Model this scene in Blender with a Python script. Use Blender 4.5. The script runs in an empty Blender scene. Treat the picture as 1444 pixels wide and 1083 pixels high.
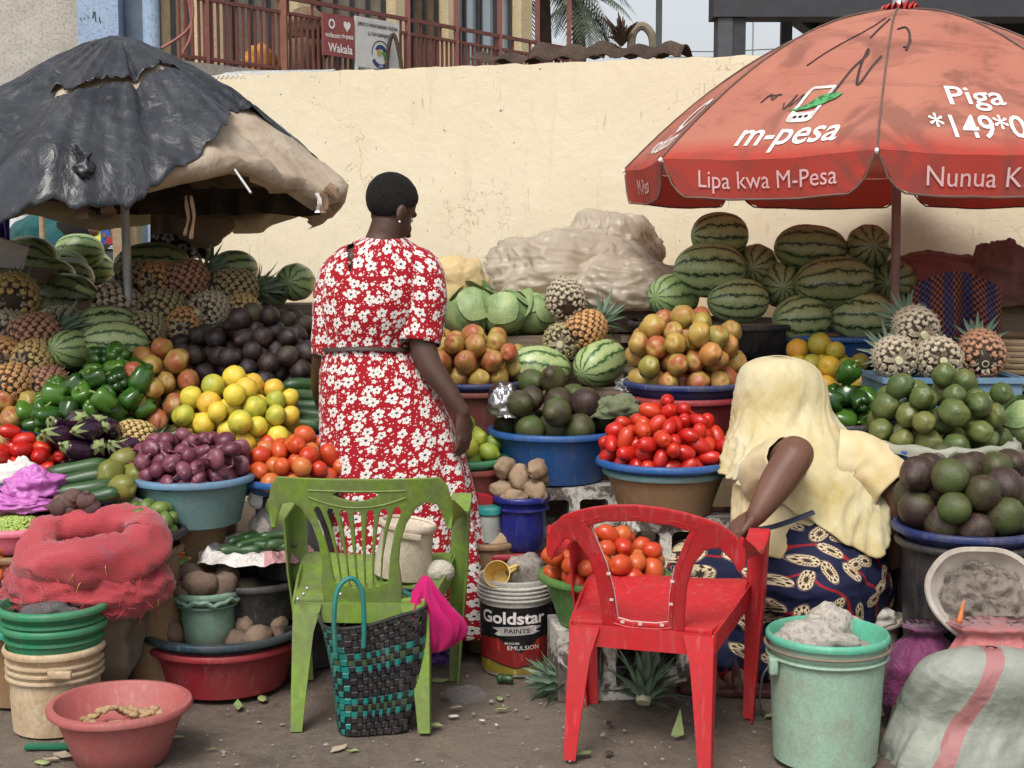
import bpy, bmesh, math, random
import numpy as np
from mathutils import Vector, Matrix, Euler, noise
from math import sin, cos, pi, atan2, sqrt, radians as R_
# ------------------------------------------------------------------ camera, sky, sun, exposure
SC = bpy.context.scene
COL = SC.collection
FPX, CX, CY, HOR, CAMZ = 2000.0, 722.0, 541.5, 335.0, 1.5
TH = math.atan((CY - HOR) / FPX)
cam_d = bpy.data.cameras.new('camera')
cam_d.sensor_width = 36.0
cam_d.lens = 36.0 * FPX / 1444.0
cam_d.clip_end = 2000
cam = bpy.data.objects.new('camera', cam_d)
COL.objects.link(cam)
cam.location = (0, 0, CAMZ)
cam.rotation_euler = (pi / 2 - TH, 0, 0)
SC.camera = cam
SUN_EL, SUN_AZ = 54.0, 200.0            # azimuth clockwise from +Y (north)
w = bpy.data.worlds.new('World'); SC.world = w; w.use_nodes = True
wn = w.node_tree
sky = wn.nodes.new('ShaderNodeTexSky'); sky.sky_type = 'NISHITA'; sky.sun_disc = False
sky.sun_elevation = R_(SUN_EL); sky.sun_rotation = R_(SUN_AZ)
sky.air_density = 1.0; sky.dust_density = 4.0; sky.ozone_density = 1.0
hs = wn.nodes.new('ShaderNodeHueSaturation'); hs.inputs['Saturation'].default_value = 0.26
bg = wn.nodes['Background']; bg.inputs['Strength'].default_value = 0.14
wn.links.new(sky.outputs[0], hs.inputs['Color']); wn.links.new(hs.outputs[0], bg.inputs['Color'])
sun_d = bpy.data.lights.new('sun', 'SUN'); sun_d.energy = 1.5; sun_d.angle = R_(24); sun_d.color = (1, .95, .88)
sun = bpy.data.objects.new('sun', sun_d); COL.objects.link(sun)
_a, _e = R_(SUN_AZ), R_(SUN_EL)
sdir = Vector((sin(_a) * cos(_e), cos(_a) * cos(_e), sin(_e)))
sun.rotation_euler = (-sdir).to_track_quat('-Z', 'Y').to_euler()
SC.view_settings.view_transform = 'Standard'
SC.view_settings.look = 'None'
SC.view_settings.exposure = 0.45
SC.view_settings.gamma = 1.0
SC.view_settings.use_curve_mapping = False
SC.cycles.max_bounces = 5
SC.cycles.diffuse_bounces = 2
SC.cycles.transparent_max_bounces = 6
SC.cycles.caustics_reflective = False
SC.cycles.caustics_refractive = False
# ------------------------------------------------------------------ helpers
ORD = ['uppermost', 'second from top', 'third from top', 'fourth from top', 'fifth from top', 'sixth from top', 'seventh from top', 'lowest']
rng = random.Random(7)
U = rng.uniform
def at(px, py, Y):
 """photograph pixel + distance in front of the camera -> world point"""
 xc, yc = (px - CX) / FPX, -(py - CY) / FPX
 d = Vector((xc, cos(TH) + yc * sin(TH), -sin(TH) + yc * cos(TH)))
 return Vector((0, 0, CAMZ)) + d * (Y / d.y)
def gnd(px, py):
 xc, yc = (px - CX) / FPX, -(py - CY) / FPX
 d = Vector((xc, cos(TH) + yc * sin(TH), -sin(TH) + yc * cos(TH)))
 return Vector((0, 0, CAMZ)) + d * (-CAMZ / d.z)
def tag(o, label=None, cat=None, group=None, kind=None):
 if label: o['label'] = label
 if cat: o['category'] = cat
 if group: o['group'] = group
 if kind: o['kind'] = kind
 return o
def link(name, me, parent=None, mat=None):
 o = bpy.data.objects.new(name, me)
 COL.objects.link(o)
 if parent: o.parent = parent
 if mat is not None and me is not None and not me.materials: me.materials.append(mat)
 return o
def empty(name, loc=(0, 0, 0), rz=0):
 o = bpy.data.objects.new(name, None); COL.objects.link(o)
 o.empty_display_size = .1
 o.location = loc; o.rotation_euler = (0, 0, rz)
 return o
def finish(me, smooth=True, ang=40):
 if smooth:
  me.polygons.foreach_set('use_smooth', [True] * len(me.polygons))
  me.update()
  if ang and ang < 180: me.set_sharp_from_angle(angle=R_(ang))
 return me
def mesh(name, v, f, mat=None, smooth=True, ang=40, uv=None):
 me = bpy.data.meshes.new(name)
 me.from_pydata([tuple(p) for p in v], [], f)
 if uv is not None:
  l = me.uv_layers.new(name='UVMap')
  idx = np.empty(len(me.loops), dtype=np.int32); me.loops.foreach_get('vertex_index', idx)
  l.data.foreach_set('uv', np.array(uv, dtype=np.float32)[idx].ravel())
 if mat is not None: me.materials.append(mat)
 finish(me, smooth, ang)
 return me
class MB:
 """collects simple solids into one mesh"""
 def __init__(s): s.v = []; s.f = []
 def add(s, v, f):
  b = len(s.v); s.v += [Vector(p) for p in v]; s.f += [tuple(i + b for i in q) for q in f]; return s
 def box(s, a, b, M=None):
  x0, y0, z0 = a; x1, y1, z1 = b
  v = [Vector(p) for p in ((x0,y0,z0),(x1,y0,z0),(x1,y1,z0),(x0,y1,z0),(x0,y0,z1),(x1,y0,z1),(x1,y1,z1),(x0,y1,z1))]
  if M is not None: v = [M @ p for p in v]
  return s.add(v, [(0,3,2,1),(4,5,6,7),(0,1,5,4),(1,2,6,5),(2,3,7,6),(3,0,4,7)])
 def bar(s, p, q, wx, wy, up=(0, 0, 1)):
  p, q = Vector(p), Vector(q); d = (q - p).normalized(); u = Vector(up)
  if abs(d.dot(u)) > .95: u = Vector((0, 1, 0))
  a = d.cross(u).normalized() * wx / 2; b = d.cross(a).normalized() * wy / 2
  v = [p-a-b, p+a-b, p+a+b, p-a+b, q-a-b, q+a-b, q+a+b, q-a+b]
  return s.add(v, [(0,3,2,1),(4,5,6,7),(0,1,5,4),(1,2,6,5),(2,3,7,6),(3,0,4,7)])
 def tube(s, path, rad, n=8, cap=True):
  v, f = tube_vf(path, rad, n, cap); return s.add(v, f)
 def build(s, name, mat, parent=None, smooth=False, ang=40, bevel=0):
  me = mesh(name, s.v, s.f, mat, smooth, ang)
  if bevel:
   bm = bmesh.new(); bm.from_mesh(me)
   bmesh.ops.bevel(bm, geom=bm.edges[:] , offset=bevel, segments=2, affect='EDGES', profile=.5)
   bm.to_mesh(me); bm.free(); finish(me, True, 50)
  return link(name, me, parent)
def tube_vf(path, rad, n=8, cap=True):
 path = [Vector(p) for p in path]; m = len(path)
 if not hasattr(rad, '__len__'): rad = [rad] * m
 v, f = [], []
 prev = None
 for i, p in enumerate(path):
  d = (path[min(i + 1, m - 1)] - path[max(i - 1, 0)])
  d = d.normalized() if d.length > 1e-9 else Vector((0, 0, 1))
  if prev is None:
   a = d.orthogonal().normalized()
  else:
   a = (prev - d * prev.dot(d)); a = a.normalized() if a.length > 1e-6 else d.orthogonal().normalized()
  prev = a; b = d.cross(a)
  r = rad[i]; ra, rb = (r if hasattr(r, '__len__') else (r, r))
  for k in range(n):
   t = 2 * pi * k / n
   v.append(p + a * cos(t) * ra + b * sin(t) * rb)
 for i in range(m - 1):
  for k in range(n):
   k2 = (k + 1) % n
   f.append((i*n+k, i*n+k2, (i+1)*n+k2, (i+1)*n+k))
 if cap:
  f.append(tuple(range(n - 1, -1, -1))); f.append(tuple((m-1)*n + k for k in range(n)))
 return v, f
def lathe_vf(prof, n=40, wob=0, seed=0, ex=1.0, ey=1.0):
 v, f = [], []
 rings = []
 for (r, z) in prof:
  if r < 1e-5:
   rings.append([len(v)]); v.append(Vector((0, 0, z)))
  else:
   ids = []
   for k in range(n):
    t = 2 * pi * k / n
    q = 1 + wob * (noise.noise(Vector((cos(t) * 1.1, sin(t) * 1.1, seed + z * 3))))
    ids.append(len(v)); v.append(Vector((cos(t) * r * q * ex, sin(t) * r * q * ey, z + wob * .6 * r * noise.noise(Vector((cos(t), sin(t), seed + 9.3))))))
   rings.append(ids)
 for a, b in zip(rings, rings[1:]):
  if len(a) == 1 and len(b) == 1: continue
  for k in range(n):
   k2 = (k + 1) % n
   if len(a) == 1: f.append((a[0], b[k2], b[k]))
   elif len(b) == 1: f.append((a[k], a[k2], b[0]))
   else: f.append((a[k], a[k2], b[k2], b[k]))
 return v, f
def lathe(name, prof, mat, n=40, wob=0, seed=0, ang=40, ex=1.0, ey=1.0):
 v, f = lathe_vf(prof, n, wob, seed, ex, ey)
 return mesh(name, v, f, mat, True, ang)
def smoothprof(pts, sub=4):
 """Catmull-Rom through profile points"""
 out = []
 P = [pts[0]] + list(pts) + [pts[-1]]
 for i in range(1, len(P) - 2):
  p0, p1, p2, p3 = (np.array(P[i + j], float) for j in (-1, 0, 1, 2))
  for k in range(sub):
   t = k / sub
   out.append(tuple(.5 * ((2*p1) + (-p0+p2)*t + (2*p0-5*p1+4*p2-p3)*t*t + (-p0+3*p1-3*p2+p3)*t**3)))
 out.append(tuple(map(float, pts[-1])))
 return out
def spline(pts, sub=6):
 return [Vector(p) for p in smoothprof([tuple(p) for p in pts], sub)]
def fbm(p, o=4, h=.5):
 a, s, q = 1, 0, Vector(p)
 for _ in range(o):
  s += a * noise.noise(q); a *= h; q = q * 2.03 + Vector((3.1, 7.7, 1.3))
 return s
def ridge(p, o=4, h=.55):
 a, s, q = 1, 0, Vector(p)
 for _ in range(o):
  s += a * (1 - 2 * abs(noise.noise(q))); a *= h; q = q * 1.93 + Vector((5.2, 1.7, 9.1))
 return s
def crumple(p, sc):
 """facetted creases like crumpled film"""
 d, _ = noise.voronoi(Vector(p) * sc)
 e, _ = noise.voronoi(Vector(p) * sc * 2.3 + Vector((7, 3, 1)))
 return (d[0] - .45) + .45 * (e[0] - .45)
def blob(name, fn, mat, nu=64, nv=40, ang=180):
 """closed surface r(theta,phi) given by fn(unit direction)->Vector"""
 v, f = [], []
 v.append(fn(Vector((0, 0, 1))))
 for j in range(1, nv):
  a = pi * j / nv
  for i in range(nu):
   t = 2 * pi * i / nu
   v.append(fn(Vector((sin(a) * cos(t), sin(a) * sin(t), cos(a)))))
 v.append(fn(Vector((0, 0, -1))))
 for i in range(nu): f.append((0, 1 + i, 1 + (i + 1) % nu))
 for j in range(nv - 2):
  for i in range(nu):
   a = 1 + j * nu + i; b = 1 + j * nu + (i + 1) % nu
   f.append((a, a + nu, b + nu, b))
 L = len(v) - 1; o = 1 + (nv - 2) * nu
 for i in range(nu): f.append((L, o + (i + 1) % nu, o + i))
 return mesh(name, v, f, mat, True, ang)
def remesh(v, f, vox=.006, smooth=4, name='body'):
 me = bpy.data.meshes.new('tmp'); me.from_pydata([tuple(p) for p in v], [], f); me.update()
 o = bpy.data.objects.new('tmp', me); COL.objects.link(o)
 m = o.modifiers.new('r', 'REMESH'); m.mode = 'VOXEL'; m.voxel_size = vox
 if smooth:
  s = o.modifiers.new('s', 'SMOOTH'); s.factor = .5; s.iterations = smooth
 dg = bpy.context.evaluated_depsgraph_get()
 out = bpy.data.meshes.new_from_object(o.evaluated_get(dg))
 bpy.data.objects.remove(o); bpy.data.meshes.remove(me)
 out.name = name
 finish(out, True, 180)
 return out
class Body:
 """union of tapered limbs and ellipsoids, voxel-remeshed to one skin"""
 def __init__(s): s.v = []; s.f = []
 def _add(s, v, f):
  b = len(s.v); s.v += v; s.f += [tuple(i + b for i in q) for q in f]
 def ell(s, c, r, rot=None, n=20):
  M = rot.to_matrix() if rot is not None else Matrix.Identity(3)
  v, f = [], []
  pr = [(sin(pi * k / 12), -cos(pi * k / 12)) for k in range(13)]
  pr[0] = (0, -1); pr[-1] = (0, 1)
  vv, ff = lathe_vf(pr, n)
  s._add([Vector(c) + M @ Vector((p.x * r[0], p.y * r[1], p.z * r[2])) for p in vv], ff)
 def limb(s, pts, rad, n=16, sub=4):
  pts = [tuple(p) for p in pts]
  m = len(pts)
  R = [(r if hasattr(r, '__len__') else (r, r)) for r in rad]
  full = smoothprof([p + tuple(r) for p, r in zip(pts, R)], sub)
  path = [Vector(q[:3]) for q in full]; rr = [(q[3], q[4]) for q in full]
  # round ends
  d0 = (path[0] - path[1]).normalized(); d1 = (path[-1] - path[-2]).normalized()
  r0, r1 = rr[0], rr[-1]
  path = [path[0] + d0 * min(r0) * .8, path[0] + d0 * min(r0) * .5] + path + [path[-1] + d1 * min(r1) * .5, path[-1] + d1 * min(r1) * .8]
  rr = [(r0[0] * .45, r0[1] * .45), (r0[0] * .82, r0[1] * .82)] + rr + [(r1[0] * .82, r1[1] * .82), (r1[0] * .45, r1[1] * .45)]
  v, f = tube_vf(path, rr, n, True)
  s._add(v, f)
 def mesh(s, name, vox=.006, smooth=4):
  return remesh(s.v, s.f, vox, smooth, name)
def hand(B, wrist, d, palm_n, side, L=.18, curl=.6, spread=.10, w=.04):
 """five-fingered hand; d: towards fingertips, palm_n: out of the palm, side: thumb side"""
 d, nrm, sd = Vector(d).normalized(), Vector(palm_n).normalized(), Vector(side).normalized()
 W = Vector(wrist)
 pl = L * .52
 B.limb([W - d * .02, W + d * pl * .5, W + d * pl], [(.024, .02), (w, .016), (w * .98, .014)], 14)
 lens = [.40, .46, .43, .34]
 for i in range(4):
  off = (1.5 - i) / 1.5
  base = W + d * pl * .88 + sd * off * w * .78
  fd = (d + sd * off * spread).normalized()
  p = [base]; ang = 0; l = L * lens[i]
  for k, seg in enumerate((.45, .3, .25)):
   ang += curl * (.45, 1.0, .8)[k]
   p.append(p[-1] + (fd * cos(ang) + nrm * sin(ang)) * l * seg)
  r = .0088
  B.limb(p, [r * 1.05, r, r * .93, r * .8], 10, 3)
 tb = W + d * pl * .22 + sd * w * .75
 t1 = tb + (d * .6 + sd * .7 + nrm * .25).normalized() * L * .2
 t2 = t1 + (d * .9 + sd * .12 + nrm * (.35 + curl * .3)).normalized() * L * .17
 t3 = t2 + (d * .9 - sd * .1 + nrm * (.3 + curl * .4)).normalized() * L * .13
 B.limb([tb, t1, t2, t3], [.015, .012, .0105, .0085], 10, 3)
def project_mesh(me, fn):
 for vv in me.vertices: vv.co = fn(vv.co)
 me.update(); return me
def cut_grid(me, dx, dy):
 """add vertices along a grid so that flat artwork can follow a curved surface"""
 bm = bmesh.new(); bm.from_mesh(me)
 xs = [v.co.x for v in bm.verts]; ys = [v.co.y for v in bm.verts]
 if not xs: bm.free(); return me
 def rngf(a, b, d):
  n = int((b - a) / d) + 1
  return [a + (b - a) * (k + 1) / (n + 1) for k in range(n)] if n > 0 else []
 for x in (rngf(min(xs), max(xs), dx) if dx else []):
  bmesh.ops.bisect_plane(bm, geom=bm.verts[:] + bm.edges[:] + bm.faces[:], plane_co=(x, 0, 0), plane_no=(1, 0, 0), dist=1e-6)
 for y in (rngf(min(ys), max(ys), dy) if dy else []):
  bmesh.ops.bisect_plane(bm, geom=bm.verts[:] + bm.edges[:] + bm.faces[:], plane_co=(0, y, 0), plane_no=(0, 1, 0), dist=1e-6)
 bm.to_mesh(me); bm.free(); return me
def plate(name, loops, th, mat, bev=0, dx=.03, dy=.03, fn=None, ang=35):
 """flat shape with holes (outer loop first), extruded to thickness th, bent by fn"""
 cu = bpy.data.curves.new('tmp', 'CURVE'); cu.dimensions = '2D'; cu.fill_mode = 'BOTH'
 cu.extrude = th / 2; cu.bevel_depth = bev; cu.bevel_resolution = 1; cu.offset = -bev
 for lp in loops:
  sp = cu.splines.new('POLY'); sp.points.add(len(lp) - 1); sp.use_cyclic_u = True
  for p, q in zip(sp.points, lp): p.co = (q[0], q[1], 0, 1)
 o = bpy.data.objects.new('tmp', cu); COL.objects.link(o)
 dg = bpy.context.evaluated_depsgraph_get()
 me = bpy.data.meshes.new_from_object(o.evaluated_get(dg))
 bpy.data.objects.remove(o); bpy.data.curves.remove(cu)
 bm = bmesh.new(); bm.from_mesh(me); bmesh.ops.remove_doubles(bm, verts=bm.verts, dist=1e-5); bm.to_mesh(me); bm.free()
 cut_grid(me, dx, dy)
 if fn: project_mesh(me, fn)
 me.name = name; me.materials.clear(); me.materials.append(mat)
 finish(me, True, ang)
 return me
def text_mesh(s, size=1.0, bold=0.0, shear=0.0, width=None, dx=None, dy=None, align='CENTER', sx=1.0):
 cu = bpy.data.curves.new('tmp', 'FONT'); cu.body = s; cu.size = size; cu.offset = bold * size; cu.shear = shear
 cu.align_x = align; cu.resolution_u = 3; cu.fill_mode = 'FRONT'
 o = bpy.data.objects.new('tmp', cu); COL.objects.link(o)
 dg = bpy.context.evaluated_depsgraph_get()
 me = bpy.data.meshes.new_from_object(o.evaluated_get(dg))
 bpy.data.objects.remove(o); bpy.data.curves.remove(cu)
 xs = [v.co.x for v in me.vertices]
 k = sx
 if width: k = width / (max(xs) - min(xs))
 for v in me.vertices: v.co.x *= k
 if dx or dy: cut_grid(me, dx or 0, dy or 0)
 return me
def copy_tree(o, parent=None):
 c = o.copy(); COL.objects.link(c); c.parent = parent
 for ch in list(o.children): copy_tree(ch, c)
 return c
def arc(cx, cy, rx, ry, a0, a1, n=8):
 return [(cx + rx * cos(R_(a0 + (a1 - a0) * k / n)), cy + ry * sin(R_(a0 + (a1 - a0) * k / n))) for k in range(n + 1)]
def rrect(x0, y0, x1, y1, r, n=5):
 return arc(x1-r, y0+r, r, r, -90, 0, n) + arc(x1-r, y1-r, r, r, 0, 90, n) + arc(x0+r, y1-r, r, r, 90, 180, n) + arc(x0+r, y0+r, r, r, 180, 270, n)
# ------------------------------------------------------------------ materials
class G:
 def __init__(s, name):
  s.m = bpy.data.materials.new(name); s.m.use_nodes = True
  s.nt = s.m.node_tree; s.b = s.nt.nodes['Principled BSDF']; s.out = s.nt.nodes['Material Output']
 def n(s, t, props=None, **inp):
  nd = s.nt.nodes.new('ShaderNode' + t)
  for k, v in (props or {}).items(): setattr(nd, k, v)
  for k, v in inp.items(): s.set(nd, k.replace('_', ' '), v)
  return nd
 def set(s, nd, k, v):
  i = nd.inputs[int(k[1:])] if (k[0] == 'i' and k[1:].isdigit()) else nd.inputs[k]
  if hasattr(v, 'links') or isinstance(v, bpy.types.NodeSocket): s.nt.links.new(v, i)
  elif hasattr(v, 'outputs'): s.nt.links.new(v.outputs[0], i)
  else:
   if hasattr(v, '__len__') and len(v) == 3 and i.type == 'RGBA': v = tuple(v) + (1,)
   i.default_value = v
 def math(s, op, a, b=0.0, c=None):
  nd = s.n('Math', {'operation': op}); s.set(nd, 'i0', a); s.set(nd, 'i1', b)
  if c is not None: s.set(nd, 'i2', c)
  return nd.outputs[0]
 def vm(s, op, a, b=(0, 0, 0)):
  nd = s.n('VectorMath', {'operation': op}); s.set(nd, 'i0', a); s.set(nd, 'i1', b); return nd
 def mix(s, f, a, b, blend='MIX'):
  nd = s.n('MixRGB', {'blend_type': blend}); s.set(nd, 'i0', f); s.set(nd, 'i1', a); s.set(nd, 'i2', b); return nd.outputs[0]
 def ramp(s, f, stops, interp='LINEAR'):
  nd = s.n('ValToRGB'); cr = nd.color_ramp; cr.interpolation = interp
  while len(cr.elements) < len(stops): cr.elements.new(.5)
  for e, (p, c) in zip(cr.elements, stops):
   e.position = p
   if not hasattr(c, '__len__'): c = (c, c, c)
   e.color = tuple(c[:3]) + (1,)
  s.set(nd, 'i0', f); return nd.outputs[0]
 def coord(s, which='Object'): return s.n('TexCoord').outputs[which]
 def noise(s, sc, det=4, rough=.55, dist=0, vec=None, dims='3D', col=False):
  nd = s.n('TexNoise', {'noise_dimensions': dims}, Scale=sc, Detail=det, Roughness=rough, Distortion=dist)
  s.set(nd, 'Vector', vec if vec is not None else s.coord())
  return nd.outputs[1 if col else 0]
 def rnd(s): return s.n('ObjectInfo').outputs['Random']
 def ocol(s): return s.n('ObjectInfo').outputs['Color']
 def off(s, k=13.0):
  """object coordinates shifted by the object's random number, so copies differ"""
  o = s.n('ObjectInfo').outputs['Random']
  c = s.n('CombineXYZ'); m = s.math('MULTIPLY', o, k)
  s.set(c, 'X', m); s.set(c, 'Y', s.math('MULTIPLY', m, 1.7)); s.set(c, 'Z', s.math('MULTIPLY', m, -.9))
  return s.vm('ADD', s.coord(), c.outputs[0]).outputs[0]
 def bump(s, h, st=.3, dist=.01):
  nd = s.n('Bump', None, Strength=st, Distance=dist, Height=h)
  s.set(s.b, 'Normal', nd.outputs[0]); return s
 def done(s, col=None, rough=None, **kw):
  if col is not None: s.set(s.b, 'Base Color', col)
  if rough is not None: s.set(s.b, 'Roughness', rough)
  for k, v in kw.items(): s.set(s.b, k.replace('_', ' '), v)
  return s.m
def mul(c, k): return tuple(min(1, x * k) for x in c)
def plastic(name, col, rough=.42, dirt=.35, dcol=(.20, .16, .12), sc=6, bump=.12, spec=.4):
 g = G(name); v = g.coord()
 n1 = g.noise(sc, 6, .62, .4, v); n2 = g.noise(sc * 9, 5, .65, 0, v)
 sx = g.n('Mapping'); g.set(sx, 'Vector', v); sx.inputs['Scale'].default_value = (30, 30, 3)
 n3 = g.noise(2.0, 4, .6, .5, sx.outputs[0])
 c = g.mix(g.ramp(n2, [(.35, 0), (.7, 1)]), col, mul(col, .8))
 c = g.mix(g.math('MULTIPLY', g.ramp(n3, [(.55, 0), (.8, 1)]), .35), c, mul(tuple(x * .6 + .25 for x in col), 1))
 m = g.math('MULTIPLY', g.ramp(g.math('ADD', g.math('MULTIPLY', n1, .75), g.math('MULTIPLY', n2, .25)), [(.42, 0), (.66, 1)]), dirt)
 c = g.mix(m, c, dcol)
 g.bump(n2, bump, .004)
 return g.done(c, g.math('ADD', g.math('MULTIPLY', m, .6), g.math('ADD', g.math('MULTIPLY', n2, .2), rough - .1)), Specular_IOR_Level=spec)
def fabric(name, col, col2=None, rough=.85, sc=5, weave=900, bump=.25, trans=0, cr=0):
 g = G(name); v = g.coord()
 n1 = g.noise(sc, 5, .6, .3, v)
 c = g.mix(g.ramp(n1, [(.35, 0), (.68, 1)]), col, col2 or mul(col, .72))
 if cr: g.bump(crease(g, v, cr), .5, .02)
 else: g.bump(g.noise(weave, 2, .5, 0, v), bump, .002)
 m = g.done(c, rough, Specular_IOR_Level=.2, Sheen_Weight=.15)
 if trans: translucent(g, c, trans)
 return m
def translucent(g, c, k):
 t = g.n('BsdfTranslucent'); g.set(t, 'Color', c)
 mx = g.n('MixShader'); g.set(mx, 'i0', k); g.nt.links.new(g.b.outputs[0], mx.inputs[1]); g.nt.links.new(t.outputs[0], mx.inputs[2])
 g.nt.links.new(mx.outputs[0], g.out.inputs['Surface'])
def simple(name, col, rough=.6, metal=0, **kw):
 g = G(name); n1 = g.noise(9, 5, .6)
 c = g.mix(g.ramp(n1, [(.35, 0), (.7, 1)]), col, mul(col, .7))
 return g.done(c, rough, Metallic=metal, **kw)
def crease(g, v, sc):
 nz = g.vm('SCALE', g.noise(sc * .6, 3, .55, 0, v, col=True)); nz.inputs['Scale'].default_value = 1.2 / sc; w_ = g.vm('ADD', v, nz.outputs[0]).outputs[0]; h = 0
 for k, a in ((1, 1.0), (2.4, .5), (5.5, .22)):
  vo = g.n('TexVoronoi', {'feature': 'F1'}, Scale=sc * k); g.set(vo, 'Vector', w_); h = g.math('ADD', g.math('MULTIPLY', vo.outputs[0], a), h)
 return h
MT = {}
# --- setting
def _wall():
 g = G('cream_paint'); v = g.coord()
 n1 = g.noise(.7, 6, .6, .3, v); n2 = g.noise(14, 6, .65, 0, v); n3 = g.noise(3.2, 5, .7, 1.5, v)
 c = g.mix(g.ramp(n1, [(.35, 0), (.7, 1)]), (.74, .655, .485), (.69, .59, .41))
 # ochre tint growing stronger towards the foot of the wall, uneven upper edge
 z = g.n('SeparateXYZ'); g.set(z, 'i0', v)
 h = g.math('ADD', z.outputs[2], g.math('MULTIPLY', n1, -.9))
 c = g.mix(g.math('MULTIPLY', g.ramp(h, [(.0, 1), (.62, .75), (1.0, 0)]), .55), c, (.64, .44, .20))
 mp = g.n('Mapping'); g.set(mp, 'Vector', v); mp.inputs['Scale'].default_value = (9, 9, 1.4)
 drip = g.noise(1.6, 5, .65, .2, mp.outputs[0])
 c = g.mix(g.math('MULTIPLY', g.ramp(drip, [(.58, 0), (.76, 1)]), .22), c, (.40, .31, .2))
 c = g.mix(g.math('MULTIPLY', g.ramp(n3, [(.58, 0), (.70, 1)]), .25), c, (.62, .50, .32))
 # chips and scratches
 vo = g.n('TexVoronoi', {'feature': 'F1'}, Scale=7.0); g.set(vo, 'Vector', g.vm('ADD', v, g.noise(4, 3, .5, 0, v, col=True)).outputs[0])
 chip = g.math('LESS_THAN', vo.outputs['Distance'], .06)
 c = g.mix(g.math('MULTIPLY', chip, .8), c, (.12, .09, .06))
 cr = g.n('TexVoronoi', {'feature': 'DISTANCE_TO_EDGE'}, Scale=1.1); g.set(cr, 'Vector', g.vm('ADD', v, g.vm('SCALE', g.noise(2.5, 6, .65, 0, v, col=True)).outputs[0]).outputs[0])
 crack = g.math('MULTIPLY', g.math('LESS_THAN', cr.outputs[0], .0035), g.ramp(g.noise(.9, 2, .5, 0, v), [(.5, 0), (.56, 1)]))
 c = g.mix(g.math('MULTIPLY', crack, .7), c, (.36, .26, .15))
 mp2 = g.n('Mapping'); g.set(mp2, 'Vector', v); mp2.inputs['Rotation'].default_value = (0, .5, 0); mp2.inputs['Scale'].default_value = (60, 60, 6)
 scr = g.ramp(g.noise(1, 2, .5, 0, mp2.outputs[0]), [(.70, 0), (.74, 1)])
 c = g.mix(g.math('MULTIPLY', scr, .5), c, (.42, .30, .17))
 g.bump(g.math('ADD', n2, g.math('MULTIPLY', n3, .8)), .35, .012)
 return g.done(c, .88, Specular_IOR_Level=.2)
MT['wall'] = _wall()
def _ground():
 g = G('packed_dirt'); v = g.coord()
 n1 = g.noise(1.3, 8, .62, .5, v); n2 = g.noise(16, 8, .7, .3, v); n3 = g.noise(110, 3, .6, 0, v)
 c = g.mix(g.ramp(n1, [(.32, 0), (.68, 1)]), (.160, .130, .104), (.090, .071, .058))
 c = g.mix(g.ramp(n2, [(.42, 0), (.7, .75)]), c, (.20, .155, .118))
 c = g.mix(g.math('MULTIPLY', g.ramp(n3, [(.60, 0), (.72, 1)]), .55), c, (.27, .225, .18))
 c = g.mix(g.math('MULTIPLY', g.ramp(n3, [(.28, 1), (.40, 0)]), .6), c, (.04, .03, .024))
 st = g.ramp(g.noise(3.1, 4, .6, 1.2, v), [(.60, 0), (.70, 1)])
 c = g.mix(g.math('MULTIPLY', st, .55), c, (.045, .034, .028))
 g.bump(g.math('ADD', n2, g.math('MULTIPLY', n3, .35)), .65, .02)
 return g.done(c, g.ramp(n1, [(.3, .62), (.7, .92)]), Specular_IOR_Level=.3)
MT['ground'] = _ground()
def _conc(name, a, b, paint=None):
 g = G(name); v = g.coord()
 n1 = g.noise(4, 8, .68, .4, v); n2 = g.noise(55, 5, .7, 0, v)
 c = g.mix(g.ramp(n1, [(.35, 0), (.65, 1)]), a, b)
 if paint:
  c = g.mix(g.ramp(g.noise(7, 6, .7, .8, v), [(.44, 0), (.50, 1)]), c, paint)
 c = g.mix(g.math('MULTIPLY', g.ramp(n2, [(.35, 1), (.5, 0)]), .6), c, mul(b, .4))
 g.bump(g.math('ADD', n2, n1), .45, .010)
 return g.done(c, .92, Specular_IOR_Level=.2)
MT['block'] = _conc('whitewashed_block', (.16, .13, .11), (.09, .07, .06), (.58, .55, .50))
MT['plaster'] = _conc('grey_plaster', (.50, .47, .42), (.36, .33, .29))
MT['stone'] = _conc('stone', (.34, .30, .265), (.20, .175, .15))
MT['stone_dark'] = _conc('dark_stone', (.13, .125, .12), (.07, .066, .062))
MT['cream'] = _conc('cream_column', (.68, .56, .34), (.58, .47, .29))
MT['bluepaint'] = _conc('blue_paint', (.34, .43, .56), (.27, .36, .50))
MT['bluedark'] = simple('slate_blue', (.10, .14, .19), .6)
MT['rail'] = simple('red_oxide_paint', (.20, .065, .05), .6)
MT['glass'] = G('window_glass').done((.42, .47, .50), .06, Specular_IOR_Level=.9, Metallic=.35)
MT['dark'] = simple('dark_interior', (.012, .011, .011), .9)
MT['frame'] = simple('dark_frame', (.05, .05, .055), .5)
MT['steel'] = simple('dark_steel', (.035, .037, .042), .55)
MT['roofsheet'] = simple('dark_roof_sheet', (.06, .062, .066), .5)
MT['tin'] = simple('pale_tin', (.55, .55, .53), .5)
MT['rust'] = _conc('rusty_sheet', (.10, .065, .045), (.05, .035, .028))
MT['wood'] = None
def _wood(name, a, b):
 g = G(name); mp = g.n('Mapping'); g.set(mp, 'Vector', g.off()); mp.inputs['Scale'].default_value = (2, 30, 30)
 n1 = g.noise(2, 6, .6, .6, mp.outputs[0])
 c = g.mix(g.ramp(n1, [(.3, 0), (.7, 1)]), a, b); g.bump(n1, .3, .004)
 return g.done(c, .8)
MT['wood'] = _wood('weathered_wood', (.24, .18, .12), (.12, .085, .055))
MT['post'] = _wood('raw_post', (.40, .29, .18), (.27, .19, .11))
MT['steelpole'] = simple('grey_pole', (.42, .42, .41), .45, .3)
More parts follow.
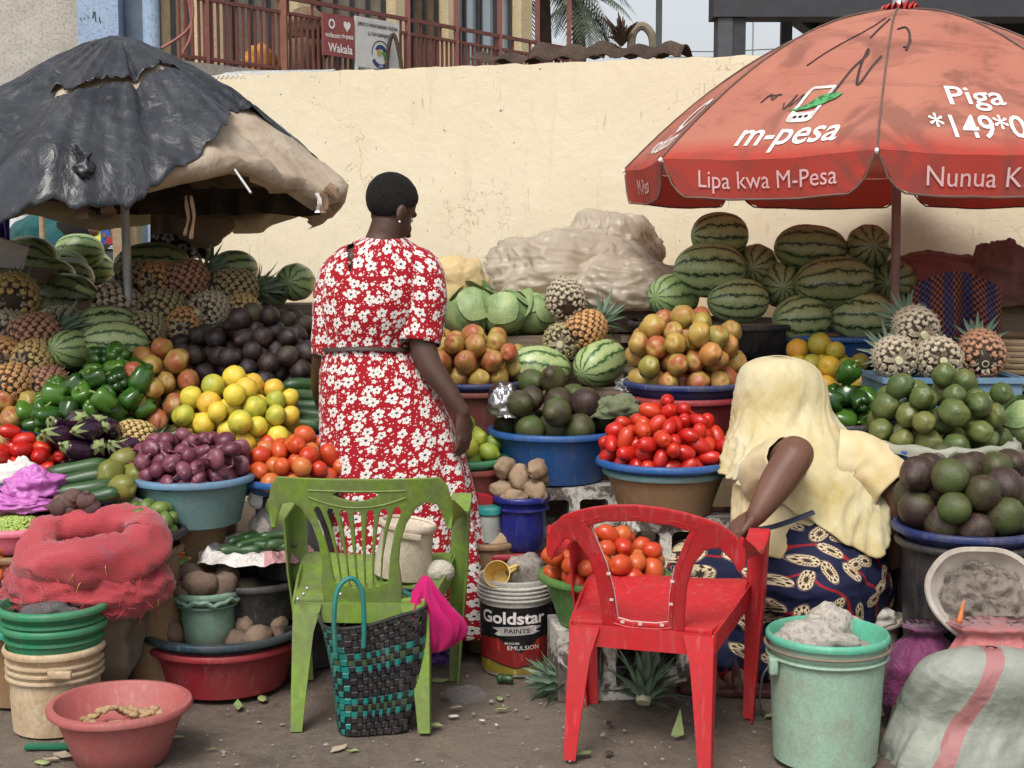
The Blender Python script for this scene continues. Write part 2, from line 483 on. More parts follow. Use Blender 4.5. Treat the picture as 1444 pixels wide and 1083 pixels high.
MT['paper'] = simple('card', (.66, .64, .61), .8)
MT['white_print'] = G('white_print').done((.80, .74, .72), .7)
MT['green_print'] = G('green_print').done((.07, .30, .10), .7)
MT['black_print'] = G('black_print').done((.02, .02, .025), .6)
MT['pen'] = G('pen_mark').done((.055, .03, .03), .7)
MT['navy_print'] = G('navy_print').done((.03, .05, .16), .6)
# --- produce (colour varies per fruit through Object Info)
def _tomato(name, a, b, c3):
 g = G(name); v = g.off()
 r = g.rnd(); n1 = g.noise(12, 3, .5, .3, v)
 c = g.ramp(r, [(0, a), (.6, b), (1, c3)])
 c = g.mix(g.math('MULTIPLY', g.ramp(n1, [(.5, 0), (.75, 1)]), .55), c, mul(c3, 1.0))
 sp = g.ramp(g.noise(60, 3, .6, 0, v), [(.68, 0), (.74, 1)])
 c = g.mix(g.math('MULTIPLY', sp, .25), c, (.25, .08, .03))
 g.bump(g.noise(28, 3, .5, 0, v), .06, .004)
 return g.done(c, g.ramp(g.noise(8, 3, .5, 0, v), [(.3, .20), (.7, .38)]), Specular_IOR_Level=.45)
MT['tomato'] = _tomato('tomato_red', (.40, .011, .008), (.50, .018, .010), (.50, .055, .016))
MT['tomato2'] = _tomato('tomato_orange', (.46, .028, .012), (.52, .085, .022), (.50, .15, .04))
def _onion():
 g = G('onion_skin'); v = g.coord()
 gr = g.n('TexGradient', {'gradient_type': 'RADIAL'}); g.set(gr, 'i0', v)
 st = g.noise(1, 4, .6, 0, g.n('CombineXYZ', None, X=g.math('MULTIPLY', gr.outputs[1], 34), Y=g.math('MULTIPLY', g.rnd(), 20)).outputs[0])
 n1 = g.noise(22, 4, .6, .6, g.off())
 c = g.ramp(g.rnd(), [(0, (.10, .022, .042)), (.5, (.16, .038, .066)), (1, (.24, .085, .11))])
 c = g.mix(g.ramp(st, [(.35, 0), (.68, .75)]), c, (.09, .016, .04))
 c = g.mix(g.math('MULTIPLY', g.ramp(n1, [(.58, 0), (.70, 1)]), .7), c, (.52, .36, .34))
 g.bump(st, .25, .004)
 return g.done(c, .38, Specular_IOR_Level=.45)
MT['onion'] = _onion()
def _avo(name, a, b, c3):
 g = G(name); v = g.off(); r = g.rnd()
 n1 = g.noise(38, 6, .65, .6, v); n2 = g.noise(330, 3, .6, 0, v); n0 = g.noise(13, 4, .55, .6, v)
 c = g.ramp(g.math('ADD', g.math('MULTIPLY', r, .65), g.math('MULTIPLY', g.math('SUBTRACT', n0, .5), 1.3)), [(.10, a), (.36, b), (.66, c3)])
 c = g.mix(g.math('MULTIPLY', g.ramp(n1, [(.50, 0), (.66, 1)]), .45), c, (.13, .09, .06))
 c = g.mix(g.math('MULTIPLY', g.ramp(n2, [(.60, 0), (.72, 1)]), .4), c, (.20, .17, .09))
 g.bump(g.math('ADD', n2, g.noise(130, 3, .6, 0, v)), .38, .004)
 return g.done(c, .45, Specular_IOR_Level=.4)
MT['avo_dark'] = _avo('dark_avocado', (.020, .013, .016), (.036, .020, .022), (.058, .052, .028))
MT['avo_green'] = _avo('green_avocado', (.040, .022, .020), (.055, .055, .022), (.060, .095, .022))
def _mango(name, stops, blush, bl=.8):
 g = G(name); v = g.off(); r = g.rnd()
 n1 = g.noise(15, 4, .55, .5, v); n2 = g.noise(330, 3, .6, 0, v); n3 = g.noise(60, 6, .68, .5, v)
 c = g.ramp(g.math('ADD', g.math('MULTIPLY', r, .7), g.math('MULTIPLY', n3, .3)), stops)
 c = g.mix(g.math('MULTIPLY', g.ramp(g.math('ADD', n1, g.math('MULTIPLY', g.math('SUBTRACT', g.math('FRACT', g.math('MULTIPLY', r, 7.3)), .5), .34)), [(.46, 0), (.64, 1)]), bl), c, blush)
 c = g.mix(g.math('MULTIPLY', g.ramp(n2, [(.58, 0), (.66, 1)]), .5), c, (.42, .33, .14))
 c = g.mix(g.math('MULTIPLY', g.ramp(n3, [(.64, 0), (.74, 1)]), .7), c, (.07, .045, .03))
 g.bump(n2, .08, .003)
 return g.done(c, .40, Specular_IOR_Level=.42)
MT['mango'] = _mango('ripe_mango', [(.1, (.24, .23, .05)), (.4, (.42, .27, .06)), (.65, (.34, .26, .07)), (.9, (.46, .18, .05))], (.34, .055, .035))
MT['mango_green'] = _mango('green_mango', [(.1, (.050, .088, .026)), (.5, (.078, .115, .032)), (.9, (.13, .14, .036))], (.16, .16, .05), .5)
MT['mango_olive'] = _mango('olive_mango', [(.1, (.10, .13, .02)), (.9, (.17, .18, .03))], (.20, .17, .05), .4)
def _citrus(name, stops, spot=.35):
 g = G(name); v = g.off(); r = g.rnd()
 n1 = g.noise(18, 4, .6, .5, v); vo = g.n('TexVoronoi', None, Scale=330); g.set(vo, 'Vector', v)
 c = g.ramp(g.math('ADD', g.math('MULTIPLY', r, .8), g.math('MULTIPLY', g.math('SUBTRACT', n1, .5), .9)), stops)
 c = g.mix(g.math('MULTIPLY', g.ramp(g.noise(65, 5, .7, .6, v), [(.56, 0), (.68, 1)]), spot), c, (.20, .13, .05))
 g.bump(vo.outputs[0], .22, .003)
 return g.done(c, .40, Specular_IOR_Level=.45)
MT['orange'] = _citrus('yellow_orange', [(.05, (.36, .38, .05)), (.3, (.66, .54, .055)), (.62, (.72, .50, .06)), (.95, (.66, .33, .045))])
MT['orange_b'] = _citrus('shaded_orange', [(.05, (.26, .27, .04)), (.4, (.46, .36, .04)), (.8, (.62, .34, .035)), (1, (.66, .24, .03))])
MT['lime'] = _citrus('lime', [(.1, (.17, .26, .03)), (.5, (.32, .38, .05)), (.9, (.50, .44, .06))], .3)
MT['smalllime'] = _citrus('small_lime', [(.1, (.07, .13, .03)), (.9, (.14, .20, .04))], .25)
def _pepper():
 g = G('green_pepper'); v = g.off()
 c = g.ramp(g.math('ADD', g.math('MULTIPLY', g.rnd(), .7), g.math('MULTIPLY', g.noise(7, 3, .5, .4, v), .4)), [(.15, (.014, .046, .009)), (.5, (.030, .092, .012)), (.85, (.070, .165, .020))])
 g.bump(g.noise(30, 2, .5, 0, v), .08, .004)
 return g.done(c, .16, Specular_IOR_Level=.5)
MT['pepper'] = _pepper()
MT['pepper_stem'] = G('pepper_stem').done((.20, .28, .08), .6)
def _egg():
 g = G('aubergine_skin'); v = g.off()
 c = g.mix(g.noise(5, 3, .5, .3, v), (.012, .006, .014), (.055, .016, .042))
 return g.done(c, .16, Specular_IOR_Level=.5)
MT['eggplant'] = _egg()
MT['calyx'] = G('calyx').done((.22, .27, .10), .7)
def _cuke():
 g = G('cucumber_skin'); v = g.off()
 mp = g.n('Mapping'); g.set(mp, 'Vector', v); mp.inputs['Scale'].default_value = (2, 40, 40)
 c = g.mix(g.ramp(g.noise(2, 3, .5, .3, mp.outputs[0]), [(.4, 0), (.7, 1)]), (.016, .05, .016), (.055, .11, .035))
 g.bump(g.noise(80, 3, .6, 0, v), .1, .003)
 return g.done(c, .38)
MT['cucumber'] = _cuke()
def _potato(name, a, b):
 g = G(name); v = g.off()
 n1 = g.noise(7, 6, .65, .4, v); n2 = g.noise(70, 4, .65, 0, v)
 c = g.mix(g.ramp(n1, [(.35, 0), (.65, 1)]), a, b)
 c = g.mix(g.math('MULTIPLY', g.ramp(n2, [(.56, 0), (.68, 1)]), .6), c, mul(b, .45))
 g.bump(g.math('ADD', n2, n1), .35, .006)
 return g.done(c, .85, Specular_IOR_Level=.2)
MT['potato'] = _potato('potato_skin', (.36, .26, .17), (.24, .165, .105))
MT['potato_dark'] = _potato('muddy_potato', (.20, .14, .10), (.12, .08, .06))
MT['ginger'] = _potato('ginger_skin', (.42, .29, .16), (.28, .18, .09))
MT['beet'] = _potato('beet_skin', (.15, .09, .075), (.07, .04, .04))
MT['garlic'] = _potato('garlic_skin', (.55, .46, .40), (.40, .31, .28))
def _carrot():
 g = G('carrot_skin'); n1 = g.noise(30, 4, .6, 0, g.off())
 return g.done(g.mix(g.ramp(n1, [(.4, 0), (.7, 1)]), (.62, .19, .05), (.48, .14, .05)), .55)
MT['carrot'] = _carrot()
MT['pea'] = G('pea'); _g = MT['pea']; MT['pea'] = _g.done(_g.ramp(_g.noise(90, 2, .5), [(.35, (.22, .33, .05)), (.65, (.42, .50, .14))]), .5)
def _melon(name, base, base2, dark, n=11, fade=.3):
 g = G(name); v = g.coord()
 gr = g.n('TexGradient', {'gradient_type': 'RADIAL'})
 sw = g.n('SeparateXYZ'); g.set(sw, 'i0', v)
 cb = g.n('CombineXYZ'); g.set(cb, 'X', sw.outputs[1]); g.set(cb, 'Y', sw.outputs[2])
 g.set(gr, 'i0', cb.outputs[0])
 vo = g.off()
 nz = g.noise(48, 5, .72, .3, vo); nb = g.noise(14, 3, .55, .2, vo)
 a = g.math('ADD', g.math('MULTIPLY', gr.outputs[1], n), g.math('MULTIPLY', g.math('SUBTRACT', nz, .5), .75))
 a = g.math('ADD', a, g.math('MULTIPLY', g.math('SUBTRACT', nb, .5), .75))
 f = g.math('PINGPONG', a, .5)                       # 0 .. .5
 line = g.ramp(f, [(.0, 1), (.06, 1), (.13, .15), (.30, 0)])
 band = g.ramp(f, [(.0, .7), (.2, .35), (.34, 0)])
 vein = g.ramp(g.noise(70, 5, .72, 1.6, vo), [(.44, 0), (.56, 1)])
 c = g.mix(g.ramp(g.rnd(), [(0, 0), (1, 1)]), base, base2)
 c = g.mix(g.math('MULTIPLY', band, vein), c, mul(dark, 1.9))
 c = g.mix(g.math('MULTIPLY', vein, .35), c, mul(dark, 3.0))
 c = g.mix(line, c, dark)
 c = g.mix(g.math('MULTIPLY', g.ramp(g.noise(4, 3, .5, 0, vo), [(.60, 0), (.72, 1)]), fade), c, (.42, .36, .16))
 g.bump(g.noise(90, 3, .6, 0, vo), .06, .003)
 return g.done(c, .32, Specular_IOR_Level=.4)
MT['melon_pale'] = _melon('pale_watermelon', (.42, .48, .22), (.34, .44, .19), (.035, .085, .025), 10)
MT['melon_mid'] = _melon('mid_watermelon', (.36, .45, .20), (.42, .48, .24), (.018, .05, .016), 11)
MT['melon_dark'] = _melon('dark_watermelon', (.25, .31, .13), (.30, .33, .15), (.020, .042, .016), 11, .5)
def _pine():
 g = G('pineapple_skin'); at_ = g.n('Attribute', {'attribute_name': 'eye'}).outputs['Fac']
 n1 = g.noise(40, 4, .6, 0, g.off())
 oc = g.ocol()
 c = g.mix(g.ramp(g.math('ADD', at_, g.math('MULTIPLY', g.math('SUBTRACT', n1, .5), .35)), [(.18, 0), (.5, 1)]), (.045, .03, .02), oc)
 c = g.mix(g.ramp(at_, [(.80, 0), (1, .85)]), c, (.55, .46, .32))
 g.bump(n1, .3, .004)
 return g.done(c, .62, Specular_IOR_Level=.3)
MT['pine'] = _pine()
def _crown():
 g = G('pineapple_leaf'); n1 = g.noise(20, 3, .6, .5, g.off())
 c = g.mix(n1, (.075, .14, .10), (.20, .27, .17)); c = g.mix(g.ramp(n1, [(.62, 0), (.75, .6)]), c, (.34, .25, .12))
 return g.done(c, .6)
MT['crown'] = _crown()
MT['bract'] = simple('dry_bract', (.40, .33, .235), .85)
MT['cut'] = simple('cut_stem', (.62, .60, .38), .7)
MT['stalk'] = simple('green_stalk', (.30, .36, .14), .6)
def _cab():
 g = G('cabbage_leaf'); v = g.off(); n1 = g.noise(10, 5, .6, .8, v)
 ve = g.n('TexVoronoi', {'feature': 'DISTANCE_TO_EDGE'}, Scale=44); g.set(ve, 'Vector', g.vm('ADD', v, g.vm('MULTIPLY', g.noise(30, 3, .6, 0, v, col=True), (.05, .05, .05)).outputs[0]).outputs[0])
 c = g.mix(g.ramp(n1, [(.3, 0), (.7, 1)]), (.10, .19, .065), (.34, .42, .18))
 c = g.mix(g.ramp(ve.outputs[0], [(0, .35), (.05, 0)]), c, (.36, .43, .22))
 g.bump(ve.outputs[0], .35, .006)
 return g.done(c, .5)
MT['cabbage'] = _cab()
# --- wares
MT['blue_basin'] = plastic('blue_basin', (.015, .10, .32), .38, .25)
MT['navy'] = plastic('navy_basin', (.018, .03, .12), .42, .3)
MT['navy_bucket'] = plastic('navy_bucket', (.012, .016, .16), .35, .15)
MT['teal_basin'] = plastic('teal_basin', (.11, .24, .25), .5, .4)
MT['blue_rim'] = plastic('blue_rim', (.13, .27, .42), .45, .3)
MT['black_basin'] = plastic('black_basin', (.014, .016, .022), .42, .3)
MT['dteal_basin'] = plastic('dark_teal_basin', (.012, .035, .05), .42, .25)
MT['red_basin'] = plastic('red_basin', (.30, .018, .03), .42, .25)
MT['brick_basin'] = plastic('brick_red_basin', (.26, .06, .045), .5, .35)
MT['pink_basin'] = plastic('dusty_pink_basin', (.40, .105, .10), .5, .35, (.30, .16, .13))
MT['rose_basin'] = plastic('rose_basin', (.72, .17, .24), .45, .15)
MT['brown_basin'] = plastic('brown_basin', (.24, .14, .065), .55, .4)
MT['green_basin'] = plastic('green_basin', (.09, .22, .05), .4, .25)
MT['kelly'] = plastic('green_bucket', (.02, .22, .10), .42, .3)
MT['grey_green'] = plastic('grey_green_bucket', (.15, .27, .20), .5, .55)
MT['mint'] = plastic('mint_bucket', (.30, .46, .35), .48, .65, (.24, .23, .16), 11)
MT['mint_in'] = plastic('mint_rim', (.10, .42, .28), .42, .2)
MT['beige'] = plastic('beige_bucket', (.56, .44, .29), .6, .75, (.30, .17, .08), 7)
MT['offwhite'] = plastic('grimy_white_bucket', (.60, .53, .42), .6, .6, (.34, .24, .14), 12)
MT['paintwhite'] = plastic('paint_bucket_white', (.62, .60, .55), .45, .5)
MT['yellow_cup'] = plastic('yellow_cup', (.80, .55, .16), .4, .12)
MT['blue_cup'] = plastic('blue_cup', (.05, .25, .72), .35, .05)
MT['chair_green'] = plastic('chair_green', (.19, .31, .04), .45, .9, (.15, .16, .085), 5, .08)
MT['chair_red'] = plastic('chair_red', (.52, .020, .026), .40, .35, (.30, .05, .045), 5, .08)
MT['scrape'] = simple('pale_scrape', (.62, .50, .46), .6)
MT['wire'] = simple('wire', (.05, .05, .05), .5, .5)
MT['nail'] = simple('nail', (.55, .55, .55), .4, .6)
# ------------------------------------------------------------------ ground and wall
def _gr():
 v, f = [], []
 xs = np.concatenate([np.linspace(-60, -3.2, 8), np.linspace(-3, 3, 97), np.linspace(3.2, 60, 8)])
 ys = np.concatenate([np.linspace(-20, 3.2, 6), np.linspace(3.3, 7.5, 70), np.linspace(8, 140, 14)])
 for y in ys:
  for x in xs:
   h = 0
   if 3.3 <= y <= 7.5 and abs(x) <= 3: h = .012 * fbm((x * 1.6, y * 1.6, 0), 4) + .004 * fbm((x * 9, y * 9, 3), 3) - .008
   v.append((x, y, h))
 nx = len(xs)
 for j in range(len(ys) - 1):
  for i in range(nx - 1): f.append((j*nx+i, j*nx+i+1, (j+1)*nx+i+1, (j+1)*nx+i))
 return tag(link('ground', mesh('ground', v, f, MT['ground'], True, 180)), kind='structure')
_gr()
WA, WB = Vector((-2.07, 8.18, 0)), Vector((3.6, 6.43, 0))
wu = (WB - WA).normalized(); wnrm = Vector((-wu.y, wu.x, 0))
def wall_pt(px, py):
 """point on the front face of the cream wall under a pixel"""
 a = at(px, py, 1.0); o = Vector((0, 0, CAMZ)); d = a - o
 t = (WA - o).dot(wnrm) / d.dot(wnrm); return o + d * t
def _wallobj():
 L = (WB - WA).length; H = 2.40
 nx, nz = 160, 40
 v, f = [], []
 for j in range(nz + 1):
  for i in range(nx + 1):
   p = WA + wu * (L * i / nx); z = H * j / nz
   if j == nz: z += .008 * fbm((i * .35, 0, 1), 3)
   p = p - wnrm * (.006 * fbm((p.x * 2.2, z * 2.2, 5), 4)); p.z = z; v.append(p)
 n0 = len(v)
 for i in range(nx + 1):
  p = WA + wu * (L * i / nx) + wnrm * .2; p.z = v[nz * (nx + 1) + i].z; v.append(p)
 for i in range(nx + 1):
  p = WA + wu * (L * i / nx) + wnrm * .2; v.append(p)
 for j in range(nz):
  for i in range(nx): a = j * (nx + 1) + i; f.append((a, a + 1, a + nx + 2, a + nx + 1))
 for i in range(nx):
  a = nz * (nx + 1) + i; b = n0 + i; f.append((a, a + 1, b + 1, b)); c = n0 + nx + 1 + i; f.append((b, b + 1, c + 1, c))
 f.append((0, n0 + nx + 1, n0)); f.append((0, n0, nz * (nx + 1)))
 o = link('compound_wall', mesh('compound_wall', v, f, MT['wall'], True, 30))
 return tag(o, 'long cream painted compound wall behind the fruit stalls', 'wall')
_wallobj()
def tin_sheet(name, p, q, depth, mat, label, amp=.012, wave=.045, lift=.0, curl=0):
 p, q = Vector(p), Vector(q); u = (q - p); L = u.length; u = u / L; n = Vector((-u.y, u.x, 0))
 nx, ny = int(L / wave * 6), 6; v, f = [], []
 for j in range(ny + 1):
  for i in range(nx + 1):
   x = L * i / nx; t = j / ny
   P = p + u * x + n * (depth * t); P.z += amp * sin(2 * pi * x / wave) + lift * t + curl * sin(pi * t) * (1 + .5 * noise.noise(Vector((x * 3, 1, 2)))) + .01 * noise.noise(Vector((x * 5, t * 3, 0)))
   v.append(P)
 for j in range(ny):
  for i in range(nx): a = j * (nx + 1) + i; f.append((a, a + 1, a + nx + 2, a + nx + 1))
 o = link(name, mesh(name, v, f, mat, True, 180))
 m = o.modifiers.new('t', 'SOLIDIFY'); m.thickness = .004
 return tag(o, label, 'roofing sheet')
tin_sheet('roofing_sheet', wall_pt(300, 109) + wnrm * .0 + Vector((0, 0, .0)), wall_pt(445, 107), .30, MT['tin'], 'pale corrugated tin sheet lying on the wall behind the black tarp', .010, .03, .06)
for i, (a, b, d, l, c, lab) in enumerate([(655, 765, .30, .03, .04, 'low rusty metal sheet on the wall top beside the white window'),
  (740, 850, .35, .05, .07, 'curled rusty metal sheet at the middle of the wall top heap'),
  (835, 958, .35, .04, .06, 'bulging rusty metal sheet on the wall top near the thin dark post')]):
 p, q = wall_pt(a, 100), wall_pt(b, 98); p.z = q.z = 2.425
 tin_sheet('rusty_sheet', p + wnrm * .03, q + wnrm * .03, d, MT['rust'], lab, .014, .16, l, c)
# dried plant on the wall top
dp = empty('dried_plant', wall_pt(880, 88)); dp.location.z = 2.50; dp.location.y += .2
tag(dp, 'dry brown spiky plant sprouting from the top of the wall', 'plant')
m = MB()
for k in range(26):
 a, e = U(0, 2 * pi), U(.5, 1.4); L = U(.08, .19)
 d = Vector((cos(a) * cos(e), sin(a) * cos(e), sin(e)))
 m.tube([(0, 0, 0), d * L * .5 + Vector((0, 0, .02)), d * L], [.010, .013, .003], 4)
m.build('dry_leaves', MT['rust'], dp)
hp = MB(); hp.tube(spline([(.05, 0, -.06), (.06, 0, .06), (.11, 0, .10), (.16, 0, .05), (.17, 0, -.06)], 5), .022, 8); hp.build('looped_stem', simple('dry_stem', (.22, .19, .13), .9), dp, True)
# ------------------------------------------------------------------ background left: plaster block, blue pillar, far wall
b = MB(); b.box((-7, 9.6, 0), (-2.72, 9.9, 6)); o = b.build('rendered_wall', MT['plaster'])
tag(o, 'stained grey plaster wall above the black tarp canopy', 'wall')
b = MB(); b.box((-3.5, 9.3, 0.0), (-2.9, 9.59, 1.72)); o = b.build('rendered_wall', MT['cream']); o.location = (-.15, 0, 0)
tag(o, 'low cream wall behind the bent over people at left', 'wall')
pb = empty('blue_pillar', at(140, 335, 8.6).to_2d().to_3d())
tag(pb, 'pale blue painted pillar with a round downpipe above the black tarp', 'pillar')
x0, x1, x2 = (at(108, 0, 8.6).x, at(166, 0, 8.6).x, at(200, 0, 8.6).x); ox = pb.location.x
b = MB(); b.box((x0 - ox, 0, 0), (x1 - ox, .35, 5)); b.build('pier', MT['bluepaint'], pb)
b = MB(); b.box((x1 - ox + .003, .12, 0), (x2 - ox, .32, 5)); b.build('recess', MT['bluedark'], pb)
b = MB(); b.tube([(at(211, 0, 8.6).x - ox, .02, 0), (at(211, 0, 8.6).x - ox, .02, 5)], .05, 16); b.build('downpipe', MT['bluepaint'], pb, True)
m = MB()
for k in range(6): q = -.06 + k * .02 + U(-.006, .006); m.bar((q, -.002, 2.78 + U(-.02, .02)), (q + U(-.012, .012), -.002, 2.81 + U(-.02, .03)), .006, .003)
m.build('paint_scrape', MT['black_print'], pb)
# poster cabinet, wooden post under the tarp
pc = empty('poster_cabinet', at(155, 335, 7.3).to_2d().to_3d()); ox, oy = pc.location.x, pc.location.y
tag(pc, 'grey cabinet with a blue printed poster behind the pineapples', 'cabinet')
a0, a1 = at(132, 0, 7.3).x - ox, at(176, 0, 7.3).x - ox
z0, z1, z2 = at(0, 440, 7.3).z, at(0, 352, 7.3).z, at(0, 304, 7.3).z
b = MB(); b.box((a0, .006, 0), (a1, .25, z2)); b.build('case', simple('cabinet_grey', (.075, .095, .115), .5), pc)
b = MB(); b.box((a0, 0, z1 - .0), (a1, .0055, z2 - .004)); ps = b.build('poster', simple('poster_blue', (.03, .14, .46), .45), pc)
def flat_poly(name, pts, y, mat, parent):
 v = [(p[0], y, p[1]) for p in pts]; return link(name, mesh(name, v, [tuple(range(len(v)))], mat, False), parent)
h = z2 - z1; wd = a1 - a0
def PP(u, v): return (a0 + wd * u, z1 + h * v)
red = simple('poster_red', (.45, .05, .05), .5); skin = simple('poster_skin', (.30, .13, .08), .5)
flat_poly('picture', [PP(*q) for q in ((.12, .16), (.70, .16), (.66, .34), (.56, .42), (.40, .44), (.20, .36))], -.002, red, ps)
flat_poly('picture', [PP(.42 + .10 * cos(t), .54 + .11 * sin(t)) for t in np.linspace(0, 6.0, 14)], -.003, skin, ps)
flat_poly('picture', [PP(.42 + .15 * cos(t), .58 + .15 * sin(t)) for t in np.linspace(0, 6.0, 14)], -.0015, MT['black_print'], ps)
flat_poly('picture', [PP(.12 + .07 * cos(t), .42 + .08 * sin(t)) for t in np.linspace(0, 6.0, 12)], -.003, skin, ps)
flat_poly('picture', [PP(.70 + .07 * cos(t), .36 + .09 * sin(t)) for t in np.linspace(0, 6.0, 12)], -.003, skin, ps)
flat_poly('picture', [PP(*q) for q in ((.70, .58), (.97, .60), (.97, .86), (.70, .84))], -.002, simple('poster_pale', (.45, .55, .65), .5), ps)
flat_poly('picture', [PP(*q) for q in ((.0, .0), (1, .0), (1, .14), (.0, .14))], -.002, MT['black_print'], ps)
for k, (u0, u1, vv) in enumerate([(.30, .95, .085), (.24, .95, .03)]):
 flat_poly('print_line', [PP(*q) for q in ((u0, vv), (u1, vv), (u1, vv + .028), (u0, vv + .028))], -.003, MT['white_print'], ps)
for px, wpx, Y, lab in [(167, 13, 7.15, 'raw wooden post nearer the poster under the black tarp'), (189, 8, 7.25, 'thin raw wooden post beside the grey tarp pole')]:
 p = at(px, 335, Y); b = MB(); hw = wpx * Y / 4000; b.box((-hw, -hw, 0), (hw, hw, at(0, 284, Y).z)); o = b.build('wooden_post', MT['post']); o.location = (p.x, p.y, 0)
 tag(o, lab, 'post')
# ------------------------------------------------------------------ balcony building behind the wall
BP = Vector((-1.42, 20, 0)); bu = Vector((.612, .791, 0)); bn = Vector((-.791, .612, 0))
def on_line(px, off):
 """distance along the building line (set back by off) where pixel column px meets it"""
 k = (px - CX) / FPX; p = BP + bn * off
 return (k * p.y - p.x) / (bu.x - k * bu.y)
def lp(s, off, z): q = BP + bu * s + bn * off; return Vector((q.x, q.y, z))
bd = empty('balcony_building', lp(0, 0, 0)); tag(bd, 'cream two storey building with a red railed balcony above the wall', 'building')
O = Vector(bd.location)
def bbox(name, s0, s1, o0, o1, z0, z1, mat, parent=None):
 M = Matrix(((bu.x, bn.x, 0), (bu.y, bn.y, 0), (0, 0, 1))).to_4x4()
 b = MB(); b.box((s0, o0, z0), (s1, o1, z1), M); return b.build(name, mat, parent or bd)
F = 1.4
sL, sR = on_line(225, F), on_line(742, F)
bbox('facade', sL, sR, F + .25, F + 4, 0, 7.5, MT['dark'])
bbox('facade', sL, sR, F + .001, F + .249, 0, 3.62, MT['cream'])
bbox('balcony_floor', on_line(225, -.05), on_line(806, -.05), -.05, F, 3.40, 3.55, MT['plaster'])
for a, c in [(283, 316), (418, 436), (553, 571), (626, 641), (727, 742)]:
 bbox('column', on_line(a, F), on_line(c, F), F - .12, F + .245, 3.63, 7.2, MT['cream'])
brown = _conc('sacking_screen', (.25, .17, .11), (.15, .10, .07)); curt = simple('curtain', (.42, .33, .20), .8); grille = simple('grille_infill', (.30, .26, .20), .8)
def window(a, c, z0, z1, mats, nx=2, rows=(.62,)):
 s0, s1 = on_line(a, F), on_line(c, F)
 wdw = bbox('window', s0, s1, F + .12, F + .15, z0, z1, mats[0])
 fr = .045
 for k in range(nx + 1):
  s = s0 + (s1 - s0 - fr) * k / nx; bbox('window_frame', s, s + fr, F + .06, F + .118, z0, z1, mats[1], bd)
 for rr in (0,) + tuple(rows) + (1,):
  z = z0 + (z1 - z0 - fr) * rr; bbox('window_frame', s0, s1, F + .05, F + .116, z, z + fr, mats[1], bd)
 return wdw
window(238, 282, 3.62, 7.0, (curt, MT['frame']), 2, (.45, .6))
window(317, 417, 3.62, 7.0, (grille, MT['frame']), 4, (.4, .62))
window(437, 552, 3.62, 7.0, (grille, MT['frame']), 5, (.3, .6))
window(572, 625, 3.62, 7.0, (brown, MT['frame']), 3, (.55,))
window(642, 682, 3.9, 7.0, (MT['glass'], MT['frame']), 2, (.55,))
window(683, 726, 3.9, 7.0, (MT['glass'], MT['frame']), 2, (.55,))
# railing: a thing of its own, every bar a part
rl = empty('balcony_railing', lp(0, 0, 3.55)); tag(rl, 'red oxide metal balcony railing with close upright bars', 'railing')
s0, s1 = on_line(262, 0), on_line(806, 0); ZT = at(580, 28, lp(on_line(580, 0), 0, 0).y).z
RB = rl.location
ang = atan2(bu.y, bu.x)
bm_ = MB(); bm_.box((-.014, -.014, 0), (.014, .014, ZT - 3.55 - .20)); barme = mesh('upright_bar', bm_.v, bm_.f, MT['rail'], False)
k = 0; s = s0
while s < s1:
 o = link('upright_bar', barme, rl); o.location = bu * s; o.location.z = 0; o.rotation_euler = (0, 0, ang); s += .098; k += 1
bm_ = MB(); bm_.box((-.012, -.012, 0), (.012, .012, .16)); shortme = mesh('short_bar', bm_.v, bm_.f, MT['rail'], False)
s = s0 + .05
while s < s1:
 o = link('short_bar', shortme, rl); o.location = bu * s; o.location.z = ZT - 3.55 - .17; o.rotation_euler = (0, 0, ang); s += .42
for z, hh in ((ZT - 3.55, .05), (ZT - 3.55 - .19, .04), (.06, .04)):
 m = MB(); m.bar(bu * s0 + Vector((0, 0, z)), bu * s1 + Vector((0, 0, z)), .05, hh); m.build('rail', MT['rail'], rl)
for px in (300, 405, 578, 645, 705, 757, 801):
 m = MB(); wv = .11 if px in (405,) else .075; q = bu * on_line(px, 0); m.bar(q, q + Vector((0, 0, 3.2)), wv, wv); m.build('post', simple('post_rust', (.26, .10, .06), .6) if px == 405 else MT['rail'], rl)
# hanging cables on the balcony corner
for k, (pts, lab) in enumerate([([(268, -20), (272, 20), (262, 45), (228, 68)], 'red cable swinging left from the balcony corner'), ([(264, -20), (270, 30), (268, 55), (258, 74)], 'red cable hanging straight down the balcony corner')]):
 m = MB(); m.tube(spline([at(a, b, 16.5) for a, b in pts], 6), .02, 6); o = m.build('hanging_cable', simple('cable_red', (.34, .12, .10), .6), None, True); tag(o, lab, 'cable')
# sacks and goods on the balcony
def lump(c, r, amp, sc, seed):
 def fn(d): return Vector((d.x * r[0], d.y * r[1], d.z * r[2])) * (1 + amp * fbm(d * sc + Vector((seed, seed, 0)), 3))
 return fn
for px, zz, r, mat, lab, cat in [(373, 3.72, (.22, .15, .20), simple('orange_sack', (.55, .25, .04), .8), 'orange sack standing behind the balcony bars', 'sack'),
      (432, 3.80, (.28, .18, .30), brown, 'brown bundle behind the balcony bars left of the red sign', 'bundle'), (440, 4.28, (.34, .15, .20), brown, 'brown shelf goods hanging behind the balcony bars', 'bundle')]:
 o = link('balcony_bundle', blob('balcony_bundle', lump(None, r, .35, 2.2, px), mat, 24, 16)); o.location = lp(on_line(px, .35), .35, zz); tag(o, lab, cat)
